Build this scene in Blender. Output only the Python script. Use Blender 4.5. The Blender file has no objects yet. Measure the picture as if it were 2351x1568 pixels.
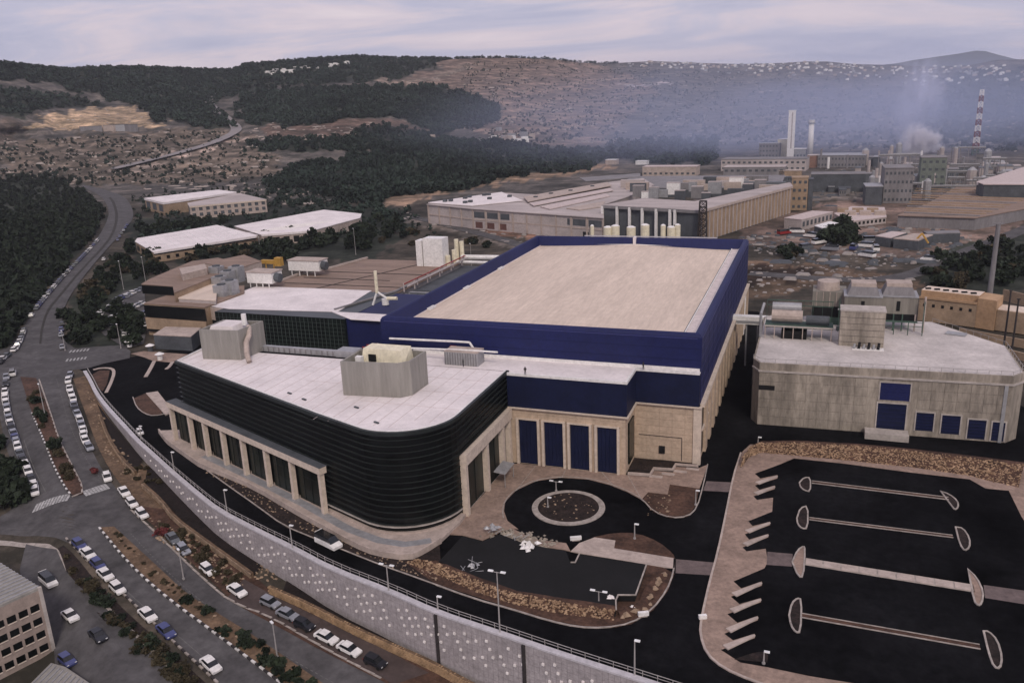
import bpy, bmesh, math, random
import numpy as np
from mathutils import Vector, Matrix, noise
R_ = math.radians
rng = random.Random(7)
C = bpy.context.scene.collection
sc = bpy.context.scene

# ------------------------------------------------------------------ camera
PW, PH, F, EYE = 2351.0, 1568.0, 1900.0, 75.0     # picture size used for the survey, focal length in it, eye height
def _axes():
    v1 = np.array([1892. - PW/2, 195. - PH/2, F]); Y = v1/np.linalg.norm(v1)
    p2 = np.array([892. - PW/2, 195. + 42. - PH/2, F])
    n = np.cross(v1, p2); n /= np.linalg.norm(n)
    if n[1] > 0: n = -n
    return np.array([np.cross(Y, n), Y, n])
AX = _axes()
cam_d = bpy.data.cameras.new('camera'); cam = bpy.data.objects.new('camera', cam_d); C.objects.link(cam)
cam_d.sensor_width = 36.0; cam_d.lens = 36.0*F/PW; cam_d.clip_start = 1.0; cam_d.clip_end = 30000.0
right, down, fwd = AX[:, 0], AX[:, 1], AX[:, 2]
M = Matrix(((right[0], -down[0], -fwd[0], 0), (right[1], -down[1], -fwd[1], 0), (right[2], -down[2], -fwd[2], EYE), (0, 0, 0, 1)))
cam.matrix_world = M
sc.camera = cam

# ------------------------------------------------------------------ light
SUN_AZ, SUN_EL = 150.0, 42.0        # degrees: from behind and right of the camera
w = bpy.data.worlds.new('World'); sc.world = w; w.use_nodes = True
nt = w.node_tree; nt.nodes.clear()
def wn(t, **k):
    n = nt.nodes.new(t)
    for a, b in k.items(): setattr(n, a, b)
    return n
L = nt.links.new
out = wn('ShaderNodeOutputWorld'); bg = wn('ShaderNodeBackground')
sky = wn('ShaderNodeTexSky', sky_type='NISHITA', sun_disc=False, sun_elevation=R_(SUN_EL), sun_rotation=R_(SUN_AZ), air_density=1.5, dust_density=3.0)
sk = wn('ShaderNodeVectorMath', operation='SCALE'); sk.inputs['Scale'].default_value = 0.05; L(sky.outputs[0], sk.inputs[0])
tc = wn('ShaderNodeTexCoord'); sep = wn('ShaderNodeSeparateXYZ'); L(tc.outputs['Generated'], sep.inputs[0])
zz = wn('ShaderNodeMath', operation='ADD'); L(sep.outputs[2], zz.inputs[0]); zz.inputs[1].default_value = 0.12
zc = wn('ShaderNodeMath', operation='MAXIMUM'); L(zz.outputs[0], zc.inputs[0]); zc.inputs[1].default_value = 0.05
dx = wn('ShaderNodeMath', operation='DIVIDE'); L(sep.outputs[0], dx.inputs[0]); L(zc.outputs[0], dx.inputs[1])
dy = wn('ShaderNodeMath', operation='DIVIDE'); L(sep.outputs[1], dy.inputs[0]); L(zc.outputs[0], dy.inputs[1])
cv = wn('ShaderNodeCombineXYZ'); L(dx.outputs[0], cv.inputs[0]); L(dy.outputs[0], cv.inputs[1])
def wnoise(scale, det, rough, dist, off):
    m = wn('ShaderNodeMapping'); L(cv.outputs[0], m.inputs[0]); m.inputs['Location'].default_value = off; m.inputs['Rotation'].default_value = (0, 0, 0.35); m.inputs['Scale'].default_value = (1.0, 1.6, 1.0)
    n = wn('ShaderNodeTexNoise'); L(m.outputs[0], n.inputs['Vector'])
    n.inputs['Scale'].default_value = scale; n.inputs['Detail'].default_value = det; n.inputs['Roughness'].default_value = rough; n.inputs['Distortion'].default_value = dist
    return n
def wramp(src, stops):
    r = wn('ShaderNodeValToRGB'); L(src, r.inputs[0]); e = r.color_ramp.elements
    e[0].position, e[0].color = stops[0][0], (*stops[0][1], 1); e[1].position, e[1].color = stops[-1][0], (*stops[-1][1], 1)
    for p, c in stops[1:-1]:
        q = e.new(p); q.color = (*c, 1)
    return r
n1 = wnoise(0.55, 8, 0.62, 0.8, (3.1, 0.4, 0)); n2 = wnoise(1.3, 6, 0.6, 0.9, (9.1, 5.4, 0))
r1 = wramp(n1.outputs[0], [(0.32, (0.42, 0.435, 0.60)), (0.47, (0.55, 0.535, 0.67)), (0.58, (0.70, 0.615, 0.69)), (0.70, (0.79, 0.69, 0.74))])
r2 = wramp(n2.outputs[0], [(0.3, (0.93, 0.94, 0.97)), (0.7, (1.04, 1.02, 1.02))])
mul = wn('ShaderNodeMix', data_type='RGBA', blend_type='MULTIPLY'); mul.inputs[0].default_value = 1.0; L(r1.outputs[0], mul.inputs[6]); L(r2.outputs[0], mul.inputs[7])
mx = wn('ShaderNodeMix', data_type='RGBA'); mx.inputs[0].default_value = 0.88; L(sk.outputs[0], mx.inputs[6]); L(mul.outputs[2], mx.inputs[7])
L(mx.outputs[2], bg.inputs['Color']); bg.inputs['Strength'].default_value = 1.0; L(bg.outputs[0], out.inputs['Surface'])
sun_d = bpy.data.lights.new('sun', 'SUN'); sun_d.energy = 1.5; sun_d.angle = R_(10); sun_d.color = (1.0, 0.90, 0.78)
sun = bpy.data.objects.new('sun', sun_d); C.objects.link(sun)
sd = Vector((math.sin(R_(SUN_AZ))*math.cos(R_(SUN_EL)), math.cos(R_(SUN_AZ))*math.cos(R_(SUN_EL)), math.sin(R_(SUN_EL))))
sun.rotation_euler = sd.to_track_quat('Z', 'Y').to_euler(); sun.location = sd*500
sc.view_settings.view_transform = 'Standard'; sc.view_settings.look = 'None'; sc.view_settings.gamma = 1.0; sc.view_settings.exposure = 0.12
sc.view_settings.use_curve_mapping = False
sc.cycles.volume_bounces = 2

# ------------------------------------------------------------------ survey helpers
def ray(x, y): return AX @ np.array([x - PW/2, y - PH/2, F])
def P(x, y, z=0.0):
    r = ray(x, y); t = (z - EYE)/r[2]; return Vector((r[0]*t, r[1]*t, z))
def zat(x, y, p):      # height seen at pixel (x,y) above ground point p
    r = ray(x, y); s = math.hypot(p[0], p[1])/math.hypot(r[0], r[1]); return EYE + r[2]*s
# lower road: falls from the roundabout down to the foot of the retaining wall
WALL = [(194,854),(207,876),(220,904),(240,931),(265,959),(290,986),(315,1014),(345,1041),(370,1064),(400,1091),(450,1134),(500,1174),(588,1220),(670,1260),(758,1308),(893,1360),(998,1408),(1148,1458),(1250,1493),(1325,1518),(1475,1566),(1640,1620),(1800,1672)]
WA = P(194, 854); WB = P(998, 1408); WD = np.array([WB.x - WA.x, WB.y - WA.y]); WLEN = np.linalg.norm(WD); WD = WD/WLEN
wallxy = np.array([P(x, y)[:2] for x, y in WALL])
Y0 = np.array([-147.0, 118.0]); Y1 = np.array([-85.0, 72.0])        # line at the head of the yard embankment, lower left
YD = (Y1 - Y0)/np.linalg.norm(Y1 - Y0); YN = np.array([YD[1], -YD[0]])
if YN[0] > 0: YN = -YN
def sstep(a, b, x):
    t = np.clip((x - a)/(b - a), 0, 1); return t*t*(3 - 2*t)
def wall_dist(x, y):    # signed distance to wall polyline, + on the site side
    x = np.asarray(x, float); y = np.asarray(y, float)
    best = np.full(x.shape, 1e9); sg = np.zeros(x.shape)
    for a, b in zip(wallxy[:-1], wallxy[1:]):
        d = b - a; l2 = d @ d
        t = np.clip(((x - a[0])*d[0] + (y - a[1])*d[1])/l2, 0, 1)
        px, py = a[0] + t*d[0], a[1] + t*d[1]
        ds = np.hypot(x - px, y - py)
        cr = d[0]*(y - a[1]) - d[1]*(x - a[0])
        m = ds < best; best = np.where(m, ds, best); sg = np.where(m, np.sign(cr), sg)
    return best*np.where(sg == 0, 1, sg)
ROADL = np.array([P(x, y)[:2] for x, y in [(-60,860),(6,810),(30,790),(58,745),(88,700),(137,642),(187,589),(225,547),(248,505),(246,474),(232,452),(185,430)]])
def poly_dist(x, y, pl):    # signed distance to a polyline, + on its left
    best = np.full(x.shape, 1e9); sg = np.zeros(x.shape)
    for a, b in zip(pl[:-1], pl[1:]):
        d = b - a; t = np.clip(((x - a[0])*d[0] + (y - a[1])*d[1])/(d @ d), 0, 1); ds = np.hypot(x - a[0] - t*d[0], y - a[1] - t*d[1])
        cr = d[0]*(y - a[1]) - d[1]*(x - a[0]); m = ds < best; best = np.where(m, ds, best); sg = np.where(m, np.sign(cr), sg)
    return best*sg
def zlow(x, y):
    s = (np.asarray(x, float) - WA.x)*WD[0] + (np.asarray(y, float) - WA.y)*WD[1]
    t = np.clip(s/165.0, 0, 1.35)
    z = -9.0*t**1.2
    e = (np.asarray(x) - Y0[0])*YN[0] + (np.asarray(y) - Y0[1])*YN[1]
    return z - 3.0*sstep(0, 11, e)*sstep(-60, -20, s - 120 + 60)
def G(x, y):
    x = np.asarray(x, float); y = np.asarray(y, float)
    d = wall_dist(x, y); lo = zlow(x, y)
    k = sstep(3.0, 14.0, d)
    z = lo*(1 - k) + (-0.35)*k
    # wooded rise on the left of the bending road
    e = poly_dist(x, y, ROADL)
    z = z + 30.0*sstep(10, 130, e)*sstep(175, 240, y)*(1 - sstep(640, 760, np.hypot(x, y)))
    return z
def PG(x, y, off=0.0):
    p = P(x, y, 0.0)
    for _ in range(12):
        z = float(zlow(p.x, p.y)) + off
        p = P(x, y, 0.5*z + 0.5*p.z)
    return p
def PGG(x, y):
    p = P(x, y, 0.0)
    for _ in range(14): p = P(x, y, 0.6*float(G(p.x, p.y)) + 0.4*p.z)
    return p

# ------------------------------------------------------------------ materials
MATS = {}
def mat(name, col, rough=0.8, var=0.25, scale=0.3, metal=0.0, bump=0.0, bscale=4.0, spec=0.3, streak=None, col2=None, fine=1.3, grain=0.16):
    if name in MATS: return MATS[name]
    m = bpy.data.materials.new(name); m.use_nodes = True; t = m.node_tree; N = t.nodes; K = t.links.new
    b = N['Principled BSDF']; b.inputs['Roughness'].default_value = rough; b.inputs['Metallic'].default_value = metal
    b.inputs['Specular IOR Level'].default_value = spec
    g = N.new('ShaderNodeNewGeometry'); vec = g.outputs['Position']
    if streak:
        mp = N.new('ShaderNodeMapping'); mp.inputs['Scale'].default_value = streak; K(vec, mp.inputs[0]); vec = mp.outputs[0]
    n = N.new('ShaderNodeTexNoise'); n.inputs['Scale'].default_value = scale; n.inputs['Detail'].default_value = 7; n.inputs['Roughness'].default_value = 0.65; K(vec, n.inputs['Vector'])
    r = N.new('ShaderNodeValToRGB'); K(n.outputs[0], r.inputs[0]); e = r.color_ramp.elements
    c2 = col2 or tuple(min(1, c*(1 + var)) for c in col); c1 = tuple(c*(1 - var) for c in col)
    e[0].position, e[0].color = 0.32, (*c1, 1); e[1].position, e[1].color = 0.68, (*c2, 1)
    nf = N.new('ShaderNodeTexNoise'); nf.inputs['Scale'].default_value = fine; nf.inputs['Detail'].default_value = 4; nf.inputs['Roughness'].default_value = 0.7; K(vec, nf.inputs['Vector'])
    rf_ = N.new('ShaderNodeMapRange'); rf_.inputs['From Min'].default_value = 0.3; rf_.inputs['From Max'].default_value = 0.7; rf_.inputs['To Min'].default_value = 1 - grain; rf_.inputs['To Max'].default_value = 1 + grain; K(nf.outputs[0], rf_.inputs['Value'])
    mg = N.new('ShaderNodeVectorMath'); mg.operation = 'SCALE'; K(r.outputs[0], mg.inputs[0]); K(rf_.outputs[0], mg.inputs['Scale']); K(mg.outputs[0], b.inputs['Base Color'])
    if bump:
        n2 = N.new('ShaderNodeTexNoise'); n2.inputs['Scale'].default_value = bscale; n2.inputs['Detail'].default_value = 5; K(g.outputs['Position'], n2.inputs['Vector'])
        bp = N.new('ShaderNodeBump'); bp.inputs['Strength'].default_value = bump; bp.inputs['Distance'].default_value = 0.2; K(n2.outputs[0], bp.inputs['Height']); K(bp.outputs[0], b.inputs['Normal'])
    MATS[name] = m; return m
m_asph = mat('new_asphalt', (0.0026, 0.0026, 0.0030), 0.95, 0.5, 0.05, spec=0.02, col2=(0.0115, 0.0115, 0.0130), grain=0.4, fine=0.7)
m_road = mat('old_asphalt', (0.082, 0.078, 0.079), 0.88, 0.30, 0.13, streak=(1, 1, 1), spec=0.15, grain=0.25, fine=0.5)
m_kerb = mat('kerb_concrete', (0.33, 0.29, 0.26), 0.85, 0.3, 0.8)
m_kerbw = mat('kerb_white', (0.62, 0.60, 0.58), 0.8, 0.2, 0.8)
m_pave = mat('pink_paving', (0.27, 0.195, 0.155), 0.85, 0.25, 0.30, bump=0.3, bscale=3, grain=0.22)
m_pavel = mat('light_paving', (0.40, 0.33, 0.29), 0.85, 0.18, 0.35)
m_soil = mat('dark_soil', (0.020, 0.013, 0.011), 0.95, 0.6, 0.5, bump=0.8, bscale=1.5, grain=0.5, fine=2)
m_soilr = mat('red_soil', (0.070, 0.038, 0.026), 0.95, 0.5, 0.25, bump=0.8, bscale=1.0, grain=0.45, fine=1.5)
m_soilt = mat('tan_dirt', (0.125, 0.082, 0.052), 0.95, 0.45, 0.25, bump=0.6, bscale=1.0, grain=0.35, fine=1.5)
m_blue = mat('blue_cladding', (0.0095, 0.0135, 0.072), 0.6, 0.18, 0.06, spec=0.25)
m_blued = mat('blue_shutter', (0.006, 0.0095, 0.036), 0.6, 0.2, 0.3, spec=0.2)
m_bluet = mat('blue_coping', (0.035, 0.040, 0.15), 0.45, 0.15, 0.1, spec=0.5)
m_roofw = mat('white_membrane', (0.70, 0.645, 0.64), 0.8, 0.13, 0.12, bump=0.15, bscale=0.6, spec=0.1, grain=0.09, fine=0.9)
m_roofg = mat('grey_membrane', (0.50, 0.46, 0.44), 0.85, 0.2, 0.12, grain=0.14)
m_rooft = mat('tan_membrane', (0.61, 0.51, 0.43), 0.85, 0.10, 0.10, streak=(1.6, 0.22, 1), bump=0.15, bscale=0.5, spec=0.1, grain=0.1, fine=0.8)
m_roofp = mat('gutter_membrane', (0.50, 0.42, 0.40), 0.8, 0.14, 0.5)
m_white = mat('white_paint', (0.72, 0.70, 0.68), 0.5, 0.08, 0.5)
m_stone = mat('cream_stone', (0.47, 0.365, 0.275), 0.85, 0.14, 0.45, bump=0.2, spec=0.1)
m_stonel = mat('pale_stone_trim', (0.56, 0.47, 0.39), 0.8, 0.10, 0.5)
m_glassk = mat('black_glass', (0.0035, 0.0045, 0.0045), 0.28, 0.6, 0.25, spec=0.3)
m_glassg = mat('green_black_glass', (0.005, 0.009, 0.007), 0.3, 0.7, 0.2, spec=0.3)
m_louv = mat('black_louvre', (0.013, 0.017, 0.016), 0.45, 0.5, 0.15, spec=0.4)
m_metal = mat('grey_louvre_metal', (0.27, 0.255, 0.23), 0.6, 0.14, 0.3, metal=0.1, streak=(1, 1, 0.1))
m_galv = mat('galvanised_steel', (0.33, 0.33, 0.34), 0.5, 0.15, 0.5, metal=0.3)
m_dark = mat('dark_void', (0.008, 0.008, 0.009), 0.9, 0.3, 0.5)
m_conc = mat('board_marked_concrete', (0.275, 0.240, 0.200), 0.9, 0.33, 0.22, streak=(1, 1, 0.25), bump=0.25, bscale=1.5, grain=0.3, fine=1.1)
m_concl = mat('pale_concrete', (0.40, 0.36, 0.33), 0.85, 0.2, 0.3)
m_wall = mat('retaining_block', (0.335, 0.305, 0.31), 0.9, 0.16, 0.25, bump=0.5, bscale=2.5, grain=0.22, fine=1.6)
m_wcap = mat('wall_coping', (0.46, 0.44, 0.46), 0.8, 0.12, 0.6)
m_block = mat('white_block', (0.74, 0.70, 0.68), 0.7, 0.12, 0.8)
m_rock = mat('ochre_rock', (0.22, 0.115, 0.06), 0.95, 0.55, 1.4, col2=(0.46, 0.32, 0.205), bump=0.5, bscale=2)
m_rockl = mat('buff_stone', (0.27, 0.195, 0.135), 0.9, 0.35, 0.7, bump=0.5, bscale=2)
m_ochre = mat('ochre_render', (0.40, 0.26, 0.155), 0.9, 0.15, 0.2)
m_ochred = mat('ochre_stone', (0.31, 0.225, 0.155), 0.9, 0.2, 0.2)
m_tanroof = mat('brown_roof', (0.235, 0.17, 0.135), 0.9, 0.22, 0.12, streak=(0.5, 2, 1))
m_grey = mat('grey_cladding', (0.20, 0.19, 0.195), 0.8, 0.2, 0.15, streak=(1, 1, 0.3))
m_greyd = mat('dark_grey_cladding', (0.075, 0.082, 0.092), 0.8, 0.25, 0.2)
m_pinkr = mat('dusty_roof', (0.40, 0.35, 0.335), 0.85, 0.22, 0.06, streak=(0.4, 1.6, 1))
m_green = mat('green_steel', (0.06, 0.10, 0.08), 0.7, 0.3, 0.8)
m_red = mat('red_pipe_paint', (0.24, 0.03, 0.025), 0.5, 0.2, 0.6)
m_yel = mat('cream_tank_paint', (0.72, 0.66, 0.50), 0.6, 0.12, 0.5)
m_orange = mat('yellow_machine_paint', (0.45, 0.26, 0.06), 0.6, 0.2, 0.5)
m_pole = mat('pole_grey', (0.36, 0.34, 0.33), 0.6, 0.1, 1.0, metal=0.2)
m_poled = mat('pole_dark', (0.035, 0.03, 0.03), 0.8, 0.2, 1.0)
m_lamp = mat('lamp_white', (0.78, 0.78, 0.78), 0.4, 0.05, 1.0)
m_bark = mat('bark', (0.06, 0.045, 0.035), 0.95, 0.3, 1.0)
m_leaf = mat('leaves_dark', (0.014, 0.021, 0.012), 0.8, 0.55, 0.1, spec=0.2, fine=0.35, grain=0.6)
m_leaf2 = mat('leaves_mid', (0.024, 0.034, 0.020), 0.8, 0.55, 0.22, spec=0.2)
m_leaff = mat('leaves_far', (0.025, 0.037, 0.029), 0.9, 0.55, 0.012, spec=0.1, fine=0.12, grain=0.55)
m_leafo = mat('leaves_olive', (0.050, 0.041, 0.024), 0.85, 0.5, 0.4, spec=0.2)
m_leafr = mat('leaves_red', (0.12, 0.03, 0.03), 0.85, 0.4, 0.5, spec=0.2)

# ------------------------------------------------------------------ mesh helpers
WLOC = {}
def tag(o, label=None, cat=None, group=None, kind=None):
    if label: o['label'] = label
    if cat: o['category'] = cat
    if group: o['group'] = group
    if kind: o['kind'] = kind
    return o
def thing(name, label, cat, loc=(0, 0, 0), group=None):
    o = bpy.data.objects.new(name, None); C.objects.link(o); o.location = loc; o.empty_display_size = 0.5
    WLOC[o] = Vector(loc); return tag(o, label, cat, group)
class MB:
    def __init__(s): s.v = []; s.f = []
    def add(s, v, f):
        n = len(s.v); s.v += [tuple(p) for p in v]; s.f += [tuple(i + n for i in q) for q in f]; return s
    def hexa(s, b, t):   # bottom 4 + top 4 points
        return s.add(list(b) + list(t), [(3,2,1,0), (4,5,6,7), (0,1,5,4), (1,2,6,5), (2,3,7,6), (3,0,4,7)])
    def box(s, x0, x1, y0, y1, z0, z1):
        return s.hexa([(x0,y0,z0),(x1,y0,z0),(x1,y1,z0),(x0,y1,z0)], [(x0,y0,z1),(x1,y0,z1),(x1,y1,z1),(x0,y1,z1)])
    def obox(s, c, d, l, wd, z0, z1):    # oriented box centre c, direction d
        d = Vector((d[0], d[1], 0)).normalized(); n = Vector((-d.y, d.x, 0)); c = Vector((c[0], c[1], 0))
        q = [c - d*l/2 - n*wd/2, c + d*l/2 - n*wd/2, c + d*l/2 + n*wd/2, c - d*l/2 + n*wd/2]
        return s.hexa([(p.x,p.y,z0) for p in q], [(p.x,p.y,z1) for p in q])
    def prism(s, poly, z0, z1, top=True, bottom=False):
        poly = [(p[0], p[1]) for p in poly]
        a = sum(poly[i][0]*poly[(i+1)%len(poly)][1] - poly[(i+1)%len(poly)][0]*poly[i][1] for i in range(len(poly)))
        if a < 0: poly = poly[::-1]
        n = len(poly); v = [(x,y,z0) for x,y in poly] + [(x,y,z1) for x,y in poly]
        f = [(i, (i+1)%n, n+(i+1)%n, n+i) for i in range(n)]
        if top: f.append(tuple(range(n, 2*n)))
        if bottom: f.append(tuple(range(n))[::-1])
        return s.add(v, f)
    def poly(s, poly, z):
        poly = [(p[0], p[1]) for p in poly]
        a = sum(poly[i][0]*poly[(i+1)%len(poly)][1] - poly[(i+1)%len(poly)][0]*poly[i][1] for i in range(len(poly)))
        if a < 0: poly = poly[::-1]
        return s.add([(x,y,z) for x,y in poly], [tuple(range(len(poly)))])
    def tube(s, a, b, r, n=6, r2=None):
        a = Vector(a); b = Vector(b); d = (b - a).normalized(); u = d.orthogonal().normalized(); w_ = d.cross(u); r2 = r if r2 is None else r2
        v = [a + (u*math.cos(2*math.pi*i/n) + w_*math.sin(2*math.pi*i/n))*r for i in range(n)] + [b + (u*math.cos(2*math.pi*i/n) + w_*math.sin(2*math.pi*i/n))*r2 for i in range(n)]
        return s.add(v, [(i, (i+1)%n, n+(i+1)%n, n+i) for i in range(n)] + [tuple(range(n))[::-1], tuple(range(n, 2*n))])
    def path(s, pts, r, n=6):
        for a, b in zip(pts[:-1], pts[1:]): s.tube(a, b, r, n)
        return s
    def band(s, pts, w0, w1, z0, z1, closed=False):   # vertical-sided strip along polyline, offsets w0..w1 to its left
        pts = [Vector((p[0], p[1])) for p in pts]; n = len(pts); A = []; B = []
        for i, p in enumerate(pts):
            if closed: a, b = pts[i-1], pts[(i+1)%n]
            else: a, b = pts[max(i-1,0)], pts[min(i+1,n-1)]
            if closed or 0 < i < n-1:
                d1 = (p - a).normalized(); d2 = (b - p).normalized(); n1_ = Vector((-d1.y, d1.x)); n2_ = Vector((-d2.y, d2.x)); m = (n1_ + n2_)
                m = m.normalized() if m.length > 1e-6 else n1_; k = 1/max(0.35, m.dot(n1_)); nn = m*k
            else:
                d = (b - a).normalized(); nn = Vector((-d.y, d.x))
            A.append(p + nn*w0); B.append(p + nn*w1)
        zf = (lambda q, z: z(q) if callable(z) else z)
        v = []
        for a, b in zip(A, B): v += [(a.x,a.y,zf(a,z0)), (b.x,b.y,zf(b,z0)), (b.x,b.y,zf(b,z1)), (a.x,a.y,zf(a,z1))]
        f = []; m = n if closed else n-1
        for i in range(m):
            j = (i+1)%n
            for k in range(4):
                l = (k+1)%4; f.append((4*i+k, 4*i+l, 4*j+l, 4*j+k))
        if not closed: f += [(0,3,2,1), (4*(n-1), 4*(n-1)+1, 4*(n-1)+2, 4*(n-1)+3)]
        return s.add(v, f)
    def mesh(s, name, off=Vector((0,0,0))):
        me = bpy.data.meshes.new(name); me.from_pydata([(a-off[0], b-off[1], c-off[2]) for a, b, c in s.v], [], s.f); me.update(); return me
    def build(s, name, m, parent=None, label=None, cat=None, group=None, kind=None, smooth=False, fix=False):
        if parent is None:
            xs = [p[0] for p in s.v]; ys = [p[1] for p in s.v]; off = Vector(((min(xs)+max(xs))/2, (min(ys)+max(ys))/2, min(p[2] for p in s.v)))
        else: off = WLOC[parent]
        me = s.mesh(name, off)
        if fix:
            bm = bmesh.new(); bm.from_mesh(me); bmesh.ops.recalc_face_normals(bm, faces=bm.faces); bm.to_mesh(me); bm.free()
        me.materials.append(m)
        if smooth: me.polygons.foreach_set('use_smooth', [True]*len(me.polygons))
        o = bpy.data.objects.new(name, me); C.objects.link(o)
        if parent is None: o.location = off; WLOC[o] = off
        else: o.parent = parent; WLOC[o] = off
        return tag(o, label, cat, group, kind)
def link_part(name, me, parent, loc, rz=0.0, scale=None):    # a part at world position loc sharing mesh data
    o = bpy.data.objects.new(name, me); C.objects.link(o); o.parent = parent; o.location = Vector(loc) - WLOC[parent]; o.rotation_euler = (0, 0, rz)
    if scale: o.scale = scale
    WLOC[o] = Vector(loc); return o
def copy_tree(o, parent=None):
    c = o.copy(); C.objects.link(c)
    if parent: c.parent = parent
    for ch in list(o.children): copy_tree(ch, c)
    return c
def npmesh(name, V, Fa, m, label=None, cat=None, kind=None, smooth=False):
    me = bpy.data.meshes.new(name); nv, nf, k = len(V), len(Fa), Fa.shape[1]
    me.vertices.add(nv); me.vertices.foreach_set('co', V.astype(np.float32).ravel())
    me.loops.add(nf*k); me.loops.foreach_set('vertex_index', Fa.astype(np.int32).ravel())
    me.polygons.add(nf); me.polygons.foreach_set('loop_start', np.arange(0, nf*k, k, dtype=np.int32)); me.polygons.foreach_set('loop_total', np.full(nf, k, dtype=np.int32))
    if smooth: me.polygons.foreach_set('use_smooth', [True]*nf)
    me.update(calc_edges=True); me.materials.append(m)
    o = bpy.data.objects.new(name, me); C.objects.link(o); return tag(o, label, cat, None, kind)
def resample(pts, n):
    p = np.array([[q[0], q[1]] for q in pts], float); s = np.r_[0, np.cumsum(np.hypot(*np.diff(p, axis=0).T))]
    t = np.linspace(0, s[-1], n); return np.c_[np.interp(t, s, p[:, 0]), np.interp(t, s, p[:, 1])]
def smooth_px(pts, it=2):      # Chaikin
    for _ in range(it):
        q = [pts[0]]
        for a, b in zip(pts[:-1], pts[1:]): q += [(a[0]*.75+b[0]*.25, a[1]*.75+b[1]*.25), (a[0]*.25+b[0]*.75, a[1]*.25+b[1]*.75)]
        q.append(pts[-1]); pts = q
    return pts
def pip(x, y, poly):
    x = np.asarray(x, float); y = np.asarray(y, float); ins = np.zeros(x.shape, bool); n = len(poly)
    for i in range(n):
        x1, y1 = poly[i]; x2, y2 = poly[(i+1) % n]
        c = ((y1 > y) != (y2 > y)) & (x < (x2-x1)*(y-y1)/((y2-y1) or 1e-9) + x1); ins ^= c
    return ins
def vnoise(x, y, s=1.0, seed=0.0, oct=3):
    x = np.asarray(x, float).ravel(); y = np.asarray(y, float).ravel()
    return np.array([noise.fractal(Vector((a/s, b/s, seed)), 1.0, 2.0, oct) for a, b in zip(x, y)])

# ------------------------------------------------------------------ ground and hills
SKYX = [-400,-200,0,60,170,200,320,400,530,560,630,700,820,900,1020,1100,1170,1260,1330,1400,1500,1600,1700,1800,1850,1900,1960,2050,2150,2230,2290,2351,2500,2700]
SKYY = [138,142,148,155,165,160,157,162,165,152,146,140,132,135,137,133,133,136,144,146,141,145,148,145,142,142,148,150,154,150,138,137,142,148]
HX = [-400,0,300,600,900,1200,1500,1700,1900,2100,2351,2700]
HY0 = [430,430,424,418,400,380,356,350,345,345,345,350]        # picture row at which the flat ends
HR = [1700,1750,2000,2100,2300,2500,2800,3000,3200,3400,3000,2800]  # distance of the skyline
def hill_r(x, y):     # distance along the ground for a pixel on the hills
    y0 = np.interp(x, HX, HY0); ys = np.interp(x, SKYX, SKYY); R1 = np.interp(x, HX, HR)
    t = np.clip((y0 - y)/(y0 - ys), 0, 1.0)
    return t, R1
xs = np.arange(-420, 2780, 7.0)
rows_n = np.concatenate([np.array([3200, 2500, 2100]), np.linspace(1850, 900, 150), np.linspace(896, 0, 0)])
NN, NHL = 190, 130
Vx = np.zeros((0, 3)); grid = []
xx = xs
PXI = []; PYI = []
def rays(px, py):
    c = np.stack([px - PW/2, py - PH/2, np.full(px.shape, F)], -1); return c @ AX.T
rowsP = []
near_rows = [3600, 2600, 2150] + list(np.linspace(1860, 640, 150)[:-1])
for y in near_rows: rowsP.append(('n', np.full(xx.shape, float(y))))
y0 = np.interp(xx, HX, HY0); ysk = np.interp(xx, SKYX, SKYY)
for k in range(60): rowsP.append(('n', 640 + (y0 - 640)*(k/60.0)))
for k in range(NHL+1): rowsP.append(('h', y0 + (ysk - y0)*(k/float(NHL))))
Z = []; PXA = []; PYA = []
for kind, py in rowsP:
    d = rays(xx, py)
    if kind == 'n':
        z = np.zeros(xx.shape)
        for _ in range(10):
            t = (z - EYE)/d[:, 2]; X, Yy = d[:, 0]*t, d[:, 1]*t; z = 0.6*G(X, Yy) + 0.4*z
        t = (z - EYE)/d[:, 2]; pts = np.c_[d[:, 0]*t, d[:, 1]*t, z]
    else:
        d0 = rays(xx, y0); r0 = -EYE*np.hypot(d0[:, 0], d0[:, 1])/d0[:, 2]
        tt, R1 = hill_r(xx, py)
        r = r0*(R1/r0)**(tt**1.05)
        hl = np.hypot(d[:, 0], d[:, 1]); pts = np.c_[d[:, 0]/hl*r, d[:, 1]/hl*r, EYE + d[:, 2]/hl*r]
    Z.append(pts); PXA.append(xx.copy()); PYA.append(py.copy())
# relief on the hills: slide points along the sight direction so that spurs and gullies form
for i, (kind, py) in enumerate(rowsP):
    if kind != 'h': continue
    tt, _ = hill_r(xx, py); p = Z[i]
    nz = vnoise(xx, py*2.2, 170.0, 3.3, 2)*0.06 + vnoise(xx, py*2.0, 40.0, 8.3, 2)*0.012
    k = 1 + nz*np.sin(np.pi*np.clip(tt, 0, 1))**0.6*np.clip(tt*4, 0, 1)
    cen = np.array([0, 0, EYE]); Z[i] = cen + (p - cen)*k[:, None]
# skyline tree fuzz and the far slope behind the ridge
last = Z[-1].copy(); hl = np.hypot(last[:, 0], last[:, 1])[:, None]
b1 = last.copy(); b1[:, :2] *= 1.15; b1[:, 2] -= 60; b2 = last.copy(); b2[:, :2] *= 4.0; b2[:, 2] = -30
Z += [b1, b2]; PXA += [xx, xx]; PYA += [ysk, ysk]
V = np.concatenate(Z); nr, ncol = len(Z), len(xx); PXA = np.concatenate(PXA); PYA = np.concatenate(PYA)
I = np.arange(nr*ncol).reshape(nr, ncol); Fq = np.stack([I[:-1, :-1], I[:-1, 1:], I[1:, 1:], I[1:, :-1]], -1).reshape(-1, 4)
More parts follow.
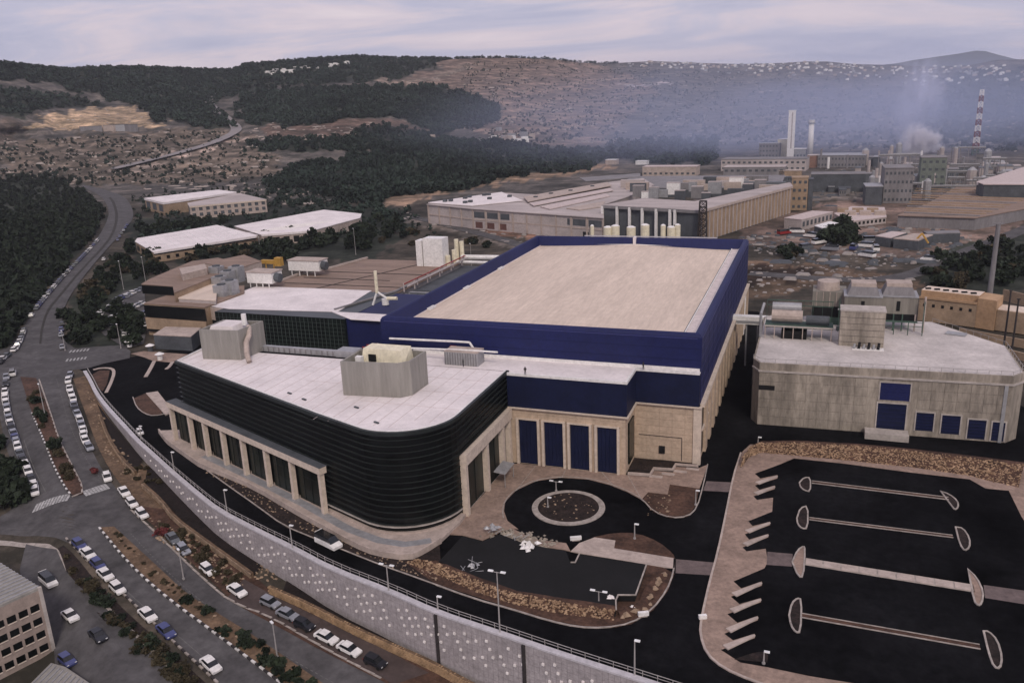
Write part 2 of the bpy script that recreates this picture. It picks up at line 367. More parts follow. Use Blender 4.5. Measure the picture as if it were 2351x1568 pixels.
# land cover: 0 scrub, painted from the survey polygons with ragged edges
def jitx(x, y): return vnoise(x, np.asarray(y)*2, 34.0, 1.0, 4)*34
def jity(x, y): return vnoise(x, np.asarray(y)*2, 34.0, 5.0, 4)*12
jx = PXA + jitx(PXA, PYA); jy = PYA + jity(PXA, PYA)
FOREST = [
 [(-500,120),(0,140),(200,150),(530,150),(560,140),(700,130),(850,120),(1060,128),(1000,155),(930,175),(850,190),(780,190),(640,200),(520,225),(480,240),(540,290),(480,300),(380,275),(300,240),(200,215),(100,190),(0,182),(-500,190)],
 [(545,225),(640,205),(830,200),(1000,195),(1080,215),(1140,245),(1145,275),(1080,300),(1020,310),(900,270),(800,272),(700,290),(600,285),(540,275)],
 [(600,425),(700,375),(850,352),(900,325),(1100,325),(1250,340),(1370,342),(1400,365),(1350,390),(1200,402),(1100,430),(1000,445),(900,452),(850,470),(700,442)],
 [(870,285),(1000,312),(1160,330),(1180,350),(1000,345),(880,350),(620,345),(560,330),(640,318),(760,318)],
 [(1380,345),(1480,325),(1640,320),(1650,372),(1480,380),(1400,362)],
 [(-400,400),(0,405),(110,402),(180,432),(222,462),(236,485),(236,504),(212,545),(172,588),(124,642),(74,700),(40,752),(-10,812),(-400,900)],
 [(0,200),(120,215),(260,245),(120,250),(60,270),(0,270),(-400,270),(-400,200)],
 [(150,690),(300,600),(330,600),(330,700),(250,760),(290,800),(160,800)],
 [(300,505),(430,505),(640,470),(930,480),(940,520),(860,600),(640,600),(560,600),(300,600)],
 [(2100,620),(2200,560),(2400,520),(2400,640),(2280,690),(2120,660)],
 [(2200,160),(2500,150),(2500,330),(2200,320),(2100,280),(2160,230)],
]
COV = [  # polygon, colour
 ([(-500,100),(3000,100),(3000,460),(-500,460)], (0.098,0.092,0.088)),
 ([(1060,120),(1340,130),(1500,200),(1420,300),(1360,340),(1200,330),(1080,300),(1150,262),(1140,235),(1060,205),(900,195),(900,185),(1000,160)], (0.165,0.128,0.112)),
 ([(600,290),(700,290),(800,272),(900,276),(980,300),(870,322),(700,318),(600,315)], (0.130,0.095,0.080)),
 ([(0,320),(400,300),(520,290),(640,335),(640,400),(500,420),(180,425),(0,412)], (0.125,0.106,0.090)),
 ([(-300,280),(60,275),(30,330),(-300,340)], (0.10,0.085,0.075)),
 ([(60,300),(90,275),(150,255),(200,250),(280,244),(330,258),(388,287),(370,293),(180,300)], (0.36,0.275,0.195)),
 ([(240,392),(500,322),(560,318),(560,326),(500,338),(300,395)], (0.33,0.27,0.24)),
 ([(830,190),(1000,172),(1060,150),(1110,145),(1000,182),(900,195)], (0.20,0.165,0.145)),
 ([(1430,193),(1540,193),(1540,196),(1430,196)], (0.5,0.45,0.48)),
 ([(870,465),(1000,430),(1200,400),(1400,378),(1400,386),(1210,415),(1000,450),(880,480)], (0.26,0.19,0.14)),
 ([(940,500),(1180,545),(1330,545),(1290,528),(985,512)], (0.19,0.12,0.095)),
 ([(1700,560),(2100,600),(2300,560),(2351,500),(2351,440),(2100,440),(1700,500)], (0.17,0.13,0.115)),
 ([(1700,600),(2000,620),(2140,650),(2100,665),(1900,655),(1700,690)], (0.13,0.095,0.07)),
 ([(1700,608),(1840,615),(1870,640),(1700,655)], (0.04,0.028,0.022)),
 ([(880,480),(940,490),(1240,575),(1190,575),(1060,540),(870,500)], (0.14,0.125,0.115)),
]
col = np.tile(np.array([0.062, 0.056, 0.048]), (len(V), 1))
for poly, c in COV: col[pip(jx, jy, poly)] = c
forest = np.zeros(len(V), bool)
for poly in FOREST: forest |= pip(jx, jy, poly)
col[forest] = (0.030, 0.036, 0.030)
me_g = None
m_ground = bpy.data.materials.new('ground_cover'); m_ground.use_nodes = True
t = m_ground.node_tree; N = t.nodes; K = t.links.new; b = N['Principled BSDF']; b.inputs['Roughness'].default_value = 0.95; b.inputs['Specular IOR Level'].default_value = 0.1
at = N.new('ShaderNodeAttribute'); at.attribute_name = 'cover'
g = N.new('ShaderNodeNewGeometry')
nn1 = N.new('ShaderNodeTexNoise'); nn1.inputs['Scale'].default_value = 0.035; nn1.inputs['Detail'].default_value = 9; nn1.inputs['Roughness'].default_value = 0.78; K(g.outputs['Position'], nn1.inputs['Vector'])
rr = N.new('ShaderNodeValToRGB'); K(nn1.outputs[0], rr.inputs[0]); e = rr.color_ramp.elements; e[0].position = 0.40; e[0].color = (0.42, 0.44, 0.42, 1); e[1].position = 0.66; e[1].color = (2.1, 1.95, 1.85, 1)
q = e.new(0.5); q.color = (0.85, 0.84, 0.82, 1)
mpz = N.new('ShaderNodeMapping'); mpz.inputs['Scale'].default_value = (0.003, 0.003, 0.16); K(g.outputs['Position'], mpz.inputs[0])
nn2 = N.new('ShaderNodeTexNoise'); nn2.inputs['Scale'].default_value = 1.0; nn2.inputs['Detail'].default_value = 5; nn2.inputs['Roughness'].default_value = 0.7; K(mpz.outputs[0], nn2.inputs['Vector'])
r2_ = N.new('ShaderNodeValToRGB'); K(nn2.outputs[0], r2_.inputs[0]); e = r2_.color_ramp.elements; e[0].position = 0.44; e[0].color = (0.75, 0.75, 0.75, 1); e[1].position = 0.60; e[1].color = (1.5, 1.42, 1.35, 1)
m1 = N.new('ShaderNodeMix'); m1.data_type = 'RGBA'; m1.blend_type = 'MULTIPLY'; m1.inputs[0].default_value = 1; K(at.outputs['Color'], m1.inputs[6]); K(rr.outputs[0], m1.inputs[7])
m2 = N.new('ShaderNodeMix'); m2.data_type = 'RGBA'; m2.blend_type = 'MULTIPLY'; m2.inputs[0].default_value = 0.8; K(m1.outputs[2], m2.inputs[6]); K(r2_.outputs[0], m2.inputs[7])
K(m2.outputs[2], b.inputs['Base Color'])
ground = npmesh('ground', V, Fq, m_ground, kind='structure', smooth=True); ground['label'] = 'rolling ground from the site up to the wooded hills'
ca = ground.data.color_attributes.new('cover', 'FLOAT_COLOR', 'POINT'); ca.data.foreach_set('color', np.c_[col, np.ones(len(col))].astype(np.float32).ravel())
# far blue mountain
mb = MB(); D = 7500.0
prof = [(1900,170),(2000,152),(2060,146),(2095,139),(2150,131),(2200,124),(2240,117),(2262,118),(2290,126),(2330,136),(2400,142),(2600,150),(2800,165)]
top = []; foot = []; back = []
for x, y in prof:
    r = ray(x, y); s = D/math.hypot(r[0], r[1]); top.append((r[0]*s, r[1]*s, EYE + r[2]*s))
    s2 = s*0.7; foot.append((r[0]*s2, r[1]*s2, -40)); s3 = s*1.5; back.append((r[0]*s3, r[1]*s3, -40))
n = len(prof)
mb.add(foot + top + back, [(i, i+1, n+i+1, n+i) for i in range(n-1)] + [(n+i, n+i+1, 2*n+i+1, 2*n+i) for i in range(n-1)])
mb.build('mountain', mat('mountain_scrub', (0.05, 0.055, 0.06), 0.95, 0.2, 0.004), kind='structure', smooth=True, label='distant blue mountain behind the town')
def hit(px, py):      # ground point at a pixel, anywhere
    y0_ = float(np.interp(px, HX, HY0))
    if py > y0_: return PGG(px, py)
    j = np.searchsorted(xx, px); j = min(max(j, 1), ncol-1)
    base = len(near_rows) + 60; ys_ = float(np.interp(px, SKYX, SKYY)); k = (y0_ - py)/(y0_ - ys_)*NHL; k0 = int(min(max(k, 0), NHL-1)); fk = min(max(k - k0, 0), 1)
    a = Z[base + k0][j-1]*(1-fk) + Z[base + k0+1][j-1]*fk; b_ = Z[base + k0][j]*(1-fk) + Z[base + k0+1][j]*fk; fx = (px - xx[j-1])/7.0
    return Vector(a*(1-fx) + b_*fx)
# ================================================================== the site platform
def PX(pts, z=0.0): return [P(x, y, z)[:2] for x, y in pts]
site = PX(WALL) + [(150, 20), (150, 95), (75, 120), (62, 186), (48, 215), (28, 236), (-4, 236), (-6, 268), (-17, 292), (-95, 292), (-100, 250), (-150, 216), (-190, 214), (-205, 196), (-225, 188)]
MB().prism(site, -0.8, 0.0).build('asphalt_yard', m_asph, kind='structure', label='new black asphalt platform of the plant', fix=True)

# retaining wall along the lower road: face, coping, protruding white blocks
wp = [P(x, y) for x, y in smooth_px(WALL, 1)]
def zbase(q): return float(zlow(q.x, q.y)) - 0.6
rw = thing('retaining_wall', 'long curved grey retaining wall studded with small white blocks beside the lower road', 'wall', (wp[10].x, wp[10].y, float(zlow(wp[10].x, wp[10].y))))
wpr = [Vector((a, b)) for a, b in resample(wp, 220)]
MB().band(wpr, -0.25, 0.45, zbase, 0.12).build('wall_face', m_wall, rw, fix=True)
MB().band(wpr, -0.38, 0.6, 0.125, 0.42).build('coping', m_wcap, rw, fix=True)
bkm = MB().box(-0.2, 0.2, -0.14, 0.16, -0.17, 0.17).mesh('block'); bkm.materials.append(m_block)
seg = resample(wp, 1600); step = np.hypot(*(seg[1]-seg[0])); ii = 0; cnt = 0
s_w = 62.0
while s_w < 225 and cnt < 290:
    k = int(s_w/step)
    if k >= len(seg) - 2: break
    p = seg[k]; d = seg[k+1] - seg[k]; d = d/np.linalg.norm(d); nrm = Vector((d[1], -d[0]))
    zb = float(zlow(*p)); hgt_ = -zb
    for lv in range(4):
        zc_ = -1.5 - lv*1.25 - (0.6 if ii % 2 else 0)
        if zc_ > zb + 2.0 and lv < hgt_ - 2 and rng.random() < 0.72:
            link_part('block', bkm, rw, (p[0] + nrm.x*0.34 + d[0]*lv*0.5, p[1] + nrm.y*0.34 + d[1]*lv*0.5, zc_), math.atan2(d[1], d[0])); cnt += 1
    s_w += 1.9; ii += 1
pm = MB()
for px_ in (1001, 1206):     # dark movement joints
    q = P(px_, 1408 + (px_-998)*0.33)
    k = int(np.argmin(np.hypot(seg[:, 0]-q.x, seg[:, 1]-q.y))); p = seg[k]; d = seg[k+1]-seg[k]
    MB().obox((p[0] + d[1]/np.linalg.norm(d)*0.35, p[1] - d[0]/np.linalg.norm(d)*0.35), d, 0.5, 0.35, float(zlow(*p)), 0.0).build('joint', m_poled, rw)
wj = MB(); sgm = resample(wp, 260)
for i in range(1, 258):
    d = sgm[i+1]-sgm[i]; d = d/np.linalg.norm(d); p = sgm[i]; zb = float(zlow(*p))
    if zb < -.8: wj.obox((p[0]+d[1]*.26, p[1]-d[0]*.26), d, .07, .03, zb-.3, .1)
for k in range(1, 9):
    zc_ = -k*1.0; run = [Vector((a, b)) for a, b in sgm if zlow(a, b) < zc_-.3]
    if len(run) > 4: wj.band(run, -.275, -.2, zc_-.03, zc_+.03)
wj.build('wall_joints', mat('wall_joint', (0.275,0.25,0.258), 0.9, 0.2, 1), rw, kind='stuff')
# guard rail behind the coping
gr = thing('guard_rail', 'thin dark guard rail running along the top of the retaining wall', 'railing', (wp[10].x, wp[10].y, 0))
rail = [Vector((a, b)) for a, b in resample(wp, 120)]
MB().band(rail, 1.0, 1.08, 0.95, 1.02).build('rail', m_pole, gr); MB().band(rail, 1.0, 1.08, 0.5, 0.55).build('rail', m_pole, gr)
post = MB().box(-.04, .04, -.04, .04, 0, 1.0).mesh('post'); post.materials.append(m_pole)
for a, b in resample([p + Vector((0.5, 0.9, 0)) for p in wp], 110): link_part('post', post, gr, (a, b, 0))

def flat(name, px, z, m, h=None, label=None, kind='structure', world=False, **k):
    pts = px if world else PX(px, z)
    if h: return MB().prism(pts, z - h, z).build(name, m, kind=kind, label=label, fix=True, **k)
    return MB().poly(pts, z).build(name, m, kind=kind, label=label, **k)
def kerb(px, z=0.0, wd=0.22, hh=0.14, m=m_kerb, closed=False, name='kerb', sm=1, world=False, label=None):
    pts = smooth_px(px, sm) if sm else px
    pts = pts if world else PX(pts, z)
    return MB().band(pts, 0, wd, z - 0.02, z + hh, closed=closed).build(name, m, kind='structure', fix=True, label=label)

# terrace round the curved building, planting strip below it
edge = smooth_px([(365,988),(382,1011),(400,1024),(435,1049),(462,1068),(525,1092),(588,1119),(675,1171),(738,1206),(813,1248),(863,1268),(938,1279),(975,1262),(1012,1238)], 1)
terr = PX(edge, 0.7) + [(-58.2, 124.5), (-58.4, 128.5), (-70, 120), (-84.5, 124), (-138, 146), (-140, 149)]
MB().prism(terr, 0.0, 0.7).build('terrace', m_pavel, kind='structure', label='pale terrace with a raised edge round the curved building', fix=True)
MB().band(PX(edge, 0.7), -0.2, 0.15, 0.0, 1.15).build('terrace_parapet', m_pavel, kind='structure', label='low pale parapet of the terrace', fix=True)
gpl = [(a, b) for a, b in resample(PX([(470,1046),(560,1088),(700,1158),(800,1214),(870,1240),(933,1250),(990,1240)], 0.7), 30)]
MB().band(gpl, -0.9, 0.9, 0.704, 0.72).build('drain_grating', m_galv, kind='structure', label='grey gravel strip beside the glass')
kerb_dr = smooth_px([(440,1056),(462,1072),(525,1118),(588,1162),(650,1208),(728,1240),(800,1269),(875,1299),(963,1330),(1088,1376),(1175,1400),(1258,1426),(1325,1441),(1388,1443),(1450,1433),(1500,1400),(1533,1356),(1548,1316),(1550,1283)], 1)
strip = PX(kerb_dr[:18], 0.0); low = PX(edge, 0.0)
flat('planting_strip', [(440,1056),(462,1072),(525,1118),(588,1162),(650,1208),(728,1240),(800,1269),(875,1299),(963,1330),(1000,1344),(1012,1290),(1010,1262),(1008,1236),(975,1262),(938,1284),(863,1272),(813,1252),(738,1210),(675,1175),(588,1123),(525,1096),(462,1072)], 0.08, m_soil, label='dark planting strip between terrace and driveway')
kerb(kerb_dr, 0.0, 0.25, 0.16, sm=0, label='pale driveway kerb')
# plaza
plaza = [(1066,1180),(1112,1132),(1166,1064),(1194,1064),(1441,1090),(1493,1095),(1503,1080),(1545,1084),(1552,1071),(1602,1075),(1625,1066),(1612,1104),(1606,1121),(1538,1111),(1533,1134),(1488,1129),(1473,1146),(1440,1128),(1400,1112),(1350,1099),(1285,1095),(1230,1103),(1185,1124),(1160,1150),(1157,1172),(1165,1195),(1190,1214),(1176,1212),(1145,1222),(1108,1240),(1062,1228),(1030,1226),(1000,1246),(960,1262),(1010,1230)]
flat('plaza', plaza[:-3] + [(1012,1238),(1040,1212)], 0.12, m_pave, h=0.12, label='pinkish paved plaza in front of the blue doors')
for i, (a, b_) in enumerate([((1230,1068),(1190,1120)),((1300,1075),(1290,1096)),((1166,1066),(1068,1180)),((1380,1082),(1410,1116)),((1441,1090),(1473,1146))]):
    MB().band(PX([a, b_], 0.13), -0.06, 0.06, 0.124, 0.136).build('paving_joint', m_kerb, kind='structure', label='paving joint of the plaza')
# roundabout
cc = P(1305, 1165)
def circ(c, r, n=56, a0=0, a1=2*math.pi): return [(c[0] + r*math.cos(a0+(a1-a0)*i/n), c[1] + r*math.sin(a0+(a1-a0)*i/n)) for i in range(n)]
isl = thing('roundabout_island', 'round planted traffic island ringed by a pale kerb in front of the blue doors', 'traffic island', (cc.x, cc.y, 0))
MB().band(circ(cc, 6.95), -0.0, 1.15, 0, 0.16, closed=True).build('kerb_ring', m_kerb, isl, fix=True)
MB().prism(circ(cc, 5.75), 0, 0.22).build('soil_bed', m_soil, isl, fix=True)
kerb([(1157,1190),(1155,1172),(1160,1150),(1185,1124),(1230,1103),(1285,1095),(1350,1099),(1400,1112),(1440,1128),(1473,1146),(1500,1176),(1540,1190),(1580,1187),(1602,1166),(1617,1110),(1626,1066)], 0.0, 0.2, 0.17, label='kerb of the turning circle')
flat('planting_bed', [(1441,1088),(1450,1051),(1600,1061),(1602,1073),(1552,1069),(1545,1081),(1503,1077),(1493,1092)], 0.15, m_soil, label='shrub bed below the blank stone wall')
flat('planting_bed', [(1538,1112),(1605,1121),(1598,1160),(1578,1186),(1540,1189),(1502,1176),(1475,1148),(1488,1130),(1533,1135)], 0.1, m_soilr, label='bare earth bed beside the turning circle')
MB().band(PX([(1441,1090),(1494,1094),(1503,1079),(1546,1082),(1553,1070),(1603,1074)], 0.0), 0, 0.35, 0, 0.55).build('planter_wall', m_pavel, kind='structure', label='stepped pale planter edge', fix=True)
for i in range(4): MB().obox(P(1590 - i*28, 1078 + i*6), (1, 0, 0), 2.6, 0.9, 0.12, 0.2+0.03*i).build('step', m_pavel, kind='structure', label='broad pale step beside the planter')
# bed and walkway south of the roundabout
flat('planting_bed', smooth_px([(1360,1233),(1413,1222),(1463,1223),(1513,1243),(1545,1270),(1550,1281)], 1) + [(1410,1258),(1413,1240)], 0.12, m_soilr, label='half-round earth bed with a lamp')
flat('walkway', [(1310,1265),(1330,1246),(1365,1233),(1413,1240),(1410,1258),(1550,1281),(1549,1303),(1520,1301),(1330,1269)], 0.16, m_pavel, h=0.16, label='pale walkway leading to the crossing')
flat('walkway', [(1176,1212),(1196,1222),(1225,1238),(1300,1246),(1310,1265),(1298,1262),(1250,1255),(1180,1232)], 0.14, m_pave, h=0.14, label='brownish walkway beside the rubble')
flat('crossing', [(1552,1283),(1643,1291),(1633,1320),(1551,1315)], 0.008, mat('crossing_paving', (0.13,0.10,0.095), 0.9, 0.25, 0.5), label='paved crossing over the drive')
flat('crossing', [(1622,1104),(1680,1107),(1673,1129),(1614,1126)], 0.008, MATS['crossing_paving'], label='paved crossing beside the stone corner')
# inner lot and its rock bank
lot2 = [(1008,1288),(1062,1230),(1108,1242),(1150,1226),(1200,1246),(1255,1257),(1298,1263),(1310,1292),(1322,1290),(1332,1271),(1483,1295),(1458,1365),(1418,1365),(1413,1400),(1275,1376),(1175,1358),(1090,1326)]
flat('inner_lot', lot2, 1.25, mat('dusty_asphalt', (0.006,0.006,0.0065), 0.9, 0.4, 0.2), h=1.22, label='dark dusty parking lot behind the rock bank')
kerb([(1310,1292),(1322,1292),(1332,1271)], 1.25, sm=0, label='pale kerb of the inner lot'); kerb([(1483,1295),(1458,1365),(1418,1365),(1412,1378),(1413,1400)], 1.25, sm=0, label='pale kerb of the inner lot corner')
flat('planting_bed', [(1484,1296),(1520,1301),(1549,1316),(1533,1356),(1500,1400),(1450,1432),(1413,1440),(1330,1436),(1260,1422),(1175,1396),(1040,1352),(1000,1340),(930,1290),(1000,1286),(1090,1330),(1275,1380),(1413,1404),(1420,1367),(1459,1367)], 0.09, m_soilr, label='reddish earth at the foot of the rock bank')

def rock_bank(name, label, foot, crest, z1, n, m=m_rock, body=m_soilr, size=0.42):
    """sloping bank of piled rocks between a foot line (z=0) and a crest line (z=z1)"""
    A = resample(foot, n); B = resample(crest, n); c = A[n//2]
    t_ = thing(name, label, 'stone wall', (c[0], c[1], 0))
    mb_ = MB(); v = []
    for a, b in zip(A, B):
        dn = (b - a)/np.linalg.norm(b - a); e_ = b + dn*1.1
        v += [(a[0],a[1],0.0), (b[0],b[1],z1), (e_[0],e_[1],z1), (e_[0],e_[1],-0.1)]
    mb_.add(v, [(4*i+k, 4*i+4+k, 4*i+5+k, 4*i+1+k) for i in range(n-1) for k in range(3)]); mb_.build('bank_core', body, t_, fix=True)
    r_ = MB(); rg = random.Random(hash(name) % 99 + n)
    lenw = float(np.sum(np.hypot(*np.diff(A, axis=0).T))); wdt = float(np.mean(np.hypot(*(B-A).T))); slope = math.hypot(wdt, z1)
    for _ in range(int(lenw*slope/(size*size)*1.9)):
        f = rg.random()*(n-1.001); i = int(f); k = f - i; u = rg.random()
        a = A[i]*(1-k)+A[i+1]*k; b = B[i]*(1-k)+B[i+1]*k; p = a*(1-u)+b*u; z = z1*u
        s = size*rg.uniform(0.35, 0.75); q = [rg.uniform(0.7, 1.15) for _ in range(6)]
        dd = rg.uniform(0, 1.5); cx, sx = math.cos(dd), math.sin(dd)
        pts = [(q[0]*s*cx,q[0]*s*sx,0),(-q[1]*s*sx,q[1]*s*cx,0),(-q[2]*s*cx,-q[2]*s*sx,0),(q[3]*s*sx,-q[3]*s*cx,0),(0.1*s,0,q[4]*s*0.8),(0,0,-q[5]*s*0.6)]
        r_.add([(p[0]+x_, p[1]+y_, z+z_) for x_, y_, z_ in pts], [(0,1,4),(1,2,4),(2,3,4),(3,0,4),(1,0,5),(2,1,5),(3,2,5),(0,3,5)])
    o = r_.build('rocks', m, t_, kind='stuff'); return t_
rock_bank('rock_bank', 'curved bank of ochre rocks between the driveway and the inner lot', PX([(930,1290),(1010,1322),(1090,1358),(1175,1386),(1258,1404),(1325,1414),(1388,1420),(1408,1424)]), PX([(960,1283),(1010,1294),(1090,1328),(1175,1359),(1275,1378),(1340,1388),(1408,1399),(1412,1400)], 1.3), 1.3, 60)
rock_bank('boulder_row', 'row of pale boulders beside the walkway end of the inner lot', PX([(1424,1422),(1470,1412),(1490,1396),(1507,1354),(1528,1320)]), PX([(1422,1410),(1462,1400),(1480,1386),(1497,1350),(1520,1316)], 0.5), 0.5, 20, m_rockl, size=1.1)
rock_bank('rock_bank', 'long straight bank of orange rocks above the car park', PX([(1700,1075),(1716,1052),(1745,1040),(1823,1047),(1938,1058),(2088,1074),(2226,1094),(2260,1104),(2338,1122)]), PX([(1706,1048),(1722,1026),(1745,1016),(1823,1015),(1970,1023),(2088,1034),(2226,1050),(2280,1057),(2350,1066)], 2.1), 2.1, 80)

# big car park on the right
lotpave = [(1705,1036),(1685,1096),(1673,1159),(1670,1175),(1650,1271),(1633,1331),(1613,1421),(1610,1456),(1625,1501),(1663,1533),(1725,1560),(1800,1585),(2000,1615),(2600,1700),(2700,1400),(2420,1120),(2350,1070),(2290,1062),(2088,1046),(1823,1024),(1745,1020),(1722,1020)]
flat('pavement', lotpave, 0.13, m_pave, h=0.13, label='brown paved footway round the big car park')
kerb([(1703,1040),(1685,1096),(1670,1175),(1650,1271),(1633,1331),(1613,1421),(1610,1456),(1625,1501),(1663,1533),(1725,1560),(1800,1585)], 0.0, -0.35, 0.19, m_pavel, label='pale kerb along the drive side of the car park')
SAW = [(1790,1066),(1733,1087),(1746,1098),(1785,1090),(1785,1098),(1733,1114),(1744,1124),(1779,1114),(1779,1122),(1730,1139),(1738,1147),(1775,1142),(1773,1174),(1718,1196),(1728,1207),(1768,1197),(1768,1205),(1710,1226),(1720,1238),(1764,1225),(1764,1233),(1705,1256),(1714,1265),(1758,1259),(1763,1289),(1755,1304),(1684,1334),(1702,1350),(1749,1334),(1749,1344),(1678,1369),(1698,1386),(1747,1372),(1747,1382),(1670,1409),(1693,1429),(1740,1413),(1740,1423),(1663,1454),(1683,1469),(1733,1454),(1733,1464),(1655,1491)]
FINS = [((1785,1094),(1738,1110)),((1779,1118),(1735,1134)),((1768,1201),(1715,1221)),((1764,1229),(1710,1251)),((1749,1339),(1685,1366)),((1747,1377),(1680,1403)),((1740,1418),(1672,1448)),((1733,1459),(1665,1487))]
lotasph = [(1823,1052),(1938,1064),(2088,1084),(2226,1100),(2263,1121),(2316,1126),(2345,1185),(2480,1400),(2560,1640),(2100,1590),(1858,1551),(1763,1531),(1700,1520)] + SAW[::-1]
flat('car_park', lotasph, 0.14, m_asph, label='empty black car park')
# sawtooth bays: thin kerb fins with wedges of paving between them
FNAME = ['uppermost','second from the top','third from the top','fourth from the top','fourth from the bottom','third from the bottom','second from the bottom','lowest']
for i, (tp_, rt_) in enumerate(FINS):
    tip, root = P(*tp_, 0.15), P(*rt_, 0.15); d = (tip - root).normalized(); ln = (tip - root).length; nn = Vector((-d.y, d.x, 0)); q = [root - nn*.55, tip - d*.35 - nn*.26, tip - nn*.1, tip + nn*.1, tip - d*.35 + nn*.26, root + nn*.55]
    MB().prism([(p.x, p.y) for p in q], 0.1, 0.33).build('kerb_fin', m_pavel, label=f'{FNAME[i]} pale kerb fin on the left edge of the car park', cat='kerb', group='sawtooth kerb fins of the car park', fix=True)
# kerbed islands inside the car park
def island(label, L_, R_c, bar=True, paved=False):
    c = P(*L_[0]); t_ = thing('kerbed_island', label, 'kerb island', (c.x, c.y, 0.14))
    for px_ in (L_, R_c):
        if px_:
            pts = PX(smooth_px(px_ + [px_[0]], 1)[:-1], 0.16)
            a_ = sum(pts[i][0]*pts[(i+1)%len(pts)][1] - pts[(i+1)%len(pts)][0]*pts[i][1] for i in range(len(pts)))
            if a_ < 0: pts = pts[::-1]
            MB().band(pts, -0.02, 0.24, 0.13, 0.30, closed=True).build('kerb_ring', m_kerb, t_, fix=True); MB().poly(pts, 0.20).build('end_bed', m_pave if paved else m_soil, t_)
    return t_
def bar(t_, a, b, wd, paved=False, n=9):
    A = P(*a, 0.2); B = P(*b, 0.2); d = (B - A).normalized(); nn = Vector((-d.y, d.x, 0))
    if paved:
        for i in range(n):
            p = A + (B-A)*(i/n) + d*0.1; q = A + (B-A)*((i+1)/n) - d*0.12
            MB().obox((p+q)/2, d, (q-p).length, wd, 0.13, 0.28).build('paving_slab', m_pavel, t_)
        MB().obox((A+B)/2, d, (B-A).length, wd+0.3, 0.12, 0.2).build('slab_base', m_kerb, t_)
    else:
        for s in (-1, 1): MB().obox((A+B)/2 + nn*s*(wd/2-0.08), d, (B-A).length, 0.15, 0.12, 0.27).build('kerb_line', m_kerb, t_)
        MB().obox((A+B)/2, d, (B-A).length, wd-0.32, 0.12, 0.19).build('soil_strip', m_soilr, t_)
i1 = island('topmost kerbed island of the car park, with rounded ends', [(1834,1108),(1845,1096),(1862,1096),(1862,1130),(1845,1126),(1836,1118)], [(2158,1127),(2180,1134),(2200,1150),(2202,1165),(2192,1172),(2182,1160)]); bar(i1, (1864,1106), (2178,1144), 1.2)
i2 = island('second kerbed island from the top of the car park', [(1828,1190),(1836,1166),(1856,1160),(1856,1214),(1840,1214),(1830,1204)], [(2192,1209),(2212,1212),(2228,1236),(2228,1258),(2214,1266),(2202,1250)]); bar(i2, (1858,1190), (2188,1231), 1.0)
i3 = island('paved walkway island with slabs across the middle of the car park', [(1817,1290),(1830,1262),(1846,1252),(1850,1262),(1846,1325),(1832,1325)], [(2221,1305),(2244,1326),(2260,1360),(2256,1386),(2246,1392),(2234,1380)], paved=True); bar(i3, (1849,1288), (2236,1350), 1.9, True)
i4 = island('bottom kerbed island of the car park', [(1810,1412),(1816,1384),(1830,1372),(1842,1376),(1840,1452),(1826,1453),(1814,1436)], [(2256,1448),(2270,1448),(2292,1470),(2303,1510),(2298,1536),(2280,1532),(2268,1500)]); bar(i4, (1841,1412), (2250,1484), 1.2)
flat('crossing', [(1762,1266),(1820,1271),(1818,1300),(1760,1296)], 0.148, MATS['crossing_paving'], label='paved crossing at the left end of the slab walkway'); flat('crossing', [(2258,1342),(2500,1376),(2500,1410),(2262,1372)], 0.148, MATS['crossing_paving'], label='paved crossing at the right end of the slab walkway')
flat('planting_bed', smooth_px([(1685,1513),(1720,1500),(1752,1494),(1764,1500),(1762,1520)],1), 0.2, m_soil, label='small bed at the lower corner of the car park')

# entrance area at the upper left of the site
fork = [(352,816),(346,824),(342,842),(330,862),(326,872),(332,876),(340,868),(350,845),(372,816)]
kerb([(216,850),(232,846),(254,847),(259,856),(252,878),(240,902)], 0.0, 0.9, 0.16, m_pavel, label='bent pale kerb at the site entrance')
flat('planting_bed', [(208,862),(228,850),(252,850),(246,880),(236,898),(222,890)], 0.06, m_soilr, label='earth bed inside the bent kerb')
kerb([(350,830),(342,846),(330,866)], 0.0, 1.1, 0.16, m_pavel, label='tapering pale kerb near the gatehouse'); kerb([(392,832),(386,842),(378,848)], 0.0, 1.0, 0.16, m_pavel, label='short pale kerb near the gatehouse')
flat('forecourt', [(300,812),(330,806),(470,816),(410,834),(350,828),(330,820)], 0.05, m_pave, label='brown forecourt in front of the gatehouse')
flat('planting_bed', smooth_px([(306,915),(318,940),(330,950),(352,955),(378,950),(350,908),(335,902)],1), 0.06, m_soilr, label='triangular earth bed beside the ramp')
flat('ramp', [(335,902),(362,898),(398,944),(380,952)], 0.3, m_pavel, h=0.3, label='pale ramp slab by the curved building')
kerb([(304,912),(312,935),(330,950),(352,956),(392,948)], 0.0, 0.25, 0.15, label='thin kerb round the triangular bed')

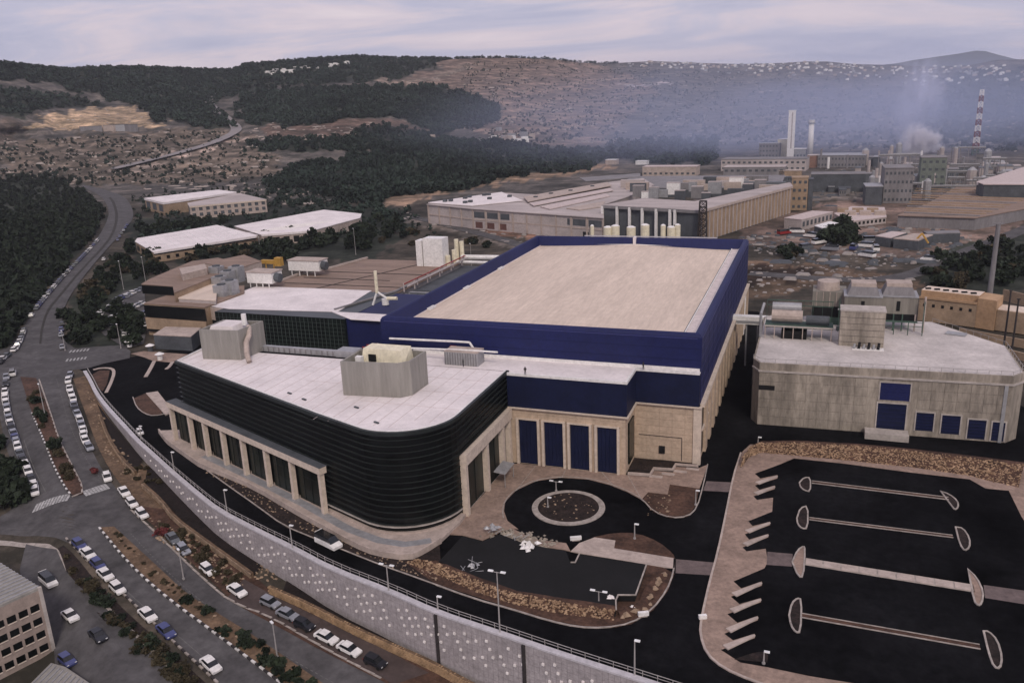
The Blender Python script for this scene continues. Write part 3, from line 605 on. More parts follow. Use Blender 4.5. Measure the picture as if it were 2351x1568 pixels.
# ================================================================== lower road, shoulders, median
def drape(name, Lp, Rp, off, m, n=70, k=6, label=None, kind='structure', sm=1):
    A = resample([PG(x, y) for x, y in smooth_px(Lp, sm)], n); B = resample([PG(x, y) for x, y in smooth_px(Rp, sm)], n)
    v = []
    for a, b in zip(A, B):
        for j in range(k+1):
            p = a*(1-j/k) + b*(j/k); v.append((p[0], p[1], float(zlow(*p)) + off))
    f = [(i*(k+1)+j, i*(k+1)+j+1, (i+1)*(k+1)+j+1, (i+1)*(k+1)+j) for i in range(n-1) for j in range(k)]
    o = MB().add(v, f).build(name, m, kind=kind, label=label)
    me = o.data
    if len(me.polygons) and me.polygons[0].normal.z < 0: me.flip_normals()
    return o
road_l = [(225,434),(235,452),(248,474),(250,500),(225,547),(187,589),(137,642),(88,700),(58,745),(30,790),(6,820),(-40,850),(-10,900),(0,960),(14,1030),(34,1080),(58,1140),(60,1160),(10,1200),(-60,1230),(120,1236),(165,1252),(200,1290),(290,1372),(400,1475),(500,1568),(560,1620)]
# two sheets: carriageways above the junction (z about 0), then the junction and lower part
drape('road', [(-2,800),(-30,850),(-10,900),(0,960),(14,1030),(34,1080),(52,1140),(20,1180),(-80,1215),(-100,1235)], [(200,800),(170,830),(158,850),(158,880),(166,905),(184,959),(205,1021),(232,1076),(276,1134),(300,1168)], 0.05, m_road, 60, 14, 'old grey asphalt of the two carriageways and the junction')
drape('road', [(-100,1225),(60,1228),(150,1236),(200,1288),(290,1370),(400,1475),(500,1568),(620,1680)], [(290,1155),(330,1200),(375,1240),(462,1325),(533,1385),(620,1425),(725,1484),(875,1560),(1000,1640)], 0.06, m_road, 60, 14, 'old grey asphalt of the road below the junction')
drape('road', [(185,427),(232,450),(248,474),(250,500),(225,547),(187,589),(137,642),(88,700),(58,745),(30,790),(-6,815)], [(188,424),(240,436),(284,450),(302,472),(308,500),(287,526),(250,567),(217,604),(187,642),(152,692),(140,740),(150,790),(200,812)], 0.04, m_road, 70, 12, 'old grey asphalt of the bending road beside the wood')
flat('side_road', [(140,806),(190,798),(280,792),(300,806),(298,822),(240,834),(200,846),(160,850)], 0.06, m_road, label='side road into the plant entrance')
drape('shoulder', [(168,870),(180,905),(200,959),(222,1021),(250,1076),(294,1134),(330,1180)], [(205,862),(230,930),(265,985),(300,1040),(345,1085),(400,1140),(440,1185)], 0.09, m_soilt, 40, 8, 'brown dirt slope beside the right row of parked cars')
drape('shoulder', [(300,1160),(345,1200),(400,1255),(480,1330),(545,1390),(640,1440),(740,1495),(900,1575)], [(430,1175),(500,1225),(560,1290),(600,1340),(640,1362),(820,1450),(985,1530),(1090,1590)], 0.10, m_soilr, 50, 10, 'red-brown earth verge with low shrubs beside the road')
drape('layby', [(520,1375),(600,1412),(660,1440),(760,1492),(905,1572)], [(560,1330),(640,1375),(720,1412),(840,1470),(985,1545)], 0.14, mat('layby_asphalt', (0.070,0.052,0.048), 0.9, 0.25, 0.3), 40, 5, 'dusty layby where cars are parked')
m_bed = mat('bare_bed', (0.013, 0.0085, 0.0075), 0.95, 0.5, 0.6, bump=0.6, bscale=2, grain=0.4, fine=2)
drape('planting_strip', [(240,968),(256,1016),(284,1058),(314,1088)], [(222,925),(258,975),(296,1020),(328,1056)], 0.22, m_bed, 30, 4, 'dark bare bed behind the uppermost low stone wall')
drape('planting_strip', [(332,1114),(378,1152),(405,1184),(467,1240),(525,1284),(582,1324)], [(340,1070),(400,1122),(445,1160),(510,1206),(565,1248),(612,1290)], 0.22, m_bed, 50, 4, 'dark bare bed at the foot of the upper retaining wall')
drape('planting_strip', [(650,1360),(713,1392),(813,1442),(900,1484),(985,1522),(1085,1568)], [(660,1330),(740,1358),(830,1408),(920,1458),(1000,1500),(1120,1548)], 0.24, m_bed, 50, 4, 'dark bare bed at the foot of the lower retaining wall')
med_l = [(47,866),(73,949),(100,1009),(125,1074),(150,1121),(165,1139)]; med_r = [(83,869),(118,954),(135,1009),(170,1079),(188,1112),(192,1136)]
drape('median', med_l, med_r, 0.20, m_soilr, 40, 4, 'planted median strip above the junction')
drape('median', [(228,1212),(290,1288),(350,1345),(410,1393),(475,1440),(588,1525),(700,1610)], [(262,1210),(375,1313),(425,1362),(510,1415),(588,1463),(728,1560),(800,1610)], 0.20, m_soilt, 50, 5, 'dusty median strip below the junction')
drape('median', [(90,790),(94,750),(109,708),(126,690),(159,649),(193,611),(229,573),(255,541),(267,500),(259,468),(249,454)], [(95,790),(99,750),(114,710),(130,692),(163,651),(197,612),(234,574),(261,541),(273,500),(265,466),(254,453)], 0.15, mat('median_dark', (0.035,0.032,0.028), 0.95, 0.4, 0.3), 60, 2, 'narrow median of the bending road')
def kdash(pts, off, seg_len, gap, m1_, m2_, lab):
    q = resample([PG(x, y) for x, y in smooth_px(pts, 1)], 900); st = np.hypot(*(q[1]-q[0])); n = len(q); i = 0; c = 0
    a_ = MB(); b2_ = MB()
    while i < n - 2:
        j = min(n-1, i + max(1, int(seg_len/st))); mid = (q[i]+q[j])/2; dd = q[j]-q[i]
        z = float(zlow(*mid)); (a_ if c % 2 == 0 else b2_).obox(mid, dd, np.linalg.norm(dd)*0.98, 0.34, z, z + off)
        i = j; c += 1
    a_.build('painted_kerb', m1_, kind='structure', label=lab + ', white stones'); b2_.build('painted_kerb', m2_, kind='structure', label=lab + ', dark stones')
kdash([(228,1212),(290,1288),(350,1345),(410,1393),(475,1440),(588,1525),(700,1610)], 0.32, 1.15, 0, m_kerbw, m_poled, 'kerb of the lower median')
kdash([(73,949),(100,1009),(125,1074),(150,1121),(165,1139)], 0.32, 1.15, 0, m_kerbw, m_poled, 'left kerb of the upper median')
kdash([(152,1236),(200,1288),(290,1370),(400,1475),(500,1568)], 0.28, 1.15, 0, m_kerb, m_poled, 'left kerb of the lower road')
kdash([(300,1170),(375,1240),(462,1325),(533,1385),(620,1415),(725,1478),(875,1558)], 0.2, 3.0, 0, m_kerb, m_kerb, 'right kerb of the lower road')
kdash([(90,872),(118,954),(135,1009),(170,1079),(188,1112),(190,1138),(165,1141)], 0.22, 3.0, 0, m_kerb, m_kerb, 'right kerb of the upper median')
# zebra crossings
def zebra(a, b, n, wdir, lab):
    A = PG(*a); B = PG(*b); t_ = thing('zebra_crossing', lab, 'zebra crossing', ((A.x+B.x)/2, (A.y+B.y)/2, float(zlow(A.x, A.y))))
    for i in range(n):
        p = A + (B-A)*((i+0.5)/n); d = (B-A).normalized(); nn = Vector((-d.y, d.x, 0)); v = []
        for s, u in ((-1,-1),(1,-1),(1,1),(-1,1)):
            q = p + d*0.28*s + nn*1.5*u; v.append((q.x, q.y, float(zlow(q.x, q.y)) + 0.085))
        MB().add(v, [(0,1,2,3)]).build('stripe', mat('worn_white', (0.34,0.335,0.33), 0.9, 0.35, 1.5, grain=.4), t_)
zebra((78,1168), (160,1142), 11, None, 'worn zebra crossing over the left carriageway'); zebra((192,1134), (248,1116), 8, None, 'worn zebra crossing over the right carriageway')
zebra((150,828),(200,822),6,None,'faint zebra crossing at the plant entrance road'); zebra((158,808),(206,803),6,None,'upper faint zebra crossing at the plant entrance road')
lm = MB()
def lane(px, dash=True, wd=0.12):
    q = resample([PG(x, y) for x, y in smooth_px(px, 1)], 240)
    for i in range(0, 238, 4 if dash else 1):
        j = min(i + (2 if dash else 1), 239); d = q[j]-q[i]; nn = np.array([-d[1], d[0]])/np.linalg.norm(d)*wd/2
        z = lambda p: float(zlow(*p)) + 0.075
        pts = [q[i]-nn, q[j]-nn, q[j]+nn, q[i]+nn]; lm.add([(p[0],p[1],z(p)) for p in pts], [(0,1,2,3)])
lane([(55,1010),(75,1070),(105,1130)], False); lane([(300,1225),(400,1330),(520,1425),(680,1520),(780,1575)]); lane([(185,1240),(260,1330),(350,1410),(480,1520)], False, 0.1); lane([(130,870),(160,980),(200,1060),(240,1110)])
lm.build('lane_marking', mat('worn_road_paint', (0.13,0.125,0.12), 0.9, 0.3, 1.0), kind='structure', label='worn white lane lines')
drape('embankment', [(146,1252),(172,1275),(220,1335),(300,1415),(400,1502),(480,1575)], [(130,1262),(150,1320),(215,1400),(300,1490),(400,1590),(430,1620)], 0.10, m_soil, 40, 6, 'dark planted embankment above the yard')
# low stone walls between road verge and planting
def stone_wall(label, pts, h, m=m_rockl):
    q = [Vector((a, b)) for a, b in resample([PG(x, y, 0.0) for x, y in smooth_px(pts, 1)], 60)]; c = q[30]
    t_ = thing('stone_wall', label, 'stone wall', (c.x, c.y, float(zlow(c.x, c.y))))
    MB().band(q, -0.2, 0.3, lambda p: float(zlow(p.x, p.y)) - 0.3, lambda p: float(zlow(p.x, p.y)) + h).build('wall_core', m_soilt, t_, fix=True)
    r_ = MB(); ln = sum((b-a).length for a, b in zip(q[:-1], q[1:])); rg = random.Random(int(ln*10)); rows = max(2, int((h+0.2)/0.33))
    qq = resample(q, int(ln/0.5)); 
    for i in range(len(qq)-1):
        d = qq[i+1]-qq[i]; d = d/np.linalg.norm(d); zb = float(zlow(*qq[i]))
        for r in range(rows):
            for off_ in ((-0.22,) if r < rows-1 else (-0.22, 0.1)):
                p = qq[i] + d*(0.25 if r % 2 else 0) + np.array([-d[1], d[0]])*(off_ + rg.uniform(-.03,.03))
                r_.obox(p, d, 0.47*rg.uniform(.8,1.03), 0.30*rg.uniform(.9,1.2), zb + r*0.33 - 0.15, zb + r*0.33 + 0.14 + rg.uniform(0,.05))
    r_.build('stones', m, t_, kind='stuff'); return t_
stone_wall('uppermost low buff stone wall on the dirt slope beside the upper road', [(232,962),(250,1010),(280,1058),(312,1090)], 1.0)
stone_wall('middle low buff stone wall along the verge of the road', [(330,1120),(375,1160),(400,1196),(467,1246),(525,1288),(580,1328)], 1.2)
stone_wall('long lower stone wall behind the row of parked cars', [(622,1362),(713,1402),(813,1455),(900,1495),(985,1532),(1063,1575),(1150,1620)], 1.5, mat('ochre_stone_wall', (0.34,0.225,0.13), 0.9, 0.35, 0.7, bump=0.5, bscale=2))
# yard below left
drape('yard', [(60,1250),(40,1330),(100,1390),(130,1500),(120,1640)], [(130,1262),(160,1330),(250,1400),(380,1520),(460,1640)], 0.15, m_road, 40, 6, 'asphalt yard behind the office building at lower left')
drape('footpath', [(-60,1236),(60,1246),(130,1250),(150,1300),(158,1340)], [(-60,1250),(60,1256),(122,1262),(138,1300),(146,1340)], 0.12, m_kerb, 30, 2, 'narrow footpath below the junction')
drape('footpath', [(188,1332),(243,1400),(323,1475),(398,1550),(440,1592)], [(194,1328),(250,1396),(330,1470),(406,1546),(448,1588)], 0.22, m_kerb, 30, 2, 'dirt path on the embankment')
# ================================================================== buildings of the plant
def rect_panel(name, parent, m, cache, w_, h_, t_=0.08):
    key = (name, round(w_, 2), round(h_, 2), m.name)
    if key not in cache:
        me = MB().box(-w_/2, w_/2, -t_, 0.0, 0, h_).mesh(name); me.materials.append(m); cache[key] = me
    return cache[key]
PC = {}
def panels(parent, a, b, z0, z1, nx, nz, m, name='panel', gap=0.06, skip=None, t_=0.08, jit=0.0):
    """grid of proud panels on the wall from a to b (outward normal to the right of a->b)"""
    a = Vector((a[0], a[1], 0)); b = Vector((b[0], b[1], 0)); d = (b-a).normalized(); ln = (b-a).length; rz = math.atan2(d.y, d.x)
    w_, h_ = ln/nx, (z1-z0)/nz
    for i in range(nx):
        for k in range(nz):
            u0, v0 = i*w_, z0 + k*h_
            if skip and skip(u0, u0+w_, v0, v0+h_): continue
            me = rect_panel(name, parent, m, PC, w_-gap, h_-gap, t_ )
            p = a + d*(u0 + w_/2); n_ = Vector((d.y, -d.x, 0))*rng.uniform(0, jit)
            link_part(name, me, parent, (p.x + n_.x, p.y + n_.y, v0 + gap/2), rz)
def wallbox(parent, name, a, b, z0, z1, m, out=0.1, inn=0.0, **k):
    a = Vector((a[0], a[1], 0)); b = Vector((b[0], b[1], 0)); d = (b-a).normalized(); n_ = Vector((d.y, -d.x, 0))
    q = [a + n_*out, b + n_*out, b - n_*inn, a - n_*inn]
    return MB().hexa([(p.x,p.y,z0) for p in q], [(p.x,p.y,z1) for p in q]).build(name, m, parent, fix=True, **k)
# ---- main hall
HX0, HX1, HY0_, HY1 = -93.0, -20.0, 162.6, 277.0
hall = thing('factory_hall', 'huge blue-clad factory hall with a sunken tan roof at the centre of the site', 'factory', (-56, 162.6, 0))
MB().box(HX0+.2, HX1-.2, HY0_+.2, HY1-.2, 0, 24.2).build('hall_core', m_blue, hall)
# parapet ring: vertical outside, rounded top, battered inside
def ringp():
    prof_ = [(0.0, 13.2), (0.0, 27.2), (0.35, 27.8), (0.95, 28.0), (1.5, 27.85), (2.6, 24.8)]
    mb_ = MB(); v = []
    for off_, z in prof_:
        v += [(HX0+off_, HY0_+off_, z), (HX1-off_, HY0_+off_, z), (HX1-off_, HY1-off_, z), (HX0+off_, HY1-off_, z)]
    f = []
    for k in range(len(prof_)-1):
        for i in range(4):
            j = (i+1) % 4; f.append((4*k+i, 4*k+j, 4*k+4+j, 4*k+4+i))
    return mb_.add(v, f)
ringp().build('blue_parapet', m_blue, hall)
for i, (a, b) in enumerate([((HX0,HY0_),(HX1,HY0_)), ((HX1,HY0_),(HX1,HY1))]):
    wallbox(hall, 'coping', (a[0]+(0.9 if i==0 else -0.0), a[1]+(0.9 if i == 1 else 0)), (b[0]-(0.9 if i == 0 else 0), b[1]-(0.9 if i == 1 else 0)), 26.9, 27.05, m_bluet, out=0.06)
x0, x1, y0h, y1h = HX0+2.3, HX1-5.6, HY0_+2.3, HY1-2.3; xm = -57.0
v = [(x0,y0h,24.6),(xm,y0h,25.7),(x1,y0h,24.6),(x0,y1h,24.6),(xm,y1h,25.7),(x1,y1h,24.6)]
MB().add(v, [(0,1,4,3),(1,2,5,4)]).build('roof', m_rooft, hall)
sm_ = MB()
for i in range(1, 34):       # welded membrane seams
    y = y0h + (y1h-y0h)*i/34
    sm_.hexa([(x0,y-.05,24.602),(xm,y-.05,25.702),(xm,y+.05,25.702),(x0,y+.05,24.602)], [(x0,y-.05,24.615),(xm,y-.05,25.715),(xm,y+.05,25.715),(x0,y+.05,24.615)])
    sm_.hexa([(xm,y-.05,25.702),(x1,y-.05,24.602),(x1,y+.05,24.602),(xm,y+.05,25.702)], [(xm,y-.05,25.715),(x1,y-.05,24.615),(x1,y+.05,24.615),(xm,y+.05,25.715)])
sm_.build('roof_seams', mat('seam', (0.54,0.45,0.375), 0.85, 0.1, 0.5), hall, kind='stuff')
MB().box(x1+.5, HX1-2.6, y0h, y1h, 24.3, 25.0).build('gutter_walk', mat('gutter_pale', (0.62,0.545,0.53), 0.8, 0.12, 0.3), hall); MB().box(x1, x1+.5, y0h, y1h, 24.2, 24.62).build('gutter_channel', m_greyd, hall)
MB().box(x1+.45, x1+.7, y0h, y1h, 25.0, 25.2).build('gutter_edge', m_white, hall); MB().box(HX1-2.75, HX1-2.4, y0h, y1h, 25.0, 25.35).build('gutter_edge', m_white, hall)
MB().box(x0, HX1-2.4, y0h-.1, y0h+.75, 25.5, 25.95).build('flashing', m_white, hall)
MB().box(x0-.1, x0+.3, y0h, y1h, 24.62, 24.95).build('flashing', m_roofw, hall); MB().add([(x0,y1h-.02,24.6),(xm,y1h-.02,25.7),(xm,y1h-.02,26.0),(x0,y1h-.02,24.95)],[(0,1,2,3)]).build('flashing', m_white, hall); MB().add([(xm,y1h-.02,25.7),(x1,y1h-.02,24.6),(x1,y1h-.02,24.95),(xm,y1h-.02,26.0)],[(0,1,2,3)]).build('flashing', m_white, hall)
MB().box(-57.5, -56.6, HY1-2.7, HY1+.2, 25.4, 28.25).build('ridge_vent', m_roofw, hall); MB().box(-75, -30, HY1-.4, HY1+.05, 28.0, 28.3).build('coping', m_wcap, hall)
for y in (182, 205, 232): MB().box(x0-.2, x0+1.2, y, y+3.5, 24.7, 25.2).build('roof_hatch', m_white, hall)
# blue cladding joints on the front, right face
for k, z in enumerate((15.6, 18.0, 20.4, 22.8, 25.2)):
    wallbox(hall, 'cladding_rail', (HX1, HY0_+.1), (HX1, HY1-.1), z, z+.07, m_bluet, out=0.035)
for k, z in enumerate((22.4, 24.8)): wallbox(hall, 'cladding_rail', (HX0+.1, HY0_), (HX1-.1, HY0_), z, z+.05, m_blued, out=0.03)
for i in range(14): wallbox(hall, 'cladding_joint', (HX1, HY0_+8*i+4), (HX1, HY0_+8*i+4.08), 13.3, 27, m_blued, out=0.04)
# right flank: ledge, stone piers, dark window slots
wallbox(hall, 'stone_ledge', (HX1, HY0_-.5), (HX1, HY1), 12.6, 13.25, m_stonel, out=0.9)
wallbox(hall, 'flank_wall', (HX1, HY0_), (HX1, HY1), 0, 12.6, m_stone, out=0.02)
for i in range(16):
    y = HY0_ + 2.2 + i*7.1
    wallbox(hall, 'window_slot', (HX1, y), (HX1, y+3.1), 1.2, 11.9, m_glassk, out=0.10)
    wallbox(hall, 'stone_pier', (HX1, y+3.6), (HX1, y+6.5), 0, 12.6, m_stone, out=0.6)
    wallbox(hall, 'window_sill', (HX1, y-.1), (HX1, y+3.2), 6.3, 6.7, m_stonel, out=0.35)
MB().obox((-74.9, HY0_-.2), (1,0,0), 1.4, 0.5, 20.0, 22.2).build('fire_door', m_red, hall)
# ---- podium wing
pod = thing('podium_wing', 'stone wing with four tall blue doors under a blue band and white roof', 'building', (-46, 152.6, 0))
PYF, PXR, PY2 = 152.7, -33.5, 161.6
outl = [(-58.3, PYF), (PXR, PYF), (PXR, PY2), (HX1-.25, PY2), (HX1-.25, HY0_-.02), (HX0+8, HY0_-.02), (HX0+8, 154.2), (-58.3, 154.2)]
MB().prism(outl, 0, 12.7).build('stone_core', m_stone, pod, fix=True)
bl = [(-58.5, PYF-.35), (PXR+.35, PYF-.35), (PXR+.35, PY2-.35), (HX1-.1, PY2-.35), (HX1-.1, HY0_-.02), (HX0+8.2, HY0_-.02), (HX0+8.2, 154.4), (-58.5, 154.4)]
MB().prism(bl, 12.9, 19.9).build('blue_band', m_blued, pod, fix=True)
MB().prism(bl, 19.9, 20.0).build('roof', m_roofw, pod, fix=True)
MB().band([(-58.4, PYF-.4), (PXR+.4, PYF-.4), (PXR+.4, PY2-.4), (HX1-.1, PY2-.4)], -.05, 0.45, 19.8, 20.35).build('roof_edge', m_white, pod, fix=True)
MB().band([(-58.5, PYF-.2), (PXR+.2, PYF-.2), (PXR+.2, PY2-.2), (HX1+.5, PY2-.2)], -.5, 0.2, 12.62, 12.88).build('stone_ledge', m_stonel, pod, fix=True)
wallbox(pod, 'flashing', (HX0+8, HY0_), (HX1-.3, HY0_), 20.0, 20.7, m_white, out=0.25)
DX = [(-56.3,-52.2),(-50.7,-46.6),(-45.1,-41.0),(-39.3,-35.2)]
def dskip(u0, u1, v0, v1):
    for a, b in DX:
        if u1 > a+58.3-.3 and u0 < b+58.3+.3 and v0 < 10.2: return True
    return False
panels(pod, (-58.3, PYF), (PXR, PYF), 10.4, 12.55, 12, 2, m_stone, 'stone_panel', 0.05, None, 0.06)
for a, b in DX:
    t_ = wallbox(pod, 'door', (a, PYF), (b, PYF), 0.15, 10.2, m_blued, out=0.02, inn=-0.0)
    for k in range(5): wallbox(pod, 'door_leaf', (a+.08+k*(b-a)/5, PYF), (a+(k+1)*(b-a)/5-.02, PYF), 0.2, 10.1, m_blued, out=0.09)
    MB().box(a-.55, a-.02, PYF-.55, PYF, 0.12, 10.4).build('door_pier', m_stonel, pod); MB().box(b+.02, b+.55, PYF-.55, PYF, 0.12, 10.4).build('door_pier', m_stonel, pod)
    MB().box(a-.55, b+.55, PYF-.5, PYF, 10.21, 10.5).build('lintel', m_stonel, pod)
panels(pod, (PXR, PY2), (HX1-.3, PY2), 0.2, 12.4, 5, 8, m_stone, 'stone_panel', 0.06, None, 0.05, 0.02)
MB().box(HX1-1.2, HX1+.4, PY2-.35, PY2+.6, 0, 12.6).build('corner_pier', m_stonel, pod)
MB().box(PXR+.02, PXR+.35, PYF+2.2, PY2-2.0, 1.5, 10.5).build('side_window', m_glassg, pod)
MB().path([(PXR+1, PY2-.15, 5.6), (HX1-3.5, PY2-.15, 5.6), (HX1-3.5, PY2-.15, 0.5)], .07, 5).build('pipe', m_poled, pod)
MB().box(-28.2, -27.0, PY2-.4, PY2-.05, 1.8, 3.4).build('hatch', m_dark, pod)
# a walled unit next to the glass building roof, red and white pipes
mu = thing('chiller_unit', 'grey ribbed rooftop chiller standing behind the roof parapet', 'air handler', (-71, 156.2, 20)); MB().box(-74.0, -66.2, 155.6, 159.4, 20.05, 22.9).build('casing', m_galv, mu)
for i in range(13): MB().box(-73.9+i*.6, -73.75+i*.6, 155.45, 155.6, 20.1, 22.8).build('rib', m_grey, mu)
MB().box(-74, -66.2, 155.6, 159.4, 22.9, 23.1).build('top', m_pavel, mu)
def pipes(label, pts, r, m, loc): 
    t_ = thing('roof_pipe', label, 'pipe', loc); MB().path(pts, r, 7).build('pipe_run', m, t_); return t_
pipes('lower white roof pipe along the hall front', [(-92,158.5,22.6),(-84,157.2,22.6),(-68,156.8,23.2),(-62,156.8,23.2)], .22, m_white, (-80,158,20))
t_ = pipes('upper white roof pipe with an elbow along the hall front', [(-90,160.8,23.4),(-74,160.5,23.8),(-70,160.5,23.8),(-69,160.5,22.2)], .26, m_white, (-80,160.5,20))
rp = thing('red_pipework', 'tangle of dark red pipes and valves beside the hall corner', 'pipework', (-90, 159, 20))
for i in range(9):
    x = -94 + i*1.0
    MB().tube((x, 156.5+(i%3), 20), (x, 156.5+(i%3), 22.2+(i%4)*.3), .16, 6).build('riser', m_red, rp)
for i in range(5): MB().tube((-95, 156.2+i*.9, 21.2+(i%2)*.9), (-85.5, 156.6+i*.9, 21.4+(i%2)*.9), .18, 6).build('header', m_red if i % 2 else m_white, rp)
MB().box(-101, -96, 155, 158.5, 20, 21.5).build('duct', m_galv, rp)
gw = thing('plant_screen', 'long low galvanised screen along the back edge of the white roof', 'screen', (-105, 155.4, 20)); MB().box(-124, -80, 155.2, 156.4, 20.02, 21.3).build('screen_body', m_galv, gw)
for i in range(30): MB().box(-123.8+i*1.46, -123.5+i*1.46, 155.05, 155.2, 20.05, 21.2).build('rib', m_grey, gw)
# ---- curved glass building
crv = [(-58.8, 154.0), (-58.8, 128.5)] + [(-70.0 + 11.2*math.cos(R_(a)), 128.2 + 11.2*math.sin(R_(a))) for a in range(-6, -116, -9)]
crv += [(-84.5, 121.8), (-136.0, 143.2), (-137.0, 154.0)]
def inset(pts, d):     # polyline is clockwise seen from above: inside is to the right
    pts = [Vector(p) for p in pts]; o_ = []
    for i, p in enumerate(pts):
        a = pts[max(i-1, 0)]; b = pts[min(i+1, len(pts)-1)]; t__ = (b-a).normalized(); n_ = Vector((t__.y, -t__.x)); o_.append((p.x + n_.x*d, p.y + n_.y*d))
    return o_
gb = thing('curved_office', 'black louvred office building with a rounded corner and white roof', 'office building', (-75, 128, 0))
MB().prism(inset(crv, 0.2), 0, 19.5).build('glass_wall', m_glassk, gb, fix=True)
MB().prism(inset(crv, 0.25), 19.5, 20.0).build('roof', m_roofw, gb, fix=True)
MB().band(crv, -0.25, 0.3, 19.6, 20.32).build('roof_edge', m_louv, gb, fix=True); MB().band(inset(crv, 0.4), -0.15, 0.15, 20.0, 20.42).build('roof_upstand', m_white, gb, fix=True)
iL = len(crv) - 3
arc = crv[2:iL+1]
for k in range(6): MB().band(crv[:-1], -0.06, 0.32, 12.85+k*1.18, 12.94+k*1.18).build('louvre', m_louv, gb, fix=True)
for k in range(2): MB().band(crv[2:-1], -0.06, 0.32, 10.6+k*1.15, 10.69+k*1.15).build('louvre', m_louv, gb, fix=True)
for k in range(7): MB().band(arc, -0.06, 0.32, 2.4+k*1.18, 2.49+k*1.18).build('louvre', m_louv, gb, fix=True)
MB().band(arc, -0.3, 0.3, 1.9, 2.08).build('base_ring', m_concl, gb, fix=True)
MB().band(arc, -0.5, 0.3, 0.7, 1.0).build('base_kerb', m_pavel, gb, fix=True)
rg = random.Random(5)
for _ in range(16):     # paler patches that paint window reflections onto the black glass
    i = rg.randrange(2, 13); a = Vector(crv[i]); b = Vector(crv[i+1]); u = rg.random()*.6; L_ = (b-a).length
    n_ = Vector(((b-a).y, -(b-a).x)).normalized(); p = a + (b-a)*u; q = p + (b-a).normalized()*min(1.5, L_*.35); k = rg.randrange(0, 17)
    z = 2.0+k*.83 if i < 11 else 13.3 + (k % 6)*.83
    wallbox(gb, 'pane', (p.x+n_.x*.3, p.y+n_.y*.3), (q.x+n_.x*.3, q.y+n_.y*.3), z, z+.5, m_greyd, out=0.0, inn=-0.04)
rs_ = MB()
for k in range(24):
    x = -134.0 + k*3.1; yf = 143.2 + (x + 136)*(-21.4/51.5) if x < -84.5 else (118.6 if x < -66 else 122.5); rs_.box(x-.05, x+.05, yf+1.4, 153.4, 20.0, 20.02)
for y in (131, 139, 147): rs_.box(-116 + (147-y)*2.2, -60, y-.04, y+.04, 20.0, 20.021)
rs_.build('roof_seams', m_roofp, gb, kind='stuff')
# left arcade
A0 = Vector((-139.2, 143.6)); A1 = Vector((-84.0, 121.2)); da = (A1-A0).normalized(); na = Vector((da.y, -da.x))
def onA(u, off_=0.0): return A0 + da*u + na*off_
La = (A1-A0).length
q = [onA(-.3, 1.6), onA(La+.6, 1.6), onA(La+.6, 0.0), onA(-.3, 0.0)]
MB().hexa([(p.x,p.y,9.05) for p in q], [(p.x,p.y,10.35) for p in q]).build('entablature', m_stonel, gb, fix=True)
q = [onA(-.3, 1.55), onA(La+.6, 1.55), onA(La+.6, -1.0), onA(-.3, -1.0)]
MB().hexa([(p.x,p.y,10.352) for p in q], [(p.x,p.y,10.44) for p in q]).build('ledge_roof', m_greyd, gb, fix=True)
cols_u = [0.3, 9.0, 15.7, 23.5, 31.6, 40.5, 49.6, La-.2]
for u in cols_u:
    q = [onA(u-.4, 1.3), onA(u+.4, 1.3), onA(u+.4, 0.35), onA(u-.4, 0.35)]
    MB().hexa([(p.x,p.y,0.7) for p in q], [(p.x,p.y,9.05) for p in q]).build('column', m_stonel, gb, fix=True)
for a, b in zip(cols_u[:-1], cols_u[1:]):
    wallbox(gb, 'glazing', onA(a+.6, -.1), onA(b-.6, -.1), 0.8, 9.0, m_glassg, out=0.1)
    for z in (3.3, 5.9): wallbox(gb, 'transom', onA(a+.6, -.1), onA(b-.6, -.1), z, z+.12, m_louv, out=0.16)
    for k in (1, 2, 3): p_ = onA(a+(b-a)*k/4, -.1); wallbox(gb, 'mullion', p_, p_+da*.12, 0.8, 8.4, m_louv, out=0.2)
# right arcade
MB().box(-59.0, -57.6, 127.6, 152.3, 10.4, 12.6).build('entablature', m_stonel, gb)
for y in (128.0, 138.6, 147.6, 151.6): MB().box(-58.95, -57.8, y-.45, y+.5, 0.12, 10.4).build('column', m_stonel, gb)
MB().box(-59.2, -58.9, 128.5, 152, 0.1, 10.4).build('glazing', m_glassg, gb)
for y in (131, 134, 141.5, 144.5, 149.6): MB().box(-58.9, -58.8, y, y+.12, 0.1, 10.4).build('mullion', m_louv, gb)
cn = thing('entrance_canopy', 'small glass entrance canopy beside the right arcade', 'canopy', (-56.6, 143, 0)); MB().add([(-57.7,140.5,3.3),(-55.2,140.5,3.0),(-55.2,146.0,3.0),(-57.7,146.0,3.3),(-57.7,140.5,3.4),(-55.2,140.5,3.1),(-55.2,146.0,3.1),(-57.7,146.0,3.4)],[(3,2,1,0),(4,5,6,7),(0,1,5,4),(1,2,6,5),(2,3,7,6),(3,0,4,7)]).build('glass_roof', m_galv, cn)
for y in (140.8, 145.7): MB().tube((-55.4,y,0.12),(-55.4,y,3.0),.07).build('post', m_galv, cn)
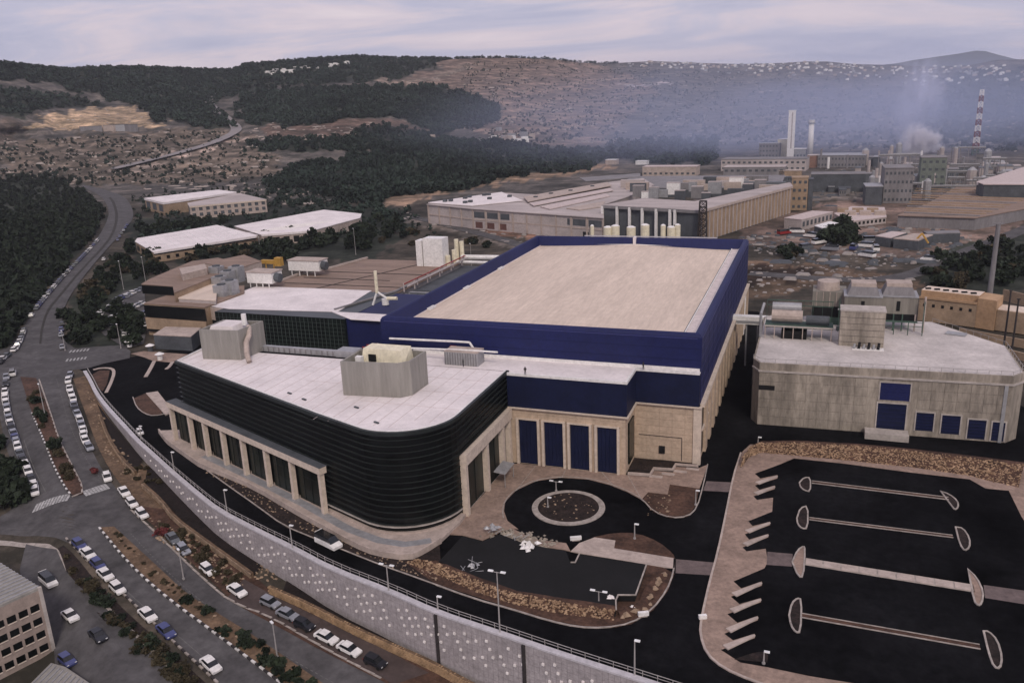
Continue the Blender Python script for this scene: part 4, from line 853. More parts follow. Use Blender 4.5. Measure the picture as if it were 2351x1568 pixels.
# rooftop enclosures on the curved building
def enclosure(name, label, poly, z0, z1, ribs=True):
    c = poly[0]; t_ = thing(name, label, 'plant room', (c[0], c[1], z0))
    MB().band(poly, 0, -.35, z0, z1, closed=True).build('screen_wall', m_metal, t_, fix=True); MB().poly([Vector(p)*1 for p in poly], z1-1.6).build('inner_floor', m_greyd, t_)
    if ribs:
        r_ = MB()
        for a, b in zip(poly, poly[1:] + poly[:1]):
            a = Vector(a); b = Vector(b); d = (b-a).normalized(); n_ = Vector((-d.y, d.x)); k = 0.0
            sgn = 1
            while k < (b-a).length - .1:
                p = a + d*k; c1 = (p.x, p.y); 
                r_.obox(c1, d, .09, .16, z0+.05, z1-.05); k += .55
        r_.build('ribs', m_metal, t_, kind='stuff')
    return t_
ge = enclosure('louvre_enclosure', 'big grey louvred enclosure in the middle of the white roof', [(-85.4,133.3),(-74.0,134.5),(-72.5,136.2),(-72.3,142.6),(-83.6,142.8),(-85.6,140.8)], 20.02, 27.0)
hv = thing('rooftop_air_handler', 'cream air handler with a sloped top inside the big louvred enclosure', 'air handler', (-79.5, 139, 25.4))
MB().hexa([(-84,138,25.4),(-74.5,138,25.4),(-74.5,142.3,25.4),(-84,142.3,25.4)],[(-83.6,138.4,28.2),(-75.6,138.4,28.2),(-74.8,142,28.2),(-83.6,142,28.2)]).build('casing', m_yel, hv); MB().box(-82.2,-80.6,137.7,138,25.8,27.2).build('fan_grille', m_dark, hv); MB().box(-84.6,-83.2,136.6,137.6,25.4,26.9).build('filter_box', m_white, hv)
be = enclosure('louvre_enclosure', 'smaller grey louvred enclosure at the left end of the white roof', [(-131.0,147.2),(-121.9,148.3),(-121.4,156.4),(-131.3,155.6)], 20.02, 27.0)
MB().hexa([(-130.5,149,26.0),(-124,149.6,26.0),(-124,155.5,26.0),(-130.5,155,26.0)],[(-130.0,149.4,27.3),(-124.5,150,27.3),(-124.5,155.2,27.3),(-130,154.8,27.3)]).build('sloped_lid', m_roofw, be)
dk = thing('roof_duct', 'fat cream ventilation duct bending beside the smaller louvred enclosure', 'duct', (-120.5, 150, 20)); MB().path([(-121.9,152.5,26.8),(-120.9,151.0,25.2),(-120.6,149.3,24.0),(-119.2,147.2,21.8),(-118.0,146.2,20.4)], .6, 9).build('duct_run', m_pavel, dk, smooth=False); MB().tube((-123.2,152.8,27.0),(-123.2,152.8,29.6),.6,9).build('stack', m_white, dk)
for x, y, nm in [(-97,131,'left'),(-92,128.6,'middle'),(-72,121.3,'front'),(-79.5,127.2,'near')]:
    MB().obox((x,y), (1,-.4,0), 1.2, .35, 20.02, 20.25).build('roof_drain', m_greyd, None, label=f'small dark roof drain on the white roof, {nm} one', cat='roof drain', group='roof drains')
# ---- glass and tan office block behind left
ob = thing('tan_office_block', 'tan stone office block with dark ribbon windows left of the glass building', 'office building', (-200, 214, 0))
def pz(pts, z): return PX(pts, z)
roofD = [(-197.5,221.2),(-197.5,253.5),(-147.2,253.5),(-147.2,221.2)]
gd = thing('glass_office', 'dark gridded curtain wall office with a white roof behind the curved building', 'office building', (-160, 218, 0))
MB().prism([(-186,216.5),(-136.5,216.5),(-136.5,252.5),(-197.5,252.5),(-197.5,222),(-186,222)], 0, 10.9).build('glass_wall', m_glassg, gd, fix=True)
rf = pz([(473,701),(588,657),(853,667),(775,716),(525,709)], 11.0); MB().prism(rf, 10.75, 11.0).build('roof', m_roofw, gd, fix=True); MB().prism([(-98,216),(-134,216.2),(-146,224),(-98,224)], 10.9, 11.05).build('roof', m_roofw, gd, fix=True)
wallbox(gd, 'white_end_wall', P(473,702,11), P(523,710,11), 6.4, 10.9, m_pavel, out=0.25); MB().box(-141,-93.2,217.5,252,0,10.8).build('blue_wall', m_blue, gd)
for i in range(1, 33): wallbox(gd, 'mullion', (-186+i*1.5, 216.5), (-185.88+i*1.5, 216.5), 0, 10.7, mat('mullion_grey', (0.06,0.075,0.07), 0.5, 0.2, 1), out=0.10)
for k in range(1, 8): wallbox(gd, 'transom', (-186, 216.5), (-136.5, 216.5), k*1.3, k*1.3+.07, MATS['mullion_grey'], out=0.08)
# tan roof behind
tr = thing('production_building', 'low production building with a wide brown felt roof left of the blue hall', 'factory', (-165, 254, 0))
MB().prism([(-196,254),(-137.6,254),(-136.5,311),(-185,311)], 0, 10.3).build('wall', m_grey, tr, fix=True); MB().prism([(-196.2,253.8),(-137.4,253.8),(-136.3,311.2),(-185.2,311.2)], 10.3, 10.5).build('roof', m_tanroof, tr, fix=True)
for p_, q_ in [((-190,262),(-138,262)),((-188,272),(-150,272)),((-172,254),(-150,311)),((-186,284),(-138,284))]:
    MB().obox(((p_[0]+q_[0])/2,(p_[1]+q_[1])/2), (q_[0]-p_[0], q_[1]-p_[1], 0), math.dist(p_,q_), .35, 10.5, 10.68).build('roof_joint', m_poled, tr)
wd_ = pz([(640,645),(712,618),(750,616),(845,590)], 11.3); MB().band(wd_, 0, .9, 10.55, 11.3).build('roof_duct', m_pavel, tr, fix=True)
for i in range(11):     # pipe gantry beside the hall
    x = -136.0 + (i%2)*1.5; y = 256 + i*5.4
    MB().box(x, x+.35, y, y+.35, 10.5, 13.6).build('gantry_post', m_pinkr, tr)
MB().path([(-135.5,256,13.4),(-135.0,310,13.4)], .25).build('gantry_pipe', m_red, tr); MB().path([(-134.3,256,12.6),(-134.0,310,12.6)], .3).build('gantry_pipe', m_pinkr, tr)
for i in range(9): 
    y = 226 + i*4.2; MB().box(-136, -118+i*1.2, y, y+1.6, 8.8, 9.6).build('roof_truss', m_galv, tr); MB().box(-134, -116+i*1.2, y+1.6, y+2.0, 9.6, 10.1).build('roof_truss', m_white if i % 3 == 0 else m_greyd, tr)
MB().box(-137.0, -93.5, 224, 312, 0, 8.8).build('link_roof', m_greyd, tr)
MB().band([(-145.5,226),(-137.8,254),(-137.2,300)], 0, .8, 10.9, 11.4).build('roof_duct', m_grey, tr, fix=True)
# Y-shaped flue
fl = thing('flue_stack', 'slim cream flue stack on two splayed legs at the roof edge', 'chimney', (-128, 219, 11))
fp = P(868, 700, 11.0); zt = zat(866, 622, fp); zm = zat(868, 672, fp)
MB().tube((fp.x, fp.y, zm), (fp.x, fp.y, zt), .55, 10).build('flue', m_yel, fl); MB().tube((fp.x-1.6, fp.y-.6, 11), (fp.x, fp.y, zm+.3), .38, 8).build('leg', m_white, fl); MB().tube((fp.x+4.0, fp.y+.8, 12.6), (fp.x, fp.y, zm+.3), .38, 8).build('leg', m_white, fl)
MB().tube((fp.x+2.4, fp.y+.8, 11.0), (fp.x+2.4, fp.y+.8, 13.0), 1.2, 12).build('fan_housing', m_white, fl); MB().tube((fp.x+3.0, fp.y+.8, 13.1), (fp.x+6.8, fp.y+.8, 13.3), .6, 8).build('duct', m_yel, fl)
# tan office block volumes (from its roof corners)
def blockpx(parent, roof, z1, z0, m, mr, name='wall', rname='roof', ov=0.15, th=.25):
    poly = PX(roof, z1); MB().prism(poly, z0, z1-th).build(name, m, parent, fix=True)
    c = Vector((sum(p[0] for p in poly)/len(poly), sum(p[1] for p in poly)/len(poly)))
    pr = [((p[0]-c.x)*(1+ov/15)+c.x, (p[1]-c.y)*(1+ov/15)+c.y) for p in poly]
    MB().prism(pr, z1-th, z1).build(rname, mr, parent, fix=True, bottom=None) if False else MB().prism(pr, z1-th, z1).build(rname, mr, parent, fix=True)
    return poly
blockpx(ob, [(331,696),(470,705),(560,672),(560,655),(400,672)], 11.5, 0, m_ochred, m_tanroof)
a = P(331,697,11.5); b = P(470,706,11.5)
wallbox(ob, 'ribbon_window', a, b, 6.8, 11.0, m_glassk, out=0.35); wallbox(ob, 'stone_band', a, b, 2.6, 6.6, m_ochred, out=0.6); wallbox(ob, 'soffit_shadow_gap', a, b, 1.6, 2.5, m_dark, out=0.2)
blockpx(ob, [(325,652),(397,657),(400,672),(480,640),(568,610),(500,592),(440,600),(345,640)], 15.0, 11.5, m_ochred, m_tanroof)
a = P(325,653,15); b = P(397,657,15); wallbox(ob, 'ribbon_window', a, b, 11.6, 14.7, m_glassk, out=0.2)
blockpx(ob, [(395,655),(480,640),(500,650),(495,690),(410,685)], 12.8, 11.4, m_pinkr, m_rooft)
blockpx(ob, [(412,616),(470,606),(475,616),(418,630)], 17.5, 14.9, m_pavel, m_pavel); blockpx(ob, [(470,604),(560,585),(600,600),(540,618)], 16.4, 12, m_pavel, m_tanroof)
blockpx(ob, [(352,768),(438,772),(462,752),(380,750)], 5.0, 0, m_greyd, m_pavel, name='annex_wall', rname='annex_roof')
# condenser cluster
for i, (x, y) in enumerate([(505,652),(525,645),(545,640),(510,672),(530,668),(500,640)]):
    p = P(x, y, 12.6); z = zat(x, y-14, p)
    t_ = thing('condenser', f'grey-blue condenser {["at the left","behind the tan roof","nearest the white roof","in front, low","second in front","tall at the back"][i]} of the rooftop cluster', 'condenser', (p.x, p.y, 11.5), 'condensers on the tan block')
    MB().box(p.x-2.2, p.x+2.2, p.y-2, p.y+2, 11.5, 15.5+(i%3)).build('casing', m_galv, t_); MB().tube((p.x,p.y,15.5+(i%3)), (p.x,p.y,15.9+(i%3)), 1.5, 10).build('fan', m_greyd, t_)
# rooftop sheds on legs
for nm, x0_, x1_, yb, yt, yl in [('left',567,640,640,620,655),('right',662,748,612,590,632)]:
    a = P(x0_, yb, 14.2); b = P(x1_-12, yb+1, 14.2); t_ = thing('rooftop_shed', f'white plant shed on legs, {nm} of the two beside the brown roof', 'shed', (a.x, a.y, 10.5), 'white sheds on legs')
    wdt = 6.5; MB().box(a.x, b.x, a.y, a.y+wdt, 12.6, 16.6).build('casing', m_white, t_); MB().box(a.x-.3, b.x+.3, a.y-.3, a.y+wdt+.3, 16.6, 16.9).build('lid', m_pavel, t_); MB().tube((b.x, a.y+2.5, 14.6), (b.x+2.0, a.y+2.5, 14.4), 1.7, 10).build('end_fan', m_greyd, t_)
    for k in range(4): xk = a.x + (b.x-a.x)*(k+.3)/4; MB().box(xk, xk+.3, a.y+.2, a.y+.5, 10, 12.6).build('leg', m_white, t_)
# white tank block and vessels at the far roof corner
p = P(985, 612, 10.5); zt = zat(985, 545, p)
tb = thing('white_tank', 'pair of tall white box tanks at the far end of the brown roof', 'tank', (p.x, p.y, 10.5)); MB().box(p.x-2.2, p.x+6.5, p.y, p.y+6, 9, zt-.5).build('big_tank', m_white, tb); MB().box(p.x-5.4, p.x-2.7, p.y, p.y+5, 9, zt-1.4).build('small_tank', m_white, tb)
for i, (x, y, h) in enumerate([(1030,610,10),(1050,600,22),(1062,600,20),(1044,606,14)]):
    p = P(x, y, 10.5); MB().tube((p.x,p.y,10), (p.x,p.y,10.5+h*.42), .95, 9).build('roof_vessel', m_yel, None, label=f'cream rooftop vessel near the hall corner, {["squat left","tallest","second tallest","middle short"][i]} one', cat='vessel', group='cream vessels by the hall')
MB().path([(-137.5,312,12.4),(-96,312,12.9)], 1.0, 8).build('roof_pipe', m_white, None, label='thick white pipe leading to the far corner of the blue hall', cat='pipe')
MB().path([(-137,306,11.6),(-100,306,11.6)], .6, 8).build('roof_pipe', m_white, None, label='thinner white pipe below the thick one behind the hall', cat='pipe')
# yellow machine
p = P(628, 616, 9); cr = thing('yellow_lift', 'yellow lifting machine parked between the rooftop sheds', 'lift', (p.x,p.y,9)); MB().box(p.x-6,p.x+2,p.y,p.y+1.6,10.8,12.4).build('boom', m_orange, cr); MB().box(p.x+1,p.x+4,p.y-.4,p.y+2,10,13.6).build('cab', m_orange, cr)
for s in (-4, 0): MB().box(p.x+s,p.x+s+.4,p.y,p.y+.4,8.5,11).build('leg', m_orange, cr)

# ---- concrete building on the right
cb = thing('concrete_building', 'board-marked concrete utility building with blue doors on the right', 'building', (15, 188, 0))
CA = Vector((-10.0, 187.0)); CB = Vector((41.0, 189.0)); dc = (CB-CA).normalized()
cpoly = [(-11.6,190.0),(-10.0,187.0),(41.0,189.0),(43.5,192.0),(43.5,212),(30,231),(-9.5,231),(-11.6,228)]
MB().prism(cpoly, 0, 13.4).build('wall', m_conc, cb, fix=True); MB().prism(cpoly, 13.4, 15.0).build('parapet', m_conc, cb, fix=True)
MB().prism([(-11.2,190.2),(-9.8,187.4),(40.8,189.4),(43.1,192.2),(43.1,211.8),(29.8,230.6),(-9.2,230.6),(-11.2,227.8)], 15.0, 15.06).build('roof', m_roofg, cb, fix=True)
MB().band(cpoly[0:4], 0.0, -0.28, 12.9, 13.3).build('string_course', m_concl, cb, fix=True)
OPEN = [(26.6,32.6,8.2,12.2),(26.4,32.4,0.2,7.3),(34.0,37.7,0.6,5.2),(39.2,42.9,0.4,5.0),(44.6,48.0,0.0,4.8),(0,0,0,0)]
OPEN = [(26.4,33.0,8.2,12.2),(26.2,32.4,1.0,7.3),(33.9,37.6,1.2,5.6),(38.9,42.5,0.9,5.4),(44.2,47.7,0.2,4.9),(49.1,50.6,0.2,4.7)]
OPEN = [(25.6,31.6,8.0,12.0),(25.4,31.2,1.2,7.2),(33.3,36.8,1.4,5.6),(38.4,42.0,1.1,5.4),(43.6,47.0,0.4,4.8),(48.2,50.6,0.3,4.6)]
def oskip(u0, u1, v0, v1): return any(u1 > a+.1 and u0 < b-.1 and v1 > c+.1 and v0 < d-.1 for a, b, c, d in OPEN)
panels(cb, CA, CB, 0.1, 12.8, 20, 6, m_conc, 'concrete_panel', 0.07, oskip, 0.07, 0.03)
for i, (u0, u1, z0, z1) in enumerate(OPEN):
    p = CA + dc*u0; q = CA + dc*u1
    wallbox(cb, 'blue_panel' if i == 0 else 'shutter', p, q, z0, z1, m_blue if i == 0 else m_blued, out=0.05)
    for k in range(1, 6): z = z0 + (z1-z0)*k/6; wallbox(cb, 'shutter_slat', p, q, z, z+.06, m_blue, out=0.10)
    wallbox(cb, 'frame', p - dc*.28, p, z0-.1, z1+.28, m_concl, out=0.16); wallbox(cb, 'frame', q, q + dc*.28, z0-.1, z1+.28, m_concl, out=0.16); wallbox(cb, 'frame', p, q, z1, z1+.28, m_concl, out=0.16)
MB().box(13.0, 21.8, 184.0, 187.3, 0, 1.5).build('loading_dock', m_concl, cb); wallbox(cb, 'vent_slot', (-10.0,187.0), (-6.5,187.15), 8.6, 9.7, m_dark, out=0.12); MB().box(-11.9,-11.5,190,196,8.6,9.7).build('vent_slot', m_dark, cb)
panels(cb, (-11.6,228), (-11.6,190.2), 0.1, 12.8, 8, 4, m_conc, 'concrete_panel', 0.07, None, 0.07)
MB().box(39.5,40.2,188.7,188.9,0,13).build('drainpipe', m_galv, cb)
# footbridge
fb = thing('footbridge', 'white covered footbridge between the hall and the concrete building', 'footbridge', (-16, 232, 13)); MB().box(-20.3, -9.4, 229.5, 232.0, 12.2, 14.4).build('deck', m_white, fb); MB().box(-20.3,-9.4,229.3,229.5,12.7,13.3).build('window_band', m_galv, fb)
for x in (-16.5, -13.5): MB().box(x,x+.4,230,230.5,0,12.2).build('leg', m_galv, fb)
MB().path([(-19.6,262,0.0),(-19.4,262,12.5)], .4).build('downpipe', m_white, None, label='white vertical pipe at the far right side of the blue hall', cat='pipe')
# rooftop plant
def onroof(px, py, z=15.06): return P(px, py, z)
RT = 15.06
p = onroof(1900, 738); zt = zat(1900, 650, p); zm = zat(1900, 700, p)
ct = thing('cooling_tower', 'round ribbed cooling tower above a dark louvre base, leftmost on the concrete roof', 'cooling tower', (p.x, p.y, RT))
MB().box(p.x-4.1, p.x+4.1, p.y-3, p.y+4.5, RT, RT+2).build('frame', m_green, ct); MB().box(p.x-4.0, p.x+4.0, p.y-3, p.y+4.5, RT+2, zat(1900,697,p)).build('louvre_base', m_dark, ct); MB().box(p.x-4.1, p.x+4.1, p.y-3.1, p.y+4.6, zat(1900,697,p), zat(1900,664,p)).build('casing', mat('tower_grp', (0.20,0.185,0.16), 0.8, 0.25, 0.3, streak=(1,1,.1)), ct)
MB().tube((p.x-.4,p.y+.5,zat(1900,664,p)),(p.x-.4,p.y+.5,zt+.6),2.9,18,2.7).build('fan_stack', m_pavel, ct)
for s in (-3.2,-1.6,0,1.6,3.2): MB().box(p.x+s,p.x+s+.18,p.y-3.25,p.y-3.1,zat(1900,697,p),zat(1900,665,p)).build('rib', m_pavel, ct)
for i, (px_, lab) in enumerate([(1975,'left of the twin'),(2055,'right of the twin')]):
    p = onroof(px_, 752); z1 = zat(px_, 762-98, p); t_ = thing('cooling_tower', f'boxy grey cooling tower, {lab} units on green steel legs', 'cooling tower', (p.x, p.y, RT))
    zb = zat(px_, 714, p); zc_ = zat(px_, 676, p); zd = zat(px_, 655, p)
    MB().box(p.x-4.3,p.x+4.3,p.y-3,p.y+4,zb,zc_).build('casing', MATS['tower_grp'], t_); MB().box(p.x-4.5,p.x+4.5,p.y-3.2,p.y+4.2,zc_,zc_+.3).build('rim', m_galv, t_); MB().hexa([(p.x-3.8,p.y-2.5,zc_+.3),(p.x+3.8,p.y-2.5,zc_+.3),(p.x+3.8,p.y+3.5,zc_+.3),(p.x-3.8,p.y+3.5,zc_+.3)],[(p.x-3,p.y-2,zd),(p.x+3,p.y-2,zd),(p.x+3,p.y+3,zd),(p.x-3,p.y+3,zd)]).build('hood', m_grey, t_)
    MB().box(p.x-2.9,p.x+2.9,p.y-1.8,p.y+2.8,zd,zd+.9).build('fan_cowl', m_pavel, t_); MB().box(p.x-.4,p.x+.4,p.y-3.15,p.y-3,zb+.8,zc_-1).build('door', m_dark, t_)
    MB().box(p.x-4.0,p.x+4.0,p.y-2.8,p.y+3.6,RT+2.6,zb).build('louvre_base', m_dark, t_)
    for sx in (-4.2,-1.0,1.0,3.9): MB().box(p.x+sx,p.x+sx+.3,p.y-3.1,p.y-2.8,RT,zb).build('leg', m_green if sx in (-1.0,1.0) else m_pavel, t_)
    MB().box(p.x-4.6,p.x+4.6,p.y-3.6,p.y-3.1,RT+2.3,RT+2.7).build('walkway', m_green, t_)
p = onroof(1976, 796); zt = zat(1976, 716, p)
sb = thing('stair_tower', 'square concrete stair head in front of the cooling towers', 'stair head', (p.x, p.y, RT)); MB().box(p.x-4.9,p.x+4.9,p.y,p.y+5,RT,zt).build('wall', m_conc, sb); MB().box(p.x-5.0,p.x+5.0,p.y-.1,p.y+5.1,zt,zt+.35).build('roof', m_concl, sb)
for k in range(5): MB().box(p.x-4.85,p.x+4.85,p.y-.04,p.y,RT+k*1.5+1,RT+k*1.5+1.06).build('board_mark', m_poled, sb)
pk = thing('pump_set', 'cluster of small pumps and pipes at the foot of the stair head', 'pump', (p.x+1, p.y-1.6, RT))
for k in range(6): MB().tube((p.x-1.6+k*1.05,p.y-2.2,RT+.1),(p.x-1.4+k*1.05,p.y-1.0,RT+.8+.5*(k%2)),.32,7).build('pump', m_dark if k % 2 else m_galv, pk)
MB().box(p.x-2,p.x+4.9,p.y-2.9,p.y-.6,RT,RT+.14).build('plinth', m_white, pk)
p = onroof(1822, 778); ps = thing('steel_platform', 'green steel platform carrying grey vessels at the left of the concrete roof', 'platform', (p.x, p.y, RT))
zd = zat(1822, 750, p); MB().box(p.x-7,p.x+9,p.y-.5,p.y+5.5,zd-.3,zd).build('deck', m_green, ps); MB().box(p.x-7,p.x+9,p.y-.7,p.y-.5,zd-.1,zd+.25).build('deck_edge', m_concl, ps)
for k in range(8): MB().box(p.x-6.9+k*2.2,p.x-6.7+k*2.2,p.y-.6,p.y-.4,RT,zd).build('leg', m_pavel, ps); MB().box(p.x-6.9+k*2.2,p.x-6.82+k*2.2,p.y+5.3,p.y+5.4,zd,zd+5.4).build('mast', m_green, ps)
MB().box(p.x-6.9,p.x+8.9,p.y+5.3,p.y+5.4,zd+3.9,zd+4.1).build('rail', m_green, ps); MB().box(p.x-6.9,p.x+8.9,p.y+5.3,p.y+5.4,zd+5.2,zd+5.4).build('rail', m_green, ps)
MB().tube((p.x-5.5,p.y+2.4,zd+2.0),(p.x+1.8,p.y+2.4,zd+2.0),1.5,12).build('vessel', m_pavel, ps); MB().tube((p.x-5.5,p.y+4.2,zd+3.8),(p.x+1.4,p.y+4.2,zd+3.8),1.2,12).build('vessel', m_galv, ps); MB().tube((p.x+2.6,p.y+2,zd+1.4),(p.x+8,p.y+2,zd+1.4),1.1,12).build('vessel', m_greyd, ps)
MB().path([(p.x-8,p.y,RT),(p.x-8,p.y,RT+6),(p.x-7.5,p.y+3,RT+8)], .35).build('pipe', m_galv, ps); MB().box(p.x-3,p.x+3,p.y-.2,p.y+2.5,RT,RT+2).build('pump_box', m_dark, ps)
gf = thing('green_frame', 'green steel service frame round the twin cooling towers', 'steel frame', tuple(P(2015, 756, RT)))
pf = P(2015, 756, RT)
for k in range(7): MB().box(pf.x-9.6+k*3.2,pf.x-9.4+k*3.2,pf.y-4.3,pf.y-4.1,RT,RT+(8.6 if k in (0,6) else 3.4)).build('post', m_green, gf)
for z_ in (2.2, 3.2): MB().box(pf.x-9.6,pf.x+9.8,pf.y-4.35,pf.y-4.2,RT+z_,RT+z_+.12).build('rail', m_green, gf)
MB().path([(pf.x-9.8,pf.y-3,RT+5.5),(pf.x-5,pf.y-3,RT+5.5),(pf.x-5,pf.y-3,RT+1)],.3,6).build('pipe', m_galv, gf); MB().path([(pf.x+9.9,pf.y-3,RT+.5),(pf.x+9.9,pf.y-3,RT+9.5)],.25,6).build('pipe', m_pavel, gf)
for k in range(12): MB().box(pf.x-27+k*1.9,pf.x-26+k*1.9,pf.y-3.4+(k%3)*.7,pf.y-2.2+(k%3)*.7,RT,RT+.5+(k%4)*.35).build('small_unit', [m_greyd,m_galv,m_dark][k%3], gf)
hp = P(2195, 768, RT); MB().obox((hp.x,hp.y),(1,-.35,0),4.4,2.6,RT,RT+.35).build('skylight', m_galv, None, label='flat grey skylight on the concrete building roof', cat='skylight')
# parapet rail
rl = thing('roof_railing', 'thin railing round the edge of the concrete building roof', 'railing', (0,190,RT)); MB().band(cpoly[0:6], .1, .04, RT+.9, RT+.98).build('rail', m_pole, rl)
for a, b in resample([Vector(c) for c in cpoly[0:6]], 46): link_part('post', post, rl, (a, b, RT-.1))
# ---- ochre building
oc = thing('ochre_building', 'long ochre rendered building with a flat roof behind the concrete one', 'building', (45, 285, 0))
a = P(2106,735,0); zr = zat(2108,668,a)
A_ = Vector((a.x, a.y)); b = P(2237,752,0); B_ = Vector((b.x,b.y)); n_ = Vector((-(B_-A_).y, (B_-A_).x)).normalized()
E2 = B_ + (B_-A_).normalized()*1.0 + n_*10; 
MB().prism([A_, B_, B_ + n_*9, A_ + n_*9], 0, zr*.8).build('wall', m_ochred, oc, fix=True); MB().prism([A_+n_*1.5, B_+n_*1.5, B_+n_*9, A_+n_*9], zr*.8, zr).build('parapet', m_ochre, oc, fix=True)
MB().prism([A_+n_*2.2-Vector((.2,0)), B_+n_*2.2, B_+n_*8.7, A_+n_*8.7], zr, zr+.05).build('roof', m_rooft, oc, fix=True); wallbox(oc, 'cornice', A_, B_, zr*.76, zr*.83, m_ochre, out=0.3)
for k in range(6): p_ = A_ + (B_-A_)*((k+.5)/6.3); wallbox(oc, 'window', p_, p_ + (B_-A_).normalized()*.8, zr*.5, zr*.6, m_dark, out=0.08); q_ = p_ + n_*4; MB().obox(q_, (1,.2,0), 1.6, .8, zr+.05, zr+.5).build('roof_vent', m_dark, oc)
MB().prism([B_+Vector((.05,0)), B_+(B_-A_).normalized()*5.5-n_*1, B_+(B_-A_).normalized()*5.5+n_*8, B_+n_*9.2+Vector((.05,0))], 0, zr*.97).build('end_pavilion', m_ochre, oc, fix=True)
q1 = B_+(B_-A_).normalized()*5.6; MB().prism([q1, q1+(B_-A_).normalized()*40-n_*3, q1+(B_-A_).normalized()*40+n_*7, q1+n_*8], 0, zr*.66).build('low_wing', m_ochred, oc, fix=True); MB().prism([q1+n_*.5, q1+(B_-A_).normalized()*40-n_*2.5, q1+(B_-A_).normalized()*40+n_*6.5, q1+n_*7.5], zr*.66, zr*.68).build('roof', m_rooft, oc, fix=True)
# terraced walls at the far right
for i, (a_, b_, h) in enumerate([((2240,800),(2351,830),2.2),((2200,772),(2351,800),2.5),((2300,690),(2420,720),4.0)]):
    pa, pb = P(*a_), P(*b_); MB().band([(pa.x,pa.y),(pb.x,pb.y)], 0, .6, 0, h).build('terrace_wall', m_ochred, None, label=['lowest tan terrace wall at the right edge','middle tan terrace wall at the right edge','upper brown terrace wall at the right edge'][i], cat='wall', fix=True)

# ---- office building at lower left
lb = thing('left_office', 'striped grey-tan office building with window rows in the lower left corner', 'office building', (-140, 98, -13))
zc = P(92,1348,0); rb = PG(125, 1490)
zg = float(zlow(rb.x, rb.y)); ztop = zat(92, 1348, rb); ca_ = Vector((rb.x, rb.y))
fl_ = P(0, 1389, ztop); bk_ = P(0, 1291, ztop)
dF = (Vector((fl_.x, fl_.y)) - ca_).normalized(); 
dB = (Vector((bk_.x, bk_.y)) - ca_).normalized()
c2 = ca_ + dF*24; c3 = ca_ + dB*26; c4 = c3 + dF*24
MB().prism([ca_, c3, c4, c2], zg-3, ztop-.4).build('wall', m_stone if False else mat('office_stone', (0.30,0.24,0.205), 0.9, 0.15, 0.5), lb, fix=True)
MB().prism([ca_, c3, c4, c2], ztop-.4, ztop).build('roof', m_metal, lb, fix=True)
for k in range(22):
    p_ = ca_ + dB*(.6+k*1.15); MB().obox(p_ + dF*12, dF, 24, .22, ztop, ztop+.16).build('roof_rib', m_galv, lb)
stp = (ztop - zg)/5.0
for r in range(4):
    z0_ = ztop - 2.2 - r*stp*1.05 - 1.5
    for k in range(13):
        p_ = ca_ + dF*(0.8+k*1.75); q_ = ca_ + dF*(0.8+k*1.75+1.3)
        wallbox(lb, 'window', q_, p_, z0_, z0_+1.15, m_glassk, out=0.06); wallbox(lb, 'window', p_, q_, z0_, z0_+1.15, m_glassk, out=0.06)
        wallbox(lb, 'window_sill', q_, p_, z0_-.15, z0_, m_stonel, out=0.2); wallbox(lb, 'window_sill', p_, q_, z0_-.15, z0_, m_stonel, out=0.2)
MB().prism([ca_-dF*.15-dB*.15, ca_+dF*.4-dB*.15, ca_+dF*.4+dB*.3, ca_-dF*.15+dB*.3], zg-3, ztop+.1).build('corner_trim', m_concl, lb, fix=True)
sh = thing('ribbed_roof_shed', 'low shed with a ribbed grey roof at the bottom left edge', 'shed', (-112, 80, -13))
zs = -7.5; q = [P(60,1578,zs), P(117,1521,zs), P(150,1530,zs), P(225,1580,zs), P(150,1640,zs)]
MB().prism([(p.x,p.y) for p in q], zs-5, zs-.2).build('wall', m_grey, sh, fix=True); MB().prism([(p.x,p.y) for p in q], zs-.2, zs).build('roof', m_metal, sh, fix=True)
for k in range(12): a_ = q[1].lerp(q[3], k/12+.04); b_ = a_ + (q[0]-q[1])*1.0; MB().obox((a_+b_)/2, b_-a_, (b_-a_).length*.96, .14, zs, zs+.14).build('roof_rib', m_galv, sh)

# ================================================================== middle distance
def bldg(name, label, cat, roof, base=None, top=None, z1=None, z0=0.0, m=m_grey, mr=m_roofw, group=None, th=0.4):
    if z1 is None: z1 = zat(top[0], top[1], P(*base, z0))
    poly = PX(roof, z1); c = (sum(p[0] for p in poly)/len(poly), sum(p[1] for p in poly)/len(poly))
    t_ = thing(name, label, cat, (c[0], c[1], z0), group)
    MB().prism(poly, z0-.5, z1-th).build('wall', m, t_, fix=True)
    pr = [((p[0]-c[0])*1.012+c[0], (p[1]-c[1])*1.012+c[1]) for p in poly]
    MB().prism(pr, z1-th, z1).build('roof', mr, t_, fix=True)
    t_['z1'] = z1; return t_, poly, z1
def windows(parent, a, b, z0, z1, n, fr, m=m_glassk, out=0.12, name='window'):
    a = Vector((a[0],a[1])); b = Vector((b[0],b[1]))
    for k in range(n): wallbox(parent, name, a+(b-a)*((k+.5-fr/2)/n), a+(b-a)*((k+.5+fr/2)/n), z0, z1, m, out=out)
